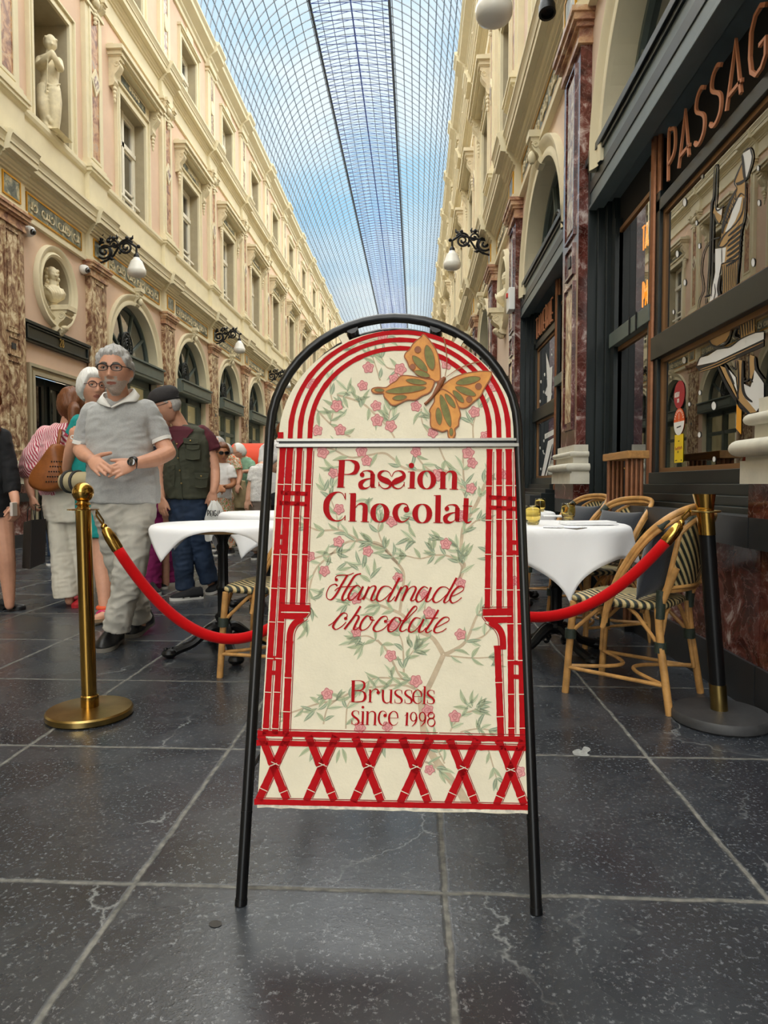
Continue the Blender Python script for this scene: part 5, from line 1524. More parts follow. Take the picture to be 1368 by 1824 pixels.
def oval(x, y, a, b_, deg, mi, h, n=22, tip=1.0):
    c, s = math.cos(math.radians(deg)), math.sin(math.radians(deg))
    q = [(x + a * math.cos(t) * c - b_ * math.sin(t) * abs(math.sin(t)) ** .25 * s, y + a * math.cos(t) * s + b_ * math.sin(t) * abs(math.sin(t)) ** .25 * c) for t in [2 * PI * i / n for i in range(n)]]
    bf.add([dfn(u, v, h) for u, v in q], [tuple(range(n))], mi)
    Q = [D_(*p) for p in q + [q[0]]]; bf.ribbon(Q, [1.0] * (n + 1), SPf, h + .0002, None, 3)


for a in ((685, 320, 125, 45, 76), (590, 380, 105, 36, 47), (612, 478, 80, 28, 18), (555, 555, 102, 26, 8), (455, 632, 198, 34, -6), (395, 710, 70, 26, -6), (1060, 545, 122, 36, -12), (1035, 647, 108, 33, 22), (965, 700, 78, 28, 48), (885, 742, 84, 27, 54), (840, 838, 165, 36, 73), (775, 892, 85, 31, 84), (895, 1045, 40, 19, 88), (195, 637, 48, 18, 4)): oval(*a, 1, .0053)
for x, y, r in ((570, 242, 31), (520, 410, 27), (1160, 600, 32), (1070, 727, 30)): oval(x, y, r, r, 0, 2, .0053)
bf.build('butterfly', [OR, OG, OB, OE], sign, fix=False)
bd = MB(); q = [(815, 530), (790, 570), (765, 620), (735, 670), (700, 715), (665, 752), (638, 775)]
bd.tube([SP(*D_(*p), .006) for p in cat2(q, 4)], [.004 + .003 * math.sin(min(1, i / 14) * PI) + (.002 if i < 6 else 0) for i in range(25)], 10); bd.ball(SP(*D_(825, 525), .006), .0058, 0, 10)
bd.build('butterfly_body', OB, sign, smooth='all')
an = MB()
for p in ([(832, 505), (848, 420), (852, 330), (838, 200), (820, 120)], [(846, 512), (890, 480), (950, 440), (1060, 390), (1180, 358)]):
    q = [D_(*x) for x in cat2(p, 5)]; an.ribbon(q, [lerp(.7, 2.6, i / (len(q) - 1)) for i in range(len(q))], SPf, .0062)
an.build('antenna', OE, sign, fix=False)
# ------------------------------------------------------------------ rope barrier
def ring_tube(m, c, r, w, M_=None, mi=0, n=18):
    m.tube([V(c) + (M_ @ V((r * math.cos(2 * PI * i / n), r * math.sin(2 * PI * i / n), 0)) if M_ else V((r * math.cos(2 * PI * i / n), r * math.sin(2 * PI * i / n), 0))) for i in range(n)], w, 6, mi, closed=True)


def lean(c, top):
    c = V(c); t = V(top); ax = (t - c); h = ax.z
    return lambda x, y, z: V((c.x + x + ax.x * z / h, c.y + y + ax.y * z / h, z))


def brass_post(c, top, label, tilt=.0):
    r = empty('stanchion', (c[0], c[1], 0), label, 'barrier post', 'rope barrier posts')
    f = lean((c[0], c[1], 0), top); H = top[2]
    m = MB(); m.lathe([(.165, 0), (.172, .006), (.172, .026), (.166, .033), (.06, .037), (.033, .04)], (c[0], c[1], 0), 40); m.build('base', M['agedbrass'], r, smooth=True)
    m = MB(); m.loft([[f(.0305 * math.cos(a), .0305 * math.sin(a), z) for a in [2 * PI * i / 24 for i in range(24)]] for z in (.037, .3, H - .11)]); m.lathe([(.036, .037), (.036, .085), (.031, .09)], (c[0] + .001, c[1], 0), 24); m.build('pole', M['brass'], r, smooth=True)
    t = f(0, 0, H - .11)
    m = MB(); m.lathe([(.03, 0), (.062, .002), (.062, .006), (.03, .008), (.026, .012), (.022, .02), (.032, .026), (.024, .034), (.022, .042)], t, 24); m.ball(t + V((0, 0, .075)), .043, 0, 24); m.build('finial', M['brass'], r, smooth=True)
    return t


def black_post(c, top, label):
    r = empty('stanchion', (c[0], c[1], 0), label, 'barrier post', 'rope barrier posts')
    f = lean((c[0], c[1], 0), top); H = top[2]
    cyl = lambda m, r0, z0, z1, r1=None: m.loft([[f(q * math.cos(a), q * math.sin(a), z) for a in [2 * PI * i / 24 for i in range(24)]] for z, q in ((z0, r0), (z1, r1 or r0))])
    m = MB(); m.lathe([(.178, 0), (.186, .008), (.186, .034), (.178, .044), (.05, .05)], (c[0], c[1], 0), 44); m.build('base', mat('worn_black_base', '#3a3a3b', .5, var=.2, vscale=20), r, smooth=True)
    m = MB(); cyl(m, .031, .05, H); m.build('pole', M['black'], r, smooth=True)
    m = MB(); cyl(m, .033, .048, .155); m.build('collar', M['agedbrass'], r, smooth=True)
    m = MB(); cyl(m, .033, H - .165, H - .06); cyl(m, .033, H - .06, H, .044); m.build('head', M['brass'], r, smooth=True)
    t = f(0, 0, H - .07)
    m = MB(); ring_tube(m, t, .056, .004); m.build('hook_ring', M['agedbrass'], r, smooth=True)
    return t


def rope(a, b, zlow, label):
    a = V(a); b = V(b)
    n = 40; pts = []
    d = b - a; fa = math.sqrt(max(a.z - zlow, .01)); fb = math.sqrt(max(b.z - zlow, .01)); t0 = fa / (fa + fb)
    k = (a.z - zlow) / t0 ** 2
    for i in range(n + 1):
        t = i / n; p = a.lerp(b, t); p.z = zlow + k * (t - t0) ** 2; pts.append(p)
    r = empty('velvet_rope', pts[20], label, 'rope', 'velvet barrier ropes')
    e = 3
    m = MB(); m.tube(pts[e:n + 1 - e], .0225, 14, up=(0, 1, 0)); m.build('velvet', M['rope'], r, smooth='all')
    for s, q in ((0, pts[:e + 1]), (1, pts[-e - 1:])):
        if s: q = q[::-1]
        m = MB(); m.tube([q[1].lerp(q[2], .2), q[1].lerp(q[2], .4), q[2], q[3], q[3].lerp(q[2], -.15)], [.012, .02, .0245, .0245, .022], 14); m.ball(q[1].lerp(q[2], .1), .014, 0, 10)
        m.tube([q[1], q[1] + V((0, .0, .02)), q[0] + V((0, 0, .012)), q[0], q[0] + V((0, 0, -.012)), q[1]], .0045, 6)
        m.build('clip', M['brass'], r, smooth=True)


cL = onZ(160, 1266, .02); tL = onY(147, 868, cL.y)
tl = brass_post((cL.x, cL.y), V((tL.x, cL.y, .97)), 'polished brass barrier post with ball finial and round base')
cR = onZ(1283, 1272, .03); tR = onY(1254, 880, cR.y)
tr = black_post((cR.x, cR.y), V((tR.x, cR.y, tR.z)), 'black barrier post with brass head leaning by the marble wall')
tm = brass_post((-.17, 2.85), V((-.17, 2.85, .97)), 'brass barrier post standing behind the pavement sign')
rope(tl + V((.055, 0, -.01)), tm + V((-.06, 0, -.01)), .315, 'red velvet rope hanging from the polished brass ball post')
rope(tm + V((.06, 0, -.01)), tr + V((-.06, 0, 0)), .415, 'red velvet rope hanging from the black post')

# ------------------------------------------------------------------ cafe tables
WOOD = mat('table_wood', '#a9854f', .5, var=.25, vscale=5, stretch=(1, 12, 1))
CLOTH = mat('white_linen', '#eeeeef', .8, bump=.12, bscale=500, sheen=.2)


def cafe_table(x, y, label, R=.37):
    r = empty('cafe_table', (x, y, 0), label, 'table', 'cafe tables')
    c = V((x, y, 0))
    m = MB(); m.lathe([(R - .01, .706), (R, .71), (R, .735), (R - .005, .74)], c, 40); m.build('tabletop', WOOD, r, smooth=True)
    m = MB()
    rings = []
    for z, q in ((.12, .03), (.14, .045), (.16, .05), (.18, .036), (.2, .046), (.215, .05), (.23, .035), (.25, .032), (.36, .033), (.37, .04), (.385, .04), (.395, .031), (.42, .03), (.58, .029), (.60, .036), (.615, .036), (.63, .028), (.66, .034), (.68, .05), (.706, .05)):
        rings.append([c + V((q * (1 - (.09 if k % 2 else 0)) * math.cos(2 * PI * k / 24), q * (1 - (.09 if k % 2 else 0)) * math.sin(2 * PI * k / 24), z)) for k in range(24)])
    m.loft(rings); m.box((x - .09, y - .09, .69), (x + .09, y + .09, .706)); m.build('column', M['iron'], r, smooth=True)
    for k in range(4):
        a = k * PI / 2 + .5; e = V((math.cos(a), math.sin(a), 0)); m = MB()
        m.tube([c + e * q + V((0, 0, z)) for q, z in cat2([(.02, .14), (.06, .15), (.11, .12), (.17, .07), (.24, .045), (.29, .03)], 3)], [.03, .03, .03, .03, .029, .028, .026, .026, .025, .024, .024, .024, .025, .026, .028, .024][:16], 8)
        m.tube([c + e * (.07 + .028 * math.cos(t * .6) * (1 - t / 12)) + V((0, 0, .085 + .028 * math.sin(t * .6) * (1 - t / 12))) for t in range(11)], .01, 6)
        m.ball(c + e * .3 + V((0, 0, .028)), (.045, .045, .028), 0, 12)
        for j in range(3): m.ball(c + e * (.26 + .03 * j) + V((0, 0, .05)), .014, 0, 6)
        m.build('foot', M['iron'], r, smooth=True)
    return r


def tablecloth(x, y, a, rot, label, R=.37, seed=1, zt=.742):
    n = 48; rg = random.Random(seed); ph = [rg.uniform(0, 6) for _ in range(4)]
    m = MB(); vs = []
    for i in range(n + 1):
        for j in range(n + 1):
            u = (i / n * 2 - 1) * a; v = (j / n * 2 - 1) * a
            d = math.hypot(u, v); an = math.atan2(v, u)
            if d <= R: p = (u, v, 0)
            else:
                o = d - R; fold = math.sin(5 * an + ph[0]) * .5 + .35 * math.sin(9 * an + ph[1])
                bend = .03
                if o < bend * 1.57:
                    q = o / bend; hr = R + bend * math.sin(q); z = -bend * (1 - math.cos(q))
                else:
                    e = o - bend * 1.57; hr = R + bend + e * (.16 + .17 * fold); z = -bend - e * (.96 - .06 * fold)
                an2 = an + .05 * o * math.sin(7 * an + ph[2]) / .3
                p = (hr * math.cos(an2), hr * math.sin(an2), z)
            c, s = math.cos(rot), math.sin(rot)
            vs.append(V((x + p[0] * c - p[1] * s, y + p[0] * s + p[1] * c, zt + p[2] + .0015 * math.sin(9 * u + ph[3]) * math.sin(8 * v))))
    m.add(vs, [(i * (n + 1) + j, i * (n + 1) + j + 1, (i + 1) * (n + 1) + j + 1, (i + 1) * (n + 1) + j) for i in range(n) for j in range(n)])
    o = m.build('tablecloth', CLOTH, at=(x, y, zt), smooth='all')
    sd_ = o.modifiers.new('s', 'SOLIDIFY'); sd_.thickness = .003; sd_.offset = 1
    return tag(o, label, 'tablecloth', 'white tablecloths')


T1 = (-1.105, 3.80); T2 = (.80, 3.86); T3 = (-1.17, 5.35); T4 = (.74, 5.6)
cafe_table(*T1, 'round cafe table on iron pedestal beside the pavement sign, behind the red rope')
cafe_table(*T2, 'round cafe table on iron pedestal laid with glasses near the rattan chairs')
cafe_table(*T3, 'round cafe table beyond the first table, near the man in the vest')
cafe_table(*T4, 'round cafe table beyond the laid table, close to the tavern wall')
tablecloth(*T1, .405, .2, 'short white cloth showing the wooden table rim', seed=5)
tablecloth(*T2, .55, .70, 'long white cloth hanging in points from the laid table', seed=2)
tablecloth(*T3, .52, .62, 'white cloth on the table beyond, a corner hanging behind the iron column', seed=3)
tablecloth(*T4, .50, .70, 'white cloth on the far table close to the tavern wall', seed=7)
AMB = mat('amber_glass', '#f3e3a0', .03, trans=1, ior=1.45)


def tumbler(p, label, k=1.0):
    m = MB(); c = V(p)
    prof = [(.0, .006), (.026, .004), (.03, .0), (.034, .008), (.041, .03), (.043, .055), (.041, .08), (.038, .104), (.0365, .104), (.0395, .08), (.041, .055), (.039, .03), (.03, .012), (.001, .010)]
    m.lathe([(max(r, .001) * k, z * k) for r, z in prof], c, 28)
    tag(m.build('tumbler', AMB, at=c, smooth='all'), label, 'glass', 'amber tumblers')


tumbler(onZ(1012, 926, .748), 'amber tumbler standing alone in the middle of the laid table')
tumbler(onZ(949, 934, .748), 'amber tumbler half hidden by the pavement sign')
tumbler(onZ(962, 911, .748), 'amber tumbler on the farther table behind the laid one')
# napkin and knife on the laid table
c = onZ(1048, 934, .748); m = MB()
for k, (w, h) in enumerate(((.15, .07), (.148, .068), (.146, .066))):
    m.prism([(-w + .004 * k, -h), (w - .004 * k, -h * .9), (w, h), (-w, h * .96)], lambda a, b, z: V((c.x + a * .96 - b * .2, c.y + a * .2 + b * .96, c.z + z)), .006 * k, .006 * k + .006)
tag(m.build('napkin', CLOTH, at=c, bevel=.002), 'folded white napkin at the edge of the laid table', 'napkin')
c = onZ(1005, 941, .749); m = MB()
m.tube([c + V((-.1, .02, .004)), c + V((-.02, .008, .004)), c + V((.0, .004, .004))], [.005, .006, .004], 8); m.tube([c + V((0, .004, .004)), c + V((.06, -.006, .003)), c + V((.11, -.012, .003))], [.004, .01, .002], 8, flat=.25)
tag(m.build('knife', mat('steel', '#b8b8b6', .25, 1), at=c, smooth=True), 'steel knife lying on the long white cloth', 'knife')
c = onZ(985, 921, .748); m = MB()
m.prism([(-.07, -.06), (.08, -.05), (.07, .07), (-.06, .05)], lambda a, b, z: V((c.x + a, c.y + b, c.z + z)), 0, .012)
tag(m.build('napkin', CLOTH, at=c, bevel=.003), 'small folded napkin behind the lone amber tumbler', 'napkin')

# ------------------------------------------------------------------ rattan bistro chairs
CANE = mat('rattan_cane', '#b98a50', .38, var=.28, vscale=14, bump=.06, bscale=90)
WRAP = mat('dark_green_binding', '#2c352c', .5, bump=.3, bscale=200)


def weave_mat(name, axis):
    m = bpy.data.materials.new(name); m.use_nodes = True
    t = m.node_tree; b = t.nodes['Principled BSDF']; nw = t.nodes.new; lk = t.links.new
    b.inputs['Roughness'].default_value = .5
    tc_ = nw('ShaderNodeTexCoord'); sp = nw('ShaderNodeSeparateXYZ'); lk(tc_.outputs['Object'], sp.inputs[0])

    def mt(op, a, c=None):
        n = nw('ShaderNodeMath'); n.operation = op
        for i, x in enumerate((a, c)):
            if x is None: continue
            if isinstance(x, (int, float)): n.inputs[i].default_value = x
            else: lk(x, n.inputs[i])
        return n.outputs[0]
    ax = mt('ABSOLUTE', sp.outputs[0])
    q = sp.outputs[2] if axis == 'z' else sp.outputs[1]
    v = mt('ADD', mt('MULTIPLY', q, 1.0), mt('MULTIPLY', ax, -1.15 if axis == 'z' else 1.0))
    f = mt('FRACT', mt('MULTIPLY', v, 26))
    r = nw('ShaderNodeValToRGB'); r.color_ramp.interpolation = 'CONSTANT'; e = r.color_ramp.elements
    e[0].position = 0; e[0].color = lin('#20231f'); e[1].position = .5; e[1].color = lin('#cdb783')
    x = e.new(.38); x.color = lin('#4a5a3f'); x = e.new(.9); x.color = lin('#a58a52')
    lk(f, r.inputs['Fac']); lk(r.outputs['Color'], b.inputs['Base Color'])
    w1 = mt('SINE', mt('MULTIPLY', mt('ADD', q, ax), 700)); w2 = mt('SINE', mt('MULTIPLY', mt('SUBTRACT', q, ax), 700))
    bp = nw('ShaderNodeBump'); bp.inputs['Strength'].default_value = .5; bp.inputs['Distance'].default_value = .003
    lk(mt('MULTIPLY', w1, w2), bp.inputs['Height']); lk(bp.outputs['Normal'], b.inputs['Normal'])
    return m


WS = weave_mat('woven_seat', 'y'); WBK = weave_mat('woven_back', 'z')


def make_chair(label):
    r = empty('rattan_chair', (0, 0, 0), label, 'chair', 'rattan bistro chairs')
    m = MB(); rings = []
    for z, e in ((.425, -.025), (.43, -.006), (.44, .002), (.452, .0), (.46, -.012), (.463, -.04), (.458, -.15)):
        ring = []
        for k in range(40):
            a = 2 * PI * k / 40; c_, s_ = math.cos(a), math.sin(a); q = 2 / 5
            w = .215 + e if s_ > 0 else .195 + e
            ring.append(V((w * abs(c_) ** q * (1 if c_ > 0 else -1), (.215 + e) * abs(s_) ** q * (1 if s_ > 0 else -1), z)))
        rings.append(ring)
    m.loft(rings); m.build('seat', WS, r, smooth='all')
    # backrest panel between z .53 and .83
    back = lambda a, z: V((a * (.19 + .02 * (z - .5)), -.215 - (z - .45) * .22 - .05 * (1 - a * a), z))
    ztop = lambda a: .835 - .075 * abs(a) ** 3
    m = MB(); rows = []
    for i in range(13):
        rows.append([back(-1 + 2 * j / 16, lerp(.52, ztop(-1 + 2 * j / 16), i / 12)) for j in range(17)])
    n_ = 17; vs = [p for q in rows for p in q]
    m.add(vs, [(i * n_ + j, i * n_ + j + 1, (i + 1) * n_ + j + 1, (i + 1) * n_ + j) for i in range(12) for j in range(16)])
    o = m.build('backrest', WBK, r, smooth='all'); sd_ = o.modifiers.new('s', 'SOLIDIFY'); sd_.thickness = .01; sd_.offset = 0
    m = MB()
    edge = [back(-1, .52)] + [back(-1, lerp(.52, ztop(-1), t)) for t in (.4, .8)] + [back(-1 + 2 * j / 16, ztop(-1 + 2 * j / 16) + .004) for j in range(17)] + [back(1, lerp(.52, ztop(1), t)) for t in (.8, .4)] + [back(1, .52)]
    m.tube(edge, .011, 8); m.tube([back(-1 + 2 * j / 8, .52) for j in range(9)], .011, 8); m.tube([back(-1 + 2 * j / 8, .535) + V((0, -.012, 0)) for j in range(9)], .008, 8)
    for s in (-1, 1): m.tube([back(s * .86, .52) + V((0, .006, 0)), back(s * .86, .8) + V((0, .006, 0))], .008, 6)
    m.build('back_frame', CANE, r, smooth=True)
    m = MB()
    for dx, dy, w in ((0, 0, .0145), (.024, .006, .012)):
        arc_ = [V((-.225 - dx * .2, .02 + dy, .36)), V((-.228, .0, .46)), V((-.235, -.06, .60)), V((-.23, -.15, .74)), V((-.205, -.235, .825)), V((-.14, -.30, .868)), V((0, -.335, .88 - dx))]
        arc_ = [p - V((0, 0, dx)) for p in arc_[:-1]] + [arc_[-1]]
        full = arc_ + [V((-p.x, p.y, p.z)) for p in arc_[-2::-1]]
        m.tube([V(p) for p in cat2(full, 5)], w, 9)
    m.build('arm_frame', CANE, r, smooth=True)
    for s in (-1, 1):
        m = MB(); m.tube([V((s * .185, .185, .43)), V((s * .19, .195, .3)), V((s * .2, .215, .0))], .0165, 10); m.tube([V((s * .165, .195, .43)), V((s * .175, .2, .3)), V((s * .182, .212, .13))], .010, 8); m.build('leg', CANE, r, smooth=True)
        m = MB(); m.tube([back(s * .98, .62) + V((0, -.015, 0)), V((s * .19, -.20, .43)), V((s * .195, -.215, .28)), V((s * .205, -.26, .0))], .0165, 10); m.tube([V((s * .17, -.2, .43)), V((s * .178, -.21, .28)), V((s * .185, -.235, .12))], .010, 8); m.build('leg', CANE, r, smooth=True)
    m = MB()
    for s in (-1, 1):
        m.tube([V((s * .2, .212, .12)), V((s * .2, -.236, .12))], .009, 8)
        m.tube([V((s * .19, .2, .28)), V((s * .16, .08, .40)), V((s * .15, .03, .43))], .009, 8); m.tube([V((s * .19, -.21, .28)), V((s * .165, -.1, .40)), V((s * .15, -.05, .43))], .009, 8)
        m.tube([V((s * .19, .2, .28)), V((s * .1, .2, .40)), V((s * .06, .2, .43))], .009, 8); m.tube([V((s * .19, -.21, .28)), V((s * .1, -.2, .40)), V((s * .06, -.2, .43))], .009, 8)
    for e in (1, -1): m.tube([V(p) for p in cat2([(-.2, e * .22, .125), (-.09, e * .08, .125), (0, e * .03, .125), (.09, e * .08, .125), (.2, e * .22, .125)], 5)], .009, 8)
    m.build('stretcher', CANE, r, smooth=True)
    for s in (-1, 1):
        for a_, b_, w_ in (((s * .188, .198, .255), (s * .186, .198, .30), .026), ((s * .188, -.211, .255), (s * .186, -.211, .30), .026), ((s * .19, -.207, .40), (s * .19, -.212, .52), .02), ((s * .215, -.205, .785), (s * .195, -.235, .82), .022)):
            m = MB(); m.tube([V(a_), V(b_)], w_, 10); m.build('binding', WRAP, r, smooth=True)
    return r


PILL = mat('charcoal_cushion', '#2b2f36', .85, bump=.15, bscale=120, sheen=.3)


def cushion(c, rz, label):
    m = MB(); rings = []; n = 20
    for i in range(n + 1):
        a = -1 + 2 * i / n; ring = []
        for s in (1, -1):
            js = range(n + 1) if s > 0 else range(n, -1, -1)
            for j in js:
                b = -1 + 2 * j / n
                t = (1 - abs(a) ** 2.5) * (1 - abs(b) ** 2.5)
                pin = 1 - .07 * (1 - abs(a) ** 2) * abs(b) - 0
                ring.append(V((a * .19 * (1 - .06 * (1 - b * b)), s * (.003 + .065 * max(t, 0) ** .6), b * .17 * (1 - .06 * (1 - a * a)))))
        rings.append(ring)
    R_ = Matrix.Rotation(rz, 3, 'Z') @ Matrix.Rotation(.25, 3, 'X')
    m.loft([[V(c) + R_ @ p for p in q] for q in rings])
    tag(m.build('cushion', PILL, at=c, smooth='all'), label, 'cushion', 'charcoal cushions')


CH = [((.99, 3.16), 51, 'woven rattan chair beside the black barrier post, turned toward the laid table', 'charcoal cushion in the chair nearest the black barrier post'),
      ((1.12, 4.25), 112, 'woven rattan chair behind the laid table with its back to the tavern wall', 'charcoal cushion on the chair behind the laid table'),
      ((1.17, 5.38), 112, 'woven rattan chair farthest along the tavern wall', 'charcoal cushion on the farthest rattan chair'),
      ((-.735, 3.46), 80, 'woven rattan chair half hidden by the pavement sign at the short-cloth table', None)]
for i, ((x, y), dg, lb, cl) in enumerate(CH):
    o = make_chair(lb) if i == 0 else dup(ch0, loc=(x, y, 0), rz=math.radians(dg), label=lb)
    if i == 0: ch0 = o; o.location = (x, y, 0); o.rotation_euler = (0, 0, math.radians(dg))
    if cl:
        th = math.radians(dg); ly = -.15
        cushion((x - math.sin(th) * ly, y + math.cos(th) * ly, .635), th, cl)

# spilled white splash and a dark gum spot on the paving
for pts, nm, mt_, lb in (([(1020, 1338), (1030, 1334), (1036, 1336), (1040, 1330), (1048, 1331), (1052, 1336), (1046, 1341), (1050, 1346), (1040, 1347), (1030, 1346), (1022, 1344)], 'splash', mat('dried_white_splash', '#8f908d', .8, var=.25, vscale=60), 'dried white splash on the paving between the sign and the chairs'),
                         ([(372, 1646), (376, 1641), (386, 1639), (394, 1642), (394, 1648), (384, 1652), (375, 1650)], 'gum_spot', mat('dark_gum', '#3a3733', .7), 'small dark gum spot on the paving before the sign')):
    m = MB(); q = cat2(pts, 4, True); m.add([onZ(a, b, .0015) for a, b in q], [tuple(range(len(q)))])
    tag(m.build(nm, mt_, at=onZ(*pts[0], .0015), fix=False), lb, 'stain')
# ------------------------------------------------------------------ people
def g_(x, s): return math.exp(-(x / s) ** 2)


def remeshed(mb, name, mats, parent, voxel, sm=2, disp=None, assign=None):
    org = parent.location if parent else V((0, 0, 0))
    me = bpy.data.meshes.new('tmp'); me.from_pydata([p - org for p in mb.v], [], mb.f)
    bm = bmesh.new(); bm.from_mesh(me); bmesh.ops.recalc_face_normals(bm, faces=bm.faces); bm.to_mesh(me); bm.free()
    o = bpy.data.objects.new('tmp', me); COL.objects.link(o)
    r = o.modifiers.new('r', 'REMESH'); r.mode = 'VOXEL'; r.voxel_size = voxel
    if sm:
        s = o.modifiers.new('s', 'SMOOTH'); s.factor = .5; s.iterations = sm
    dg = bpy.context.evaluated_depsgraph_get(); dg.update()
    nm = bpy.data.meshes.new_from_object(o.evaluated_get(dg)); nm.name = name
    bpy.data.objects.remove(o)
    if disp:
        nn = [v.normal.copy() for v in nm.vertices]
        for v, q in zip(nm.vertices, nn): v.co += q * disp(v.co + org)
    nm.materials.clear()
    for m in (mats if isinstance(mats, (list, tuple)) else [mats]): nm.materials.append(m)
    if assign:
        for p in nm.polygons: p.material_index = assign(p.center + org)
    nm.polygons.foreach_set('use_smooth', [True] * len(nm.polygons)); nm.update()
    n = bpy.data.objects.new(name, nm); COL.objects.link(n); n.parent = parent
    return n


def capsule(mb, pts, rs, n=14, flat=1.0, smooth=True):
    q = [V(p) for p in (cat2(pts, 4) if smooth and len(pts) > 2 else pts)]
    m = len(q); R = [lerp(rs[int(t)], rs[min(int(t) + 1, len(rs) - 1)], t - int(t)) for t in [i / (m - 1) * (len(rs) - 1) for i in range(m)]]
    t0 = (q[0] - q[1]).normalized(); t1 = (q[-1] - q[-2]).normalized()
    pre = [(q[0] + t0 * R[0] * k, R[0] * math.sqrt(1 - k * k)) for k in (.96, .8, .45)]; post = [(q[-1] + t1 * R[-1] * k, R[-1] * math.sqrt(1 - k * k)) for k in (.45, .8, .96)]
    mb.tube([a for a, b in pre] + q + [a for a, b in post], [b for a, b in pre] + R + [b for a, b in post], n, flat=flat)


def flatcap(mb, pts, rs, n=16):
    q = [V(p) for p in (cat2(pts, 4) if len(pts) > 2 else pts)]
    m = len(q); R = [lerp(rs[int(t)], rs[min(int(t) + 1, len(rs) - 1)], t - int(t)) for t in [i / (m - 1) * (len(rs) - 1) for i in range(m)]]
    t0 = (q[0] - q[1]).normalized()
    mb.tube([q[0] + t0 * R[0] * k for k in (.96, .8, .45)] + q, [R[0] * math.sqrt(1 - k * k) for k in (.96, .8, .45)] + R, n)


def hand(mb, w, d, n, t, s=1.0, curl=.35, thumb=(.6, .75, -.25), spread=.07, curls=None):
    w = V(w); d = V(d).normalized(); n = V(n); n = (n - d * n.dot(d)).normalized(); t = V(t); t = (t - d * t.dot(d) - n * t.dot(n)).normalized()
    rings = []
    for a, hw, ht in ((-.01, .025, .019), (.015, .028, .018), (.04, .036, .0165), (.065, .041, .015), (.088, .041, .012), (.094, .036, .008)):
        rings.append([w + (d * a + t * (hw * math.cos(q)) + n * (ht * math.sin(q))) * s for q in [2 * PI * k / 14 for k in range(14)]])
    mb.loft(rings)
    for k, (o, st_, L_, r) in enumerate(((.030, .082, .074, .0092), (.0100, .086, .082, .0094), (-.0105, .084, .077, .009), (-.030, .076, .060, .0082))):
        c = curls[k] if curls else curl
        p = w + (d * st_ + t * o) * s; th = c * .5; pts = [p - d * .012 * s, p]; dd = (d + t * (o * spread / .03)).normalized()
        for f in (.46, .30, .24):
            v = dd * math.cos(th) - n * math.sin(th); p = p + v * (L_ * f * s); pts.append(p); th += c
        capsule(mb, pts, [r * s * 1.05, r * s * 1.08, r * s, r * s * .93, r * s * .82], 9, smooth=False)
    td = (d * thumb[0] + t * thumb[1] + n * thumb[2]).normalized(); b = w + (d * .022 + t * .022) * s
    t2 = (td + d * .45).normalized()
    capsule(mb, [b, b + td * .036 * s, b + td * .036 * s + t2 * .034 * s, b + td * .036 * s + t2 * .06 * s], [.015 * s, .0125 * s, .0108 * s, .009 * s], 9, smooth=False)


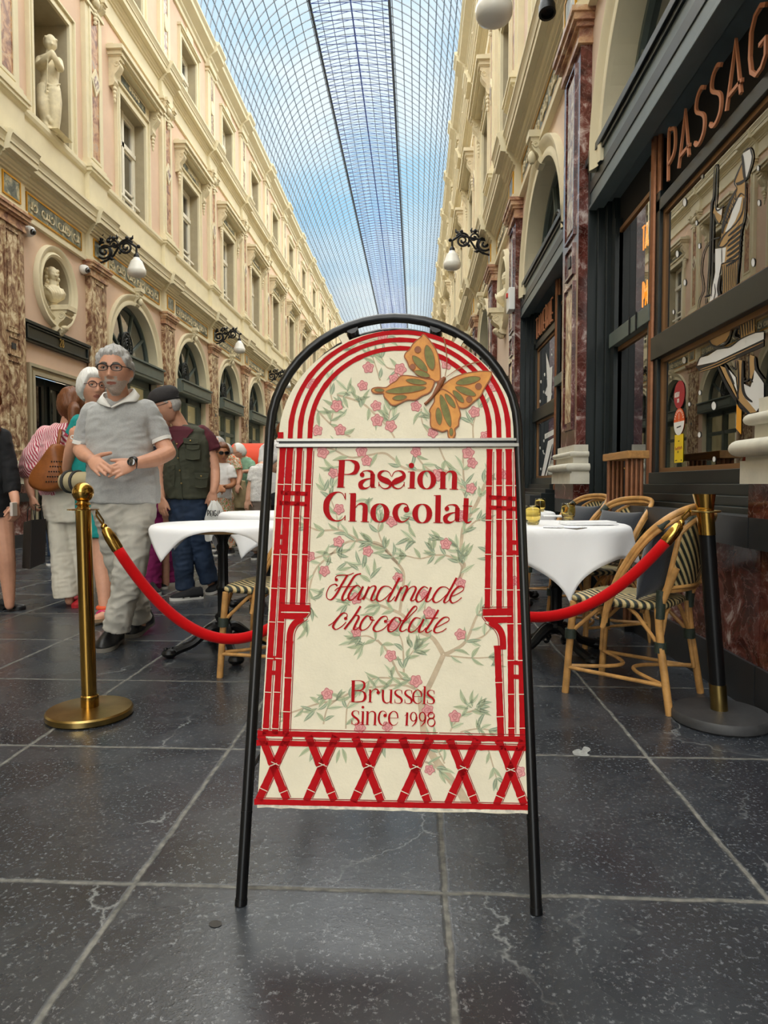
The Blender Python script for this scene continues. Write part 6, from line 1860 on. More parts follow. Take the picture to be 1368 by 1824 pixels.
class Face:
    def __init__(s, c, f, u=(0, 0, 1), k=1.0, fem=0):
        s.c = V(c); s.f = V(f).normalized(); u = V(u); s.u = (u - s.f * u.dot(s.f)).normalized(); s.l = s.u.cross(s.f); s.k = k; s.fem = fem
    def w(s, x, y, z): return s.c + (s.l * x + s.f * y + s.u * z) * s.k
    def loc(s, p):
        d = (p - s.c) / s.k; return d.dot(s.l), d.dot(s.f), d.dot(s.u)

    def surf(s, lam, ph, feat=True):
        cp, sp_ = math.cos(ph), math.sin(ph); cl, sl = math.cos(lam), math.sin(lam)
        z = .118 * sp_ * (1.0 if sp_ > 0 else 1.02)
        t = sst(.0, .115, -z)
        hw = .077 * (1 - (.30 + .06 * s.fem) * t) * (1 - .05 * sst(.05, .12, z))
        x = hw * (cp ** .92) * sl
        if cl > 0: y = (.094 + .004 * t) * (cp ** .85) * abs(cl) ** .8
        else: y = -.102 * (cp ** .9) * abs(cl) ** .85 * (1 - .55 * sst(.02, .11, -z))
        if feat and cl > 0:
            ax = abs(x); front = sst(0, .5, cl)
            d = .005 * (1 - .6 * s.fem) * g_(z - .026, .011) * g_(ax - .028, .03)
            d -= .011 * g_(ax - .032, .015) * g_(z - .009, .011)
            d += .006 * g_(ax - .046, .02) * g_(z + .022, .022)
            nb = sst(.022, -.034, z) * (1 if z > -.036 else g_(z + .036, .006))
            d += (.004 + .023 * nb) * g_(x, .0085 + .006 * nb) * (1 if z > -.036 else g_(z + .036, .008)) * sst(.034, .018, z)
            d += .006 * g_(ax - .013, .007) * g_(z + .036, .009)
            d += .006 * g_(x, .023) * (g_(z + .061, .0065) + 1.1 * g_(z + .075, .007)) - .006 * g_(x, .026) * g_(z + .068, .003)
            d += .007 * g_(z + .103, .014) * g_(x, .024)
            d -= .004 * g_(z + .088, .007) * g_(x, .02)
            y += d * front
        return x, y, z

    def skull(s, mb, nl=64, nph=52):
        rings = []
        for j in range(1, nph):
            ph = -PI / 2 + PI * j / nph
            rings.append([s.w(*s.surf(2 * PI * i / nl, ph)) for i in range(nl)])
        mb.loft(rings)
        for e in (-1, 1):
            mb.ball(s.w(e * .078, -.012, -.004), .03 * s.k, 0, 10, Matrix.Scale(1, 3) if False else Matrix(((s.l.x, s.f.x, s.u.x), (s.l.y, s.f.y, s.u.y), (s.l.z, s.f.z, s.u.z))) @ Matrix.Rotation(e * .35, 3, 'Z') @ Matrix.Diagonal((.28, .62, 1.05)))

    def hair(s, root, m, line, off=.012, rough=.004, freq=60, dens=(72, 48), extra=None, name='hair'):
        mb = MB(); nl, nph = dens; rings = []
        for j in range(1, nph):
            ph = -PI / 2 + PI * j / nph; ring = []
            for i in range(nl):
                lam = 2 * PI * i / nl; x, y, z = s.surf(lam, ph, False)
                a = lam if lam <= PI else 2 * PI - lam
                k = sst(-.008, .012, z - line(a))
                o = off * (1 + .25 * sst(0, .1, z)) + rough * NZ.noise(V((x, y * .3, z * .45)) * freq) + rough * .6 * math.sin(lam * 23 + z * 90)
                n_ = V((x / .077, y / .1, z / .118)).normalized()
                q = V((x, y, z)) * lerp(.86, 1, k) + n_ * o * k
                ring.append(s.w(*q))
            rings.append(ring)
        mb.loft(rings)
        if extra: extra(mb)
        return mb.build(name, m, root, smooth='all')

    def eyes(s, root):
        a, b = MB(), MB()
        for e in (-1, 1):
            c = s.w(e * .032, .0765, .009); a.ball(c, .0118 * s.k, 0, 12)
            b.ball(s.w(e * .032, .0835, .0085), .0064 * s.k, 0, 10)
        o = a.build('eyes', M['eyewhite'], root, smooth='all'); b.build('iris', M['iris'], o, smooth='all')
        lid = MB()
        for e in (-1, 1):
            lid.tube([s.w(e * (.032 + x), .0885 - .35 * abs(x) - x * x * 14, .0165 - x * x * 30) for x in (-.016, -.008, 0, .008, .016)], .0035 * s.k, 6)
        lid.build('eyelid', M['skin'], root, smooth='all')

    def brows(s, root, m, w=.0045):
        mb = MB()
        for e in (-1, 1): mb.tube([s.w(e * x, .097 - (x - .02) ** 2 * 9, z) for x, z in ((.014, .0275), (.024, .0315), (.036, .032), (.048, .027))], [w * s.k * q for q in (.7, 1, .9, .4)], 6)
        mb.build('eyebrows', m, root, smooth='all')

    def glasses(s, root, m, rw=.026, rh=.0165, thick=.0022, lens=None, half=False):
        mb = MB(); ln = MB()
        for e in (-1, 1):
            q = [s.w(e * (.034 + rw * math.cos(t) * (1 + .0)), .107 - .16 * abs(.034 + rw * math.cos(t) - .02), .007 + rh * (abs(math.sin(t)) ** .7) * (1 if math.sin(t) > 0 else -1)) for t in [2 * PI * i / 24 for i in range(24)]]
            mb.tube(q, thick * s.k, 6, closed=True)
            mb.tube([s.w(e * .03 - e * .02 + e * 0, .108, .010), s.w(0, .110, .012)], thick * s.k, 6)
            mb.tube([s.w(e * .057, .1, .012), s.w(e * .077, .07, .012), s.w(e * .083, -.01, .01), s.w(e * .08, -.03, -.005)], thick * s.k, 6)
            mb.tube([s.w(e * (.034 + rw * math.cos(t)), .1075 - .16 * abs(.034 + rw * math.cos(t) - .02), .0075 + rh * abs(math.sin(t)) ** .7) for t in [PI * i / 12 for i in range(13)]], thick * 1.35 * s.k, 6)
            if lens: ln.add(q, [tuple(range(24))])
        o = mb.build('glasses', m, root, smooth='all')
        if lens: ln.build('lens', lens, o, fix=False)

    def lipmat(s):
        def f(p):
            x, y, z = s.loc(p)
            return y > .05 and ((z + .068) / (.0085 + .002 * s.fem)) ** 2 + (x / .024) ** 2 < 1
        return f


class Fig:
    def __init__(s, label, Y, base, skin='skin'):
        s.Y = Y; s.root = empty('person', (base[0], base[1], 0), label, 'person'); s.sk = MB(); s.skin = M[skin]

    def p(s, x, y, dy=0): return onY(x, y, s.Y + dy)

    def torso(s, mb, rows, yaw=0, sq=2.3, grow=0.0, dy=0):
        u = V((math.cos(yaw), math.sin(yaw), 0)); v = V((-math.sin(yaw), math.cos(yaw), 0)); rings = []
        for r in rows:
            py, l, rr, dep = r[:4]; d = dy + (r[4] if len(r) > 4 else 0)
            a, b = s.p(l, py, d), s.p(rr, py, d); c = (a + b) / 2; hw = (b - a).length / 2 + grow
            e = 2 / sq
            rings.append([c + u * (hw * abs(math.cos(t)) ** e * (1 if math.cos(t) > 0 else -1)) + v * ((dep + grow) * abs(math.sin(t)) ** e * (1 if math.sin(t) > 0 else -1)) for t in [2 * PI * k / 28 for k in range(28)]])
        mb.loft(rings)

    def limb(s, mb, pts, rs, cap=True, n=14):
        q = [s.p(*p) if not isinstance(p, V) else p for p in pts]
        (capsule if cap else flatcap)(mb, q, rs, n)
        return q

    def body(s, voxel=.006, face=None, beard=None, extra=None, sm=2):
        lips = face.lipmat() if face else None

        def asg(p):
            if lips and lips(p): return 1
            if beard and beard(*face.loc(p)): return 2
            return 0
        s.b = remeshed(s.sk, 'body', [s.skin, M['lip'], M['beard']], s.root, voxel, sm, None, asg)

    def cloth(s, mb, name, m, voxel=.008, sm=3, wr=.004, f=14, parent=None):
        def d(p): return wr * (NZ.noise(p * f) + .6 * NZ.noise(V((p.x * f * 2.2, p.y * f * 2.2, p.z * f * .9 + p.x * f))) + .7 * (1 - abs(NZ.noise(V((p.x * 9 + p.z * 7, p.y * 9, p.z * 22 - p.x * 9))) * 2)) - .3)
        return remeshed(mb, name, m, s.root, voxel, sm, d if wr else None)


def shoe(fig, heel, toe, m, sole, name='shoe', lift=0.0, w=.046, top=.075, open_=False):
    h, t = V(heel), V(toe); d = (t - h); L_ = d.length; d.normalize(); up = V((0, 0, 1)); up = (up - d * up.dot(d)).normalized(); r = d.cross(up)
    mb = MB(); rings = []
    for a, hw, hh in ((-.01, .018, .03), (.0, .03, top * .8), (.06, .036, top), (.14, .038, top * .95), (.3, .037, top * 1.0), (.45, .04, top * .78), (.62, .047, top * .62), (.8, .048, top * .5), (.93, .036, top * .38), (1.0, .014, top * .22)):
        hw = hw * w / .046; c = h + d * (a * L_) + up * .018
        rings.append([c + r * (hw * math.cos(q)) * (1 if math.sin(q) < .3 else .82) + up * (hh * max(0, math.sin(q)) ** .8) for q in [PI * k / 11 for k in range(12)]])
    mb.loft(rings); o = mb.build(name, m, fig.root, smooth='all')
    sb = MB(); out = []
    for a, hw in ((-.02, .014), (0, .03), (.1, .038), (.35, .036), (.6, .046), (.8, .049), (.94, .038), (1.015, .012)): out.append((a, hw * w / .046))
    poly = [(a, q) for a, q in out] + [(a, -q) for a, q in reversed(out)]
    sb.prism(poly, lambda a, b, z: h + d * (a * L_) + r * b + up * (z + (.012 * max(0, a - .8) * 5 if False else 0)), 0, .024)
    sb.build('sole', sole, o, smooth=True)
    return o


M['skin'] = mat('skin', '#c79277', .5, var=.06, vscale=20, bump=.05, bscale=120)
M['skinlight'] = mat('light_skin', '#cf9f84', .5, var=.05, vscale=20)
M['skintan'] = mat('tanned_skin', '#a9724f', .5, var=.06, vscale=20)
M['lip'] = mat('lips', '#9a5f50', .45)
M['beard'] = mat('grey_stubble', '#b5a497', .8, var=.14, vscale=160)
M['eyewhite'] = mat('eye_white', '#d8d2cc', .25); M['iris'] = mat('iris', '#2c2420', .15)
M['greyhair'] = mat('grey_hair', '#a9a6a2', .6, var=.3, vscale=40, stretch=(6, 6, 1)); M['whitehair'] = mat('white_hair', '#dcdad4', .55, var=.12, vscale=40, stretch=(6, 6, 1))
M['brownhair'] = mat('brown_hair', '#6b3f22', .5, var=.35, vscale=40, stretch=(6, 6, 1)); M['darkbrow'] = mat('grey_brown_brow', '#6d6259', .8)
M['blackframe'] = mat('black_spectacle_frame', '#141414', .3); M['redframe'] = mat('dark_red_spectacle_frame', '#4a2420', .3)
M['lens'] = glass('spectacle_lens', 1.3, (.9, .9, .9), 0, .8); M['darklens'] = mat('sunglass_lens', '#17130f', .08)
M['polo'] = mat('light_grey_melange', '#a6a6a4', .85, var=.07, vscale=120, bump=.1, bscale=260, sheen=.2)
M['polowhite'] = mat('white_pique', '#dedcd6', .85, bump=.1, bscale=260)
M['chino'] = mat('pale_grey_cotton', '#b3afa5', .8, var=.06, vscale=12, bump=.12, bscale=220)
M['blackleather'] = mat('black_leather', '#19191a', .4, bump=.1, bscale=80); M['greysole'] = mat('grey_rubber', '#6f6a62', .7); M['whitesole'] = mat('white_rubber', '#d4d2cc', .6)

# ---- man in the grey polo shirt
A = Fig('man with grey hair and glasses walking in a light grey polo shirt', 3.86, (-1.75, 3.98))
fc = Face(A.p(205, 661, -.10), (.16, -.97, -.05), k=1.10)
fc.skull(A.sk)
A.limb(A.sk, [(216, 722, -.01), (211, 705, -.03), (207, 682, -.07)], [.066, .060, .056])
A.torso(A.sk, [(716, 190, 240, .05), (735, 170, 258, .08), (780, 165, 258, .10), (835, 166, 270, .11), (890, 168, 272, .11), (915, 172, 270, .10)])
A.limb(A.sk, [(164, 742, .02), (149, 778, .03), (144, 802, .02)], [.042, .044, .044]); A.limb(A.sk, [(144, 802, .02), (150, 810, -.10), (161, 817, -.22)], [.045, .042, .030])
A.limb(A.sk, [(262, 740, .03), (283, 776, .06), (299, 806, .04)], [.045, .049, .047]); A.limb(A.sk, [(299, 806, .04), (275, 818, -.08), (243, 825, -.20)], [.048, .045, .031])
A.limb(A.sk, [(236, 900, 0), (232, 995, -.08), (212, 1080, -.02), (206, 1114, -.01)], [.07, .05, .045, .034]); A.limb(A.sk, [(195, 900, 0), (214, 1000, .14), (240, 1080, .33), (250, 1112, .36)], [.07, .05, .04, .035])
w1 = A.p(161, 817, -.22); w2 = A.p(243, 825, -.20)
hand(A.sk, w2, A.p(206, 838, -.27) - w2, (.1, -1, .25), (0, -.1, 1), 1.02, .22, (.75, .5, -.1))
hand(A.sk, w1, A.p(190, 842, -.31) - w1, (.1, -1, .35), (.6, -.2, .7), 1.05, .18, (.55, .8, .1))
def beardA(x, y, z): return y > -.005 and z < -.035 and not (abs(x) < .017 and z > -.05) and (z < -.088 + abs(x) * .4 or abs(x) < .036 or z < -.05) and z > -.125 and not (z > -.055 and abs(x) > .03 and abs(x) < .05)
A.body(.0046, fc, beardA)
fc.hair(A.root, M['greyhair'], lambda a: lerp(.070, .012, sst(.55, 1.25, a)) if a < 1.3 else lerp(.012, -.055, sst(1.35, 2.2, a)), .011, .010, 70)
fc.eyes(A.root); fc.brows(A.root, M['darkbrow']); fc.glasses(A.root, M['blackframe'], lens=M['lens'])
c = MB()
A.torso(c, [(710, 190, 241, .055, -.01), (716, 178, 252, .075), (724, 164, 264, .095), (742, 156, 268, .112), (770, 157, 265, .125), (800, 158, 270, .135), (835, 158, 279, .145), (870, 160, 282, .145), (896, 160, 282, .138)])
flatcap(c, [A.p(166, 733, .02), A.p(155, 760, .03), A.p(146, 792, .025)], [.058, .058, .051]); flatcap(c, [A.p(262, 730, .03), A.p(275, 755, .05), A.p(287, 785, .06)], [.064, .066, .060])
polo = A.cloth(c, 'polo_shirt', M['polo'], .0075, 2, .0075, 11)
m = MB()
m.tube([A.p(147.2, 787, .026), A.p(145.5, 793.5, .025)], [.0545, .054], 18); m.build('cuff', M['polowhite'], polo, smooth=True); m = MB(); m.tube([A.p(285.4, 781.5, .06), A.p(288, 787.5, .06)], [.0635, .063], 18); m.build('cuff', M['polowhite'], polo, smooth=True)
m = MB()
for q in ([(205, 706, .06), (184, 704, .01), (176, 716, -.06), (196, 726, -.135)], [(205, 706, .06), (236, 700, .02), (246, 714, -.05), (206, 728, -.14)]):
    pass
cl_ = []
for (px, py, dy), (qx, qy, qd) in (((214, 697, .05), (216, 712, .075)), ((190, 699, .03), (181, 713, .03)), ((184, 704, -.03), (174, 718, -.055)), ((190, 714, -.075), (188, 724, -.115)), ((196.5, 725.5, -.112), (197, 726, -.125))): cl_.append((A.p(px, py, dy), A.p(qx, qy, qd)))
cr_ = []
for (px, py, dy), (qx, qy, qd) in (((214, 697, .05), (216, 712, .075)), ((236, 692, .03), (246, 704, .035)), ((233, 700, -.03), (243, 715, -.06)), ((220, 712, -.075), (223, 717, -.115)), ((199, 726, -.112), (199, 727, -.125))): cr_.append((A.p(px, py, dy), A.p(qx, qy, qd)))
for q in (cl_, cr_):
    a_ = [V(x) for x in cat2([p for p, _ in q], 4)]; b_ = [V(x) for x in cat2([p for _, p in q], 4)]
    m.add(a_ + b_, [(i, i + 1, len(a_) + i + 1, len(a_) + i) for i in range(len(a_) - 1)])
o = m.build('collar', M['polowhite'], polo, smooth='all'); sd_ = o.modifiers.new('s', 'SOLIDIFY'); sd_.thickness = .006; sd_.offset = 1
c = MB()
A.torso(c, [(880, 166, 276, .12), (900, 166, 276, .125), (925, 170, 274, .12), (945, 178, 270, .10)])
flatcap(c, [A.p(244, 905, -.01), A.p(238, 960, -.06), A.p(234, 1000, -.09), A.p(222, 1060, -.05), A.p(207, 1118, -.01)], [.105, .098, .09, .080, .082])
flatcap(c, [A.p(196, 905, .02), A.p(206, 960, .09), A.p(216, 1005, .15), A.p(236, 1060, .28), A.p(251, 1104, .36)], [.10, .092, .085, .078, .076])
A.cloth(c, 'trousers', M['chino'], .0085, 2, .012, 10)
t1 = onZ(179, 1163, .0); shoe(A, t1 + V((-.02, .28, .012)), t1 + V((0, 0, .0)), M['blackleather'], M['greysole'], w=.058, top=.125)
t2 = onZ(229, 1137, .0); shoe(A, t2 + V((.03, .27, .04)), t2, M['blackleather'], M['greysole'], w=.056, top=.115)
m = MB(); wc_ = A.p(238, 824.5, -.205); ax = (A.p(243, 825, -.20) - A.p(275, 818, -.08)).normalized()
zq = ax.to_track_quat('Z', 'Y').to_matrix()
m.lathe([(.034, -.011), (.036, -.008), (.036, .008), (.034, .011)], wc_, 20, M=zq)
wt_ = m.build('watch', M['blackframe'], A.root, smooth=True)
m = MB(); fd = V((.05, -1, .12)).normalized(); m.lathe([(.021, 0), (.0225, .004), (.021, .011), (.012, .0115)], wc_ + fd * .03, 20, M=fd.to_track_quat('Z', 'Y').to_matrix()); m.build('watch_face', M['darkpane'], wt_, smooth=True)
# ---- more people
def cmat(name, cols, scale=30, stops=None):
    """printed cloth: patches of several colours"""
    m = bpy.data.materials.new(name); m.use_nodes = True; t = m.node_tree; b = t.nodes['Principled BSDF']; b.inputs['Roughness'].default_value = .8
    tc_ = t.nodes.new('ShaderNodeTexCoord'); n = t.nodes.new('ShaderNodeTexNoise'); n.inputs['Scale'].default_value = scale; n.inputs['Detail'].default_value = 2; n.inputs['Distortion'].default_value = 1.5
    r = t.nodes.new('ShaderNodeValToRGB'); r.color_ramp.interpolation = 'CONSTANT'; e = r.color_ramp.elements
    k = len(cols); e[0].position = 0; e[0].color = lin(cols[0]); e[1].position = .36 + .28 * (k - 1) / k; e[1].color = lin(cols[-1])
    for i in range(1, k - 1):
        x = e.new(.36 + .28 * i / k); x.color = lin(cols[i])
    t.links.new(tc_.outputs['Object'], n.inputs['Vector']); t.links.new(n.outputs['Fac'], r.inputs['Fac']); t.links.new(r.outputs['Color'], b.inputs['Base Color'])
    return m


def stripe(name, c1, c2, freq, d=(1, 0, .25)):
    m = bpy.data.materials.new(name); m.use_nodes = True; t = m.node_tree; b = t.nodes['Principled BSDF']; b.inputs['Roughness'].default_value = .85
    tc_ = t.nodes.new('ShaderNodeTexCoord'); w = t.nodes.new('ShaderNodeTexWave'); w.inputs['Scale'].default_value = freq; w.inputs['Distortion'].default_value = .6; w.inputs['Detail'].default_value = 1
    mpn = t.nodes.new('ShaderNodeMapping'); mpn.inputs['Rotation'].default_value = (0, .35, .5)
    r = t.nodes.new('ShaderNodeValToRGB'); r.color_ramp.elements[0].position = .4; r.color_ramp.elements[0].color = lin(c1); r.color_ramp.elements[1].position = .6; r.color_ramp.elements[1].color = lin(c2)
    t.links.new(tc_.outputs['Object'], mpn.inputs['Vector']); t.links.new(mpn.outputs['Vector'], w.inputs['Vector']); t.links.new(w.outputs['Fac'], r.inputs['Fac']); t.links.new(r.outputs['Color'], b.inputs['Base Color'])
    return m


TEAL = mat('teal_cloth', '#128a86', .8, var=.1, vscale=10); NAVY = mat('navy_webbing', '#1c2233', .8); PINKS = stripe('pink_striped_cotton', '#b23f54', '#ecd0cf', 22)
CREAMT = mat('cream_trouser_cloth', '#cfc8b8', .85, var=.05, vscale=8); REDSH = mat('red_suede', '#a3121c', .7); TANL = mat('tan_leather', '#8a4f22', .45, var=.2, vscale=12, bump=.1, bscale=120)
OLIVE = mat('olive_cotton', '#3d3e30', .85, var=.12, vscale=12, bump=.12, bscale=220); MAROON = mat('maroon_jersey', '#4c1622', .85, var=.08, vscale=12); JEANS = mat('blue_denim', '#22324a', .8, var=.25, vscale=7, bump=.1, bscale=240)
MAG = mat('magenta_cloth', '#8e2160', .8, var=.1, vscale=9); BLACKC = mat('black_cloth', '#17171a', .85, var=.1, vscale=9); CAPM = mat('charcoal_cap_cloth', '#2c292a', .85, var=.15, vscale=40)
WTEE = mat('white_jersey', '#dcdad7', .85); FLORAL = cmat('orange_green_print', ['#d96a32', '#e8d3bd', '#3f8a70', '#e9e2cf', '#d4562a', '#7a9a5e'], 22); DOTS = cmat('white_spotted_print', ['#e4e0d8', '#e4e0d8', '#e4e0d8', '#3a3638'], 40)
GREENS = mat('sage_green_shirt', '#7fa58a', .85, var=.1, vscale=20); KHAKI = mat('khaki_cloth', '#a0906c', .85); LACE = cmat('white_lace', ['#d9d6d2', '#e8e6e2', '#c4c0bc'], 60); TAUPE = mat('taupe_cloth', '#75685f', .85); DARKT = mat('dark_trouser_cloth', '#22242c', .85)
SANDAL = mat('pink_sandal_strap', '#c22f63', .6); ORANGEP = mat('orange_strap', '#d9552a', .6); PINKSOLE = mat('beige_sole', '#b99a78', .7)


def straps(fig, toe, ank, heel):
    m = MB()
    d = (V(toe) - V(heel)).normalized(); r = V((d.y, -d.x, 0))
    for k in (.55, .72): m.tube([V(heel).lerp(V(toe), k) + r * .045 * math.cos(a) + V((0, 0, .02 + .05 * math.sin(a))) for a in [PI * i / 8 for i in range(9)]], .012, 6)
    o = m.build('sandal', SANDAL, fig.root, smooth='all')
    m = MB(); ring_tube(m, ank, .046, .016); m.build('ankle_strap', ORANGEP, o, smooth='all')
    m = MB(); m.prism([(-.02, -.03), (.15, -.04), (.25, -.035), (.25, .035), (.15, .04), (-.02, .03)], lambda a, b, h: V(heel) + d * a + r * b + V((0, 0, h)), 0, .022); m.build('sole', PINKSOLE, o)


def flo(x, Y): return onY(x, 900, Y).x


# woman in teal
B = Fig('woman with white bobbed hair and glasses in a teal dress', 4.78, (-2.25, 4.78))
fb = Face(B.p(164, 692, 0), (.72, -.68, .08), k=1.06, fem=1); fb.skull(B.sk, 48, 40)
B.limb(B.sk, [(166, 742, .03), (164, 718, .03)], [.052, .05])
B.torso(B.sk, [(742, 145, 195, .07), (780, 138, 200, .09), (860, 142, 198, .09), (930, 150, 200, .09)])
B.limb(B.sk, [(142, 756, .02), (126, 800, .03), (121, 836, -.02)], [.045, .042, .04]); B.limb(B.sk, [(121, 836, -.02), (125, 808, -.12), (130, 787, -.16)], [.039, .036, .027])
hand(B.sk, B.p(130, 788, -.16), V((.12, -.1, 1)), (-.3, -1, 0), (1, -.2, -.2), .95, 1.1, (.5, .6, -.5))
B.limb(B.sk, [(196, 756, .02), (205, 810, .02), (203, 850, -.05)], [.045, .042, .036])
B.limb(B.sk, [(180, 935, 0), (181, 1000, -.05), (186, 1050, -.1), (187, 1092, -.14)], [.08, .062, .052, .034]); B.limb(B.sk, [(195, 935, .05), (205, 1000, .1), (208, 1075, .2)], [.08, .06, .038])
ft = onZ(172, 1108, .02); B.limb(B.sk, [B.p(187, 1092, -.14), ft + V((.03, .05, .035)), ft + V((0, 0, .025))], [.034, .035, .028])
B.body(.006, fb)
fb.hair(B.root, M['whitehair'], lambda a: lerp(.058, -.02, sst(.5, 1.2, a)) if a < 1.25 else lerp(-.03, -.075, sst(1.25, 1.9, a)), .018, .006, 50)
fb.eyes(B.root); fb.brows(B.root, M['darkbrow'], .003); fb.glasses(B.root, M['redframe'], rh=.019, lens=M['lens'])
c = MB(); B.torso(c, [(738, 148, 192, .06), (748, 136, 200, .09), (790, 129, 204, .115), (830, 131, 204, .115), (880, 136, 208, .12), (930, 140, 214, .13), (956, 142, 217, .13)]); flatcap(c, [B.p(140, 752, .02), B.p(131, 776, .03)], [.055, .06]); B.cloth(c, 'dress', TEAL, .009, 2, .006, 11)
straps(B, ft, B.p(187, 1082, -.14), ft + V((.05, .17, -.02)))
m = MB(); m.tube([B.p(150, 738, .05), B.p(152, 745, -.1), B.p(155, 790, -.135), B.p(154, 850, -.13)], .02, 8, flat=.3); m.build('bag_strap', NAVY, B.root, smooth='all')
m = MB(); ring_tube(m, B.p(129, 779, -.235), .012, .004, Matrix.Rotation(PI / 2, 3, 'X')); m.build('ring', M['wst'], B.root, smooth='all')
m = MB(); c = B.p(139, 858, -.17)
m.loft([[c + V((x, .075 * q * math.cos(a), .07 * q * math.sin(a))) for a in [2 * PI * k / 20 for k in range(20)]] for x, q in ((-.125, .3), (-.115, .75), (-.07, 1), (.05, 1), (.1, .8), (.115, .3))])
bag = m.build('waist_bag', mat('beige_canvas', '#a89a78', .85), at=c, smooth='all'); tag(bag, 'beige striped waist bag on the woman in the teal dress', 'bag')
for x in (-.06, .0):
    m = MB(); m.tube([c + V((x + .02 * math.cos(a), .077 * math.cos(a), .072 * math.sin(a))) for a in [2 * PI * k / 20 for k in range(20)]], .011, 6, closed=True); m.build('stripe_band', mat('dark_grey_band', '#3e3b38', .85), bag, smooth='all')

# woman in pink stripes
Cc = Fig('woman with brown hair in a pink striped blouse and cream trousers', 5.2, (-2.72, 5.2))
fcx = Face(Cc.p(126, 722, 0), (-.62, .75, -.1), k=1.0, fem=1); fcx.skull(Cc.sk, 40, 32)
Cc.limb(Cc.sk, [(118, 762, 0), (123, 742, 0)], [.052, .05])
Cc.torso(Cc.sk, [(762, 85, 130, .07), (800, 72, 126, .09), (870, 76, 128, .1), (900, 82, 140, .1)], -.4)
Cc.limb(Cc.sk, [(84, 776, 0), (62, 820, -.02), (50, 846, -.04)], [.045, .04, .036]); Cc.limb(Cc.sk, [(50, 846, -.04), (52, 866, -.08), (56, 882, -.1)], [.036, .034, .027])
hand(Cc.sk, Cc.p(56, 882, -.1), (.12, -.1, -1), (-.6, -.8, 0), (.8, -.5, 0), .95, .75, (.7, .5, -.3))
Cc.limb(Cc.sk, [(130, 776, .02), (126, 815, -.08), (124, 840, -.14)], [.044, .04, .034])
Cc.limb(Cc.sk, [(105, 905, 0), (116, 985, 0), (124, 1070, 0)], [.07, .05, .034]); Cc.limb(Cc.sk, [(130, 905, .05), (145, 985, .06), (150, 1060, .1)], [.07, .05, .034])
Cc.body(.007, fcx)
fcx.hair(Cc.root, M['brownhair'], lambda a: lerp(.05, -.12, sst(.6, 1.2, a)), .022, .008, 40, (56, 40), lambda mb: mb.tube([fcx.w(0, -.11, -.02), fcx.w(.01, -.145, -.06), Cc.p(131, 762, -.1), Cc.p(124, 790, -.13)], [.035, .045, .04, .012], 10))
c = MB(); Cc.torso(c, [(755, 98, 132, .06), (764, 80, 136, .09), (790, 68, 134, .115), (830, 66, 130, .125), (865, 70, 130, .125), (882, 74, 134, .12)], -.4); flatcap(c, [Cc.p(82, 774, 0), Cc.p(65, 806, -.02), Cc.p(54, 834, -.03), Cc.p(50, 852, -.05)], [.07, .088, .092, .05]); flatcap(c, [Cc.p(130, 776, .02), Cc.p(127, 806, -.05)], [.065, .07]); Cc.cloth(c, 'blouse', PINKS, .009, 2, .009, 11)
c = MB(); Cc.torso(c, [(872, 78, 138, .12), (900, 78, 146, .13), (930, 84, 152, .12)], -.3); flatcap(c, [Cc.p(104, 915, 0), Cc.p(112, 985, 0), Cc.p(120, 1063, 0)], [.1, .095, .105]); flatcap(c, [Cc.p(132, 915, .04), Cc.p(146, 985, .06), Cc.p(153, 1056, .1)], [.1, .09, .1]); Cc.cloth(c, 'trousers', CREAMT, .009, 2, .007, 9)
t = onZ(134, 1083, 0); shoe(Cc, t + V((-.03, .22, 0)), t, REDSH, REDSH, w=.042, top=.06); t = onZ(124, 1074, 0); shoe(Cc, t + V((-.03, .22, 0)), t, REDSH, REDSH, w=.042, top=.06)
# tan leather shoulder bag
r = empty('shoulder_bag', Cc.p(92, 838, -.2), 'perforated tan leather shoulder bag of the woman in pink', 'bag')
out = [(104, 790), (112, 800), (118, 830), (117, 862), (105, 874), (85, 876), (66, 870), (58, 858), (64, 840), (80, 818), (94, 798)]
o3 = [Cc.p(x, y, -.2) for x, y in cat2(out, 3, True)]; cen = sum(o3, V()) / len(o3); m = MB()
m.loft([[cen + (p - cen) * q + V((.3 * h, h, 0)) for p in o3] for h, q in ((-.06, .8), (-.045, .97), (0, 1.0), (.05, .97), (.07, .8))]); m.build('body', TANL, r, smooth='all')
m = MB(); m.tube([Cc.p(103, 795, -.2), Cc.p(106, 775, -.16), Cc.p(108, 758, -.05), Cc.p(112, 780, .0), Cc.p(114, 800, -.1)], .014, 8, flat=.4); m.build('strap', TANL, r, smooth='all')
m = MB()
for i in range(5):
    for j in range(5): m.ball(Cc.p(92 + i * 4.4 - j * 2.4, 822 + j * 9, -.262), .006, 0, 6)
m.build('perforation', M['blackleather'], r)
# black paper shopping bag
m = MB(); r = empty('shopping_bag', Cc.p(62, 1012, -.12), 'black paper shopping bag held by the woman in pink', 'bag')
a, b, cc_, d_ = Cc.p(42, 930, -.05), Cc.p(56, 926, -.2), Cc.p(82, 924, -.12), Cc.p(68, 928, .03)
lo = [Cc.p(39, 1012, -.05), Cc.p(53, 1014, -.2), Cc.p(81, 1002, -.12), Cc.p(66, 1002, .03)]
m.loft([[a, b, cc_, d_], lo]); m.build('body', mat('black_paper', '#241f1e', .55), r, bevel=.003)
for e in (0, 1):
    m = MB(); p, q = (b, cc_) if e == 0 else (a, d_)
    m.tube([p.lerp(q, .25), p.lerp(q, .3) + V((0, 0, .1)), Cc.p(58, 898, -.12), p.lerp(q, .7) + V((0, 0, .1)), p.lerp(q, .75)], .004, 6); m.build('handle', M['blackframe'], r)

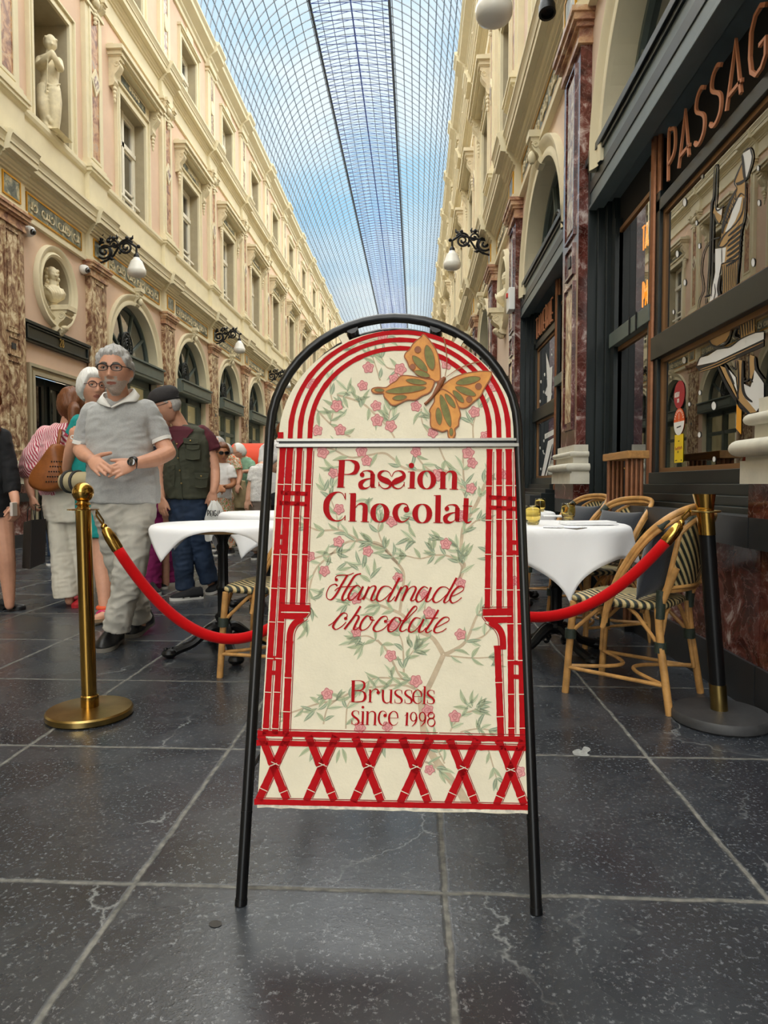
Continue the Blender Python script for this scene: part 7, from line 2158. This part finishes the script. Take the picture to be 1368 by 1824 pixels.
# man in the olive vest
D = Fig('man in a dark flat cap and olive utility vest over a maroon shirt', 5.74, (-1.95, 5.76))
fd_ = Face(D.p(296, 722, -.06), (-.80, -.42, -.38), (-.2, -.1, 1), k=1.16); fd_.skull(D.sk, 48, 40)
D.limb(D.sk, [(328, 772, .05), (318, 752, .03), (308, 736, 0)], [.066, .062, .06])
D.torso(D.sk, [(766, 300, 362, .08), (800, 298, 366, .1), (880, 302, 368, .11), (905, 305, 366, .11)])
D.limb(D.sk, [(362, 776, .03), (378, 815, .04), (383, 838, .03)], [.052, .047, .044]); D.limb(D.sk, [(383, 838, .03), (383, 858, -.02), (380, 876, -.06)], [.044, .042, .031])
hand(D.sk, D.p(380, 874, -.06), (-.05, -.1, -1), (.3, -1, 0), (-1, -.2, 0), 1.05, .6, (.8, .4, -.3))
D.limb(D.sk, [(298, 776, .0), (288, 830, .0), (286, 850, -.02)], [.05, .045, .042]); D.limb(D.sk, [(286, 850, -.02), (287, 872, -.06), (288, 888, -.1)], [.042, .039, .030])
hand(D.sk, D.p(288, 886, -.1), (.12, -.2, -1), (-.3, -1, 0), (1, -.3, 0), 1.05, .3, (.8, .45, -.2))
D.limb(D.sk, [(315, 910, 0), (322, 985, -.02), (326, 1050, 0)], [.07, .05, .035]); D.limb(D.sk, [(352, 910, .02), (362, 985, .06), (376, 1040, .12)], [.07, .05, .035])
D.body(.0065, fd_)
fd_.hair(D.root, M['greyhair'], lambda a: .2 if a < 1.1 else lerp(.04, -.07, sst(1.2, 2.0, a)), .006, .003, 60, (48, 36))
m = MB(); rings = []
for j, (z, q) in enumerate(((.025, 1.05), (.04, 1.15), (.07, 1.17), (.1, 1.08), (.125, .8), (.137, .4))): rings.append([fd_.w(.08 * q * math.sin(t_), .1 * q * math.cos(t_) - .01 + .02 * (j == 1), z + .012 * math.cos(t_) * (j < 3)) for t_ in [2 * PI * k / 28 for k in range(28)]])
m.loft(rings); cap = m.build('flat_cap', CAPM, D.root, smooth='all')
m = MB(); m.loft([[fd_.w(.07 * w_ * math.sin(t_), .085 + l_ * math.cos(t_) ** 1, z) for t_ in [-PI / 2 + PI * k / 14 for k in range(15)]] for l_, w_, z in ((.02, 1, .045), (.075, .95, .025), (.075, .95, .018), (.02, 1, .034))], 0, False, True); m.build('brim', CAPM, cap, smooth=True)
fd_.glasses(D.root, M['blackframe'], lens=M['lens'])
c = MB(); D.torso(c, [(760, 308, 350, .07), (768, 294, 366, .1), (790, 294, 370, .12), (860, 296, 370, .125), (884, 300, 370, .12)]); flatcap(c, [D.p(360, 770, .03), D.p(371, 784, .035), D.p(381, 803, .04)], [.065, .072, .068]); flatcap(c, [D.p(300, 772, .0), D.p(291, 800, .0)], [.062, .064]); shirt = D.cloth(c, 'tshirt', MAROON, .009, 2, .005, 11)
# vest: open V front panels over the shirt
c = MB(); D.torso(c, [(758, 326, 352, .075, .02), (766, 322, 368, .105, .02), (790, 300, 374, .135), (830, 292, 376, .145), (870, 294, 376, .15), (888, 298, 376, .148)])
vest = D.cloth(c, 'vest', OLIVE, .009, 2, .008, 10)
m = MB(); vv = [(306, 770), (346, 764), (322, 792), (316, 800)]
m.prism(vv, lambda a, b, h: D.p(a, b, -.155 + h + .045 * (b < 780)), 0, .004); m.build('neck_opening', MAROON, shirt)
for x0, y0, x1, y1 in ((326, 780, 354, 790), (331, 792, 356, 800), (329, 800, 357, 818), (346, 842, 372, 852), (346, 850, 370, 868), (298, 826, 312, 836), (298, 836, 312, 866)):
    pk = MB(); pk.prism([(x0, y0), (x1, y0 + 1), (x1 - 1, y1), ((x0 + x1) / 2, y1 + 1.5), (x0 + 1, y1)], lambda a, b, h: D.p(a, b, -.165 + .9 * abs((a - 334) / 42) ** 2.6 * .11 - h), -.01, .012 if y1 - y0 < 13 else .007)
    pk.build('pocket', OLIVE, vest, bevel=.004)
sn = MB()
for x, y in ((315, 791), (317, 816), (320, 838), (323, 861), (339, 785), (358, 848)): sn.ball(D.p(x, y, -.175 + .04 * ((x - 334) / 42) ** 2), .008, 0, 8)
sn.build('snap_button', M['agedbrass'], vest, smooth='all')
m = MB(); m.tube([D.p(316, 800, -.15), D.p(320, 838, -.155), D.p(325, 890, -.152)], .006, 6); m.build('front_seam', OLIVE, vest)
c = MB(); D.torso(c, [(880, 300, 370, .125), (905, 300, 372, .13), (930, 304, 370, .12)]); flatcap(c, [D.p(320, 915, 0), D.p(325, 985, -.02), D.p(330, 1048, 0)], [.098, .088, .08]); flatcap(c, [D.p(350, 915, .02), D.p(358, 975, .06), D.p(373, 1036, .12)], [.1, .088, .08]); D.cloth(c, 'jeans', JEANS, .009, 2, .008, 10)
t = onZ(303, 1070, 0); shoe(D, t + V((.23, .14, 0)), t, BLACKC, M['whitesole'], w=.05, top=.085); t = onZ(371, 1060, .0); shoe(D, t + V((.06, .25, .05)), t, BLACKC, M['whitesole'], w=.05, top=.085)
r = empty('carrier_bag', D.p(381, 925, -.08), 'white plastic carrier bag hanging from the hand of the man in the vest', 'bag')
m = MB(); rg = random.Random(2); rings = []
for y, l, rr, dp in ((893, 376, 386, .02), (905, 370, 394, .05), (922, 364, 399, .06), (945, 363, 402, .065), (962, 365, 401, .06)):
    a, b = D.p(l, y, -.1), D.p(rr, y, -.1); rings.append([(a + b) / 2 + V(((b - a).length / 2 * math.cos(t_) * (1 + .08 * math.sin(5 * t_)), dp * math.sin(t_) * (1 + .15 * math.sin(7 * t_ + y)), .01 * math.sin(4 * t_ + y))) for t_ in [2 * PI * k / 28 for k in range(28)]])
m.loft(rings); m.build('body', mat('white_plastic', '#d6d6d2', .4), r, smooth=True)
m = MB(); p0 = D.p(369, 919, -.185); write(m, 'PEIGN', lambda u, v, h: V((p0.x + u, p0.y + h + .02 * abs(u - .07) * 5, p0.z + v)), .045, .007, 0, .002, 0, .16, .8); m.build('lettering', M['ink'], r)

# person in magenta trousers behind
E_ = Fig('person in wide magenta trousers behind the man in the polo shirt', 6.05, (-2.35, 6.05))
fe = Face(E_.p(297, 727, 0), (-.2, .9, -.1), k=.95, fem=1); fe.skull(E_.sk, 32, 26)
E_.limb(E_.sk, [(292, 775, 0), (296, 745, 0)], [.05, .045]); E_.torso(E_.sk, [(770, 276, 312, .08), (820, 268, 306, .09), (890, 260, 300, .1)])
E_.limb(E_.sk, [(272, 900, 0), (272, 1040, 0)], [.06, .035]); E_.limb(E_.sk, [(292, 900, 0), (295, 1040, .06)], [.06, .035]); E_.body(.009, fe)
fe.hair(E_.root, M['brownhair'], lambda a: lerp(.06, -.1, sst(.6, 1.2, a)), .015, .004, 40, (36, 28))
c = MB(); E_.torso(c, [(766, 280, 310, .08), (790, 270, 312, .11), (890, 262, 304, .12)]); E_.cloth(c, 'top', DARKT, .012, 2, 0)
c = MB(); E_.torso(c, [(882, 262, 302, .12), (910, 258, 304, .13)]); flatcap(c, [E_.p(274, 905, 0), E_.p(270, 985, -.05), E_.p(268, 1046, -.05)], [.1, .105, .09]); flatcap(c, [E_.p(290, 905, .05), E_.p(292, 985, .1), E_.p(296, 1035, .15)], [.1, .1, .09]); E_.cloth(c, 'trousers', MAG, .011, 2, .012, 8)
t = onZ(279, 1061, 0); shoe(E_, t + V((-.12, .2, 0)), t, BLACKC, M['whitesole']); t = onZ(292, 1050, 0); shoe(E_, t + V((-.12, .2, 0)), t, BLACKC, M['whitesole'])

# woman in black at the left border
Fg = Fig('woman in a black jacket and skirt with black ballet pumps', 4.95, (-3.15, 4.95))
ff = Face(Fg.p(-26, 712, 0), (.9, -.3, 0), k=1.0, fem=1); ff.skull(Fg.sk, 32, 26)
Fg.limb(Fg.sk, [(-26, 762, 0), (-26, 735, 0)], [.05, .045]); Fg.torso(Fg.sk, [(765, -55, 6, .08), (840, -50, 4, .09), (910, -50, 8, .1)])
Fg.limb(Fg.sk, [(6, 778, -.05), (18, 840, -.04), (22, 868, -.04)], [.045, .04, .038]); Fg.limb(Fg.sk, [(22, 868, -.04), (26, 886, -.1), (28, 898, -.13)], [.036, .034, .026])
hand(Fg.sk, Fg.p(28, 898, -.13), (.05, -.15, -1), (.9, -.4, 0), (-.3, -1, 0), .95, .7, (.6, .6, -.2))
Fg.limb(Fg.sk, [(2, 915, 0), (11, 985, -.02), (14, 1025, 0), (17, 1078, 0)], [.085, .062, .056, .034]); Fg.limb(Fg.sk, [(-30, 915, .06), (-34, 985, .1), (-40, 1070, .2)], [.085, .06, .034])
Fg.body(.007, ff); ff.hair(Fg.root, M['brownhair'], lambda a: lerp(.06, -.12, sst(.6, 1.2, a)), .02, .006, 40, (40, 30), lambda mb: mb.tube([ff.w(.03, -.08, -.03), Fg.p(-14, 745, -.1), Fg.p(-6, 768, -.12)], [.04, .05, .03], 10))
c = MB(); Fg.torso(c, [(760, -40, 0, .08), (772, -56, 10, .11), (840, -54, 8, .13), (890, -54, 14, .135), (921, -52, 20, .14)]); flatcap(c, [Fg.p(4, 778, -.04), Fg.p(16, 830, -.04), Fg.p(22, 878, -.06)], [.065, .062, .058]); Fg.cloth(c, 'jacket_and_skirt', BLACKC, .01, 2, .006, 11)
t = onZ(44, 1086, 0); o = shoe(Fg, t + V((-.20, .0, .02)), t, M['blackleather'], M['blackleather'], w=.042, top=.05, name='ballet_pump'); m = MB(); m.box(t + V((-.21, -.025, 0)), t + V((-.16, .025, .035))); m.build('heel', M['blackleather'], o)
t = onZ(-22, 1068, 0); shoe(Fg, t + V((-.20, .0, .02)), t, M['blackleather'], M['blackleather'], w=.042, top=.05, name='ballet_pump')
m = MB(); c = Fg.p(24, 907, -.19); m.box(c - V((.01, .03, .05)), c + V((.012, .03, .05))); tag(m.build('mobile_phone', mat('pale_phone_case', '#c9bdb4', .4), at=c, bevel=.004), 'pale mobile phone in the hand of the woman in black', 'phone')


def quick(label, Y, x, head, f, k, hairm, hline, rows, top, arms, hips, legs, bot, skin='skin', glasses_=None, topname='shirt', botname='trousers', sleeve=.4, vox=.011, shoes=None, nohair=False, extra=None):
    P = Fig(label, Y, (flo(x, Y), Y), skin)
    fa = Face(P.p(*head), f, k=k); fa.skull(P.sk, 40, 32)
    n0 = rows[0]; nx = (n0[1] + n0[2]) / 2
    P.limb(P.sk, [P.p(nx, n0[0] + 3, 0), fa.w(0, -.02, -.08)], [.055, .05])
    P.torso(P.sk, [(r[0], r[1] + 1, r[2] - 1, r[3] * .85) for r in rows])
    c = MB(); P.torso(c, rows)
    for a in arms:
        q = [P.p(*p) for p in a]; P.limb(P.sk, q[:3], [.045, .04, .03])
        d = (q[2] - q[1]).normalized(); hand(P.sk, q[2], d + V((0, 0, -.2)), (0, -1, .2), (.5, 0, .5), .95, .4)
        flatcap(c, [q[0], q[0].lerp(q[1], sleeve * 1.6)], [.062, .064])
    fl = onY(x, 900, Y)
    for l in legs: P.limb(P.sk, [V((P.p(q, 900).x, Y + dy, z)) for q, dy, z in l], [.06, .045, .035])
    P.body(vox, fa)
    if not nohair: fa.hair(P.root, hairm, hline, .016, .005, 40, (40, 30))
    fa.eyes(P.root)
    if glasses_: fa.glasses(P.root, *glasses_)
    P.cloth(c, topname, top, vox, 2, .006, 12)
    c = MB(); P.torso(c, hips)
    for l in legs: flatcap(c, [V((P.p(q, 900).x, Y + dy, max(z, .07))) for q, dy, z in l], [.085, .075, .07])
    P.cloth(c, botname, bot, vox, 2, .006, 12)
    for l in legs:
        q, dy, z = l[-1]; t = V((P.p(q, 900).x, Y + dy - .12, 0)); shoe(P, t + V((0, .24, 0)), t, BLACKC if shoes is None else shoes, M['whitesole'])
    return P, fa


short = lambda a: lerp(.065, .0, sst(.5, 1.2, a)) if a < 1.3 else lerp(.0, -.075, sst(1.35, 2.1, a))
bald = lambda a: .3 if a < 1.15 else lerp(.03, -.07, sst(1.2, 2.0, a))
P, fa = quick('woman with sunglasses and short brown hair in a white top', 9.0, 397, (396, 807, -.03), (.45, -.85, -.1), 1.08, M['brownhair'], short, [(825, 386, 408, .06), (832, 380, 414, .1), (850, 379, 416, .12), (875, 380, 412, .12), (889, 381, 413, .12)], WTEE,
              [[(411, 836, -.05), (416, 862, -.08), (397, 868, -.22)], [(383, 836, -.05), (380, 860, -.08), (390, 866, -.22)]], [(884, 382, 412, .12), (910, 380, 414, .13), (945, 379, 416, .14)], [[(390, 0, .8), (389, 0, .45), (388, 0, .1)], [(404, .05, .8), (405, .08, .45), (406, .1, .1)]], FLORAL, 'skintan', (M['blackframe'], .026, .019, .003, M['darklens']), 'top', 'skirt')
quick('grey haired person mostly hidden behind the woman in sunglasses', 9.7, 390, (388, 794, 0), (-.5, -.8, 0), 1.0, M['greyhair'], bald, [(812, 380, 398, .06), (820, 374, 402, .1), (870, 376, 402, .11)], DARKT, [], [(865, 378, 402, .11), (890, 378, 402, .11)], [[(384, 0, .8), (384, 0, .45), (384, 0, .1)], [(396, .05, .8), (396, .08, .45), (397, .1, .1)]], DARKT)
P, fa = quick('person bending in an orange and green patterned top with khaki trousers', 10.2, 418, (404, 806, 0), (-.5, .8, -.3), 1.0, M['greyhair'], short, [(808, 400, 416, .06), (816, 398, 422, .11), (836, 398, 427, .13), (850, 402, 428, .13), (862, 408, 434, .13)], FLORAL, [[(422, 822, -.02), (428, 845, -.06), (424, 862, -.16)]], [(856, 410, 436, .13), (880, 416, 440, .13), (905, 418, 440, .12)], [[(424, 0, .75), (424, 0, .45), (423, 0, .1)], [(434, .05, .75), (434, .08, .45), (434, .1, .1)]], KHAKI)
quick('man with white hair and glasses leaning over in a sage green shirt', 11.0, 438, (425, 806, -.05), (-.78, -.45, -.3), 1.12, M['whitehair'], bald, [(815, 430, 446, .07), (822, 427, 451, .11), (838, 427, 453, .13), (852, 429, 452, .13), (866, 430, 450, .13)], GREENS, [[(448, 826, -.05), (451, 838, -.12), (434, 840, -.28)], [(429, 826, 0), (426, 838, -.1), (424, 830, -.2)]], [(858, 430, 451, .13), (880, 430, 451, .12)], [[(435, 0, .75), (435, 0, .45), (434, 0, .1)], [(446, .05, .75), (446, .08, .45), (447, .1, .1)]], DARKT, 'skin', (M['blackframe'],))
quick('woman in a white lace top standing at the edge of the pavement sign', 8.6, 463, (491, 826, 0), (.5, -.6, -.4), 1.0, M['greyhair'], short, [(826, 458, 476, .07), (834, 450, 480, .11), (856, 447, 480, .13), (880, 446, 479, .14), (893, 446, 478, .14)], LACE, [[(452, 838, -.03), (445, 868, -.04), (441, 890, -.08)]], [(888, 450, 476, .13), (920, 450, 477, .13)], [[(457, 0, .75), (456, 0, .45), (455, 0, .1)], [(470, .05, .75), (470, .08, .45), (471, .1, .1)]], TAUPE, 'skinlight')
quick('person in a loose white shirt just behind the edge of the sign arch', 9.6, 488, (505, 768, 0), (.3, .9, 0), 1.0, M['brownhair'], short, [(784, 480, 512, .07), (792, 468, 520, .12), (830, 469, 520, .13), (880, 472, 516, .13)], WTEE, [[(470, 800, 0), (467, 826, -.03), (471, 842, -.1)]], [(872, 474, 514, .13), (900, 474, 514, .13)], [[(484, 0, .8), (484, 0, .45), (484, 0, .1)], [(504, .05, .8), (504, .08, .45), (505, .1, .1)]], DARKT, sleeve=.6)
quick('person in dark jeans behind the woman in pink', 7.9, 96, (104, 776, 0), (.2, .9, 0), .98, M['brownhair'], short, [(800, 92, 116, .07), (808, 84, 124, .1), (850, 84, 124, .11), (880, 84, 122, .11)], DARKT, [], [(872, 82, 122, .11), (900, 80, 120, .12)], [[(92, 0, .8), (93, 0, .45), (94, 0, .1)], [(108, .05, .8), (104, .18, .45), (100, .3, .1)]], JEANS, shoes=NAVY)

# orange rounded canopy of a stall far down the arcade
c = onY(458, 835, 13.2); r = empty('stall_canopy', (c.x, c.y, 0), 'orange rounded stall canopy far down the arcade', 'canopy')
m = MB(); n = 18
m.loft([[V((c.x + x, c.y - .5 + 1.0 * math.sin(PI * k / n) * 0 + .6 * math.cos(PI * k / n), 1.32 + .42 * math.sin(PI * k / n) * q)) for k in range(n + 1)] for x, q in ((-.32, .86), (-.28, 1), (.28, 1), (.32, .86))]); m.build('hood', mat('orange_canvas', '#d8431c', .7), r, smooth=True)
m = MB()
for k in range(2): m.ribbon([(-.12 + k * .14, .05), (-.05 + k * .14, .12 - k * .06)], [.03, .03], lambda a, b, h: V((c.x + a, c.y - 1.12 + .6 - .6 * .0 - h, 1.46 + b)), 0, .004)
m.build('mark', M['wst'], r)
m = MB(); m.box((c.x - .3, c.y - 1.0, 0), (c.x + .3, c.y + .05, .95)); m.build('counter', M['stone'], r, bevel=.01)
for ex in (-.27, .27):
    for ey in (-1.02, .03):
        m = MB(); m.tube([(c.x + ex, c.y + ey, .94), (c.x + ex, c.y + ey, 1.34)], .015, 8); m.build('post', M['iron'], r)

# ------------------------------------------------------------------ sculpture
S = Fig('pale carved statue of a draped figure in the upper niche', 11.25, (XL - .1, 11.25)); S.root['category'] = 'statue'; S.root.name = 'statue'; S.root.location = (XL - .12, 11.25, 6.8)
fs = Face(S.p(90, 79, 0), (.55, -.75, -.15), k=1.22, fem=1); fs.skull(S.sk, 48, 40)
S.sk.ball(fs.w(0, -.05, .03), (.11, .12, .11), 0, 16)
S.sk.ball(fs.w(0, -.13, .03), .06, 0, 10)
for e in (-1, 1):
    for k in range(4): S.sk.ball(fs.w(e * .066, .05 - k * .035, .055 - k * .014), .024, 0, 8)
S.limb(S.sk, [(88, 106, .02), (89, 92, .02)], [.075, .06])
S.torso(S.sk, [(100, 78, 98, .08), (106, 70, 105, .13), (125, 72, 104, .14), (142, 76, 102, .13), (158, 72, 106, .15), (180, 72, 108, .16), (210, 74, 106, .15), (236, 76, 102, .14)])
S.limb(S.sk, [(72, 108, -.05), (70, 118, -.12), (84, 104, -.26), (93, 94, -.28)], [.075, .07, .055, .045]); S.limb(S.sk, [(104, 110, -.03), (107, 122, -.1), (100, 108, -.24), (94, 96, -.28)], [.07, .062, .05, .045])
S.limb(S.sk, [(78, 160, -.1), (76, 190, -.17), (80, 215, -.12), (82, 234, -.12)], [.11, .095, .07, .05]); S.limb(S.sk, [(96, 165, -.08), (98, 200, -.1), (98, 234, -.08)], [.11, .09, .06])
for k in range(9): S.limb(S.sk, [(76 + k * 3.6, 150 + (k % 3) * 6, -.14 + .01 * abs(k - 4)), (78 + k * 3.4, 190, -.165 + .012 * abs(k - 4)), (80 + k * 3 - (k % 2) * 3, 226 + (k % 2) * 6, -.12 + .012 * abs(k - 4))], [.018, .024, .016], n=8)
for k in range(5): S.limb(S.sk, [(72, 140 + k * 6, -.08), (88, 152 + k * 7, -.17), (107, 150 + k * 10, -.08)], [.016, .02, .016], n=8)
S.limb(S.sk, [(86, 96, -.3), (84, 130, -.26), (82, 165, -.2)], [.014, .014, .014], n=8)
for k in range(6): S.sk.ball(S.p(82 + (k % 3) * 5, 205 + k * 6, -.14), .05, 0, 8)
S.body(.013, None, None, None, 2); S.b.data.materials[0] = M['plaster']; S.b.name = 'figure'
m = MB(); p = S.p(92, 240, 0); m.box((p.x - .26, p.y - .24, 6.79), (p.x + .24, p.y + .24, p.z - .02)); m.build('pedestal', M['plaster'], S.root, bevel=.01)


def bust(c, f, label):
    r = empty('bust', (c[0], c[1], c[2] - .55), label, 'bust'); c = V(c); r_ = Fig.__new__(Fig); mb = MB()
    fa = Face(c + V((0, 0, .16)), f, k=1.0); fa.skull(mb, 48, 40); s_ = fa.l; fo = fa.f
    mb.ball(fa.w(0, -.03, .04), (.1, .1, .1), 0, 14)
    for e in (-1, 1):
        for k in range(9): mb.ball(fa.w(e * (.09 + .012 * math.sin(k * 1.9)), -.02 - .025 * (k % 2), .075 - k * .034), .038, 0, 8)
    for k in range(8): mb.ball(fa.w(.05 * math.sin(k), -.1, .06 - k * .03), .04, 0, 8)
    capsule(mb, [c + V((0, 0, .06)), c + V((0, 0, -.06))], [.055, .07])
    rings = [[c + V((0, 0, z)) + s_ * (hw * math.cos(t)) + fo * (dp * math.sin(t) + .02) for t in [2 * PI * k / 24 for k in range(24)]] for z, hw, dp in ((-.03, .07, .06), (-.07, .17, .1), (-.14, .21, .125), (-.22, .18, .12), (-.28, .1, .08), (-.32, .05, .05))]
    mb.loft(rings)
    for k in range(6): capsule(mb, [c + s_ * (-.18 + k * .06) + fo * .1 + V((0, 0, -.08)), c + s_ * (-.1 + k * .04) + fo * .145 + V((0, 0, -.17)), c + s_ * (-.04 + k * .02) + fo * .1 + V((0, 0, -.27))], [.014, .018, .012], 8)
    remeshed(mb, 'head_and_shoulders', M['plaster'], r, .008, 1)
    m = MB(); m.lathe([(.05, -.32), (.07, -.33), (.045, -.35), (.06, -.37), (.09, -.39), (.09, -.405)], c, 20); m.build('socle', M['plaster'], r, smooth=True)
    return r


bust((XL - .02, OV['left'] - .03, 4.33), (.75, -.55, 0), 'pale carved bust with long curls in the left oval niche')
bust((XR + .02, OV['right'] + .0, 4.33), (-.8, -.5, 0), 'pale carved bust in the right oval niche')
for F, y, sd_ in ((FLm, OV['left'], 'left'), (FRm, OV['right'], 'right')):
    m = MB(); console(m, F, y, .24, 3.52, 3.88, .26)
    for k in range(4): m.ball(F(.16 - .03 * k, y, 3.6 - k * .03), (.06, .08, .05), 0, 8)
    tag(m.build('bracket', M['plaster'], at=F(0, y, 3.5), smooth=True), f'scrolled plaster bracket under the bust on the {sd_} wall', 'bracket')
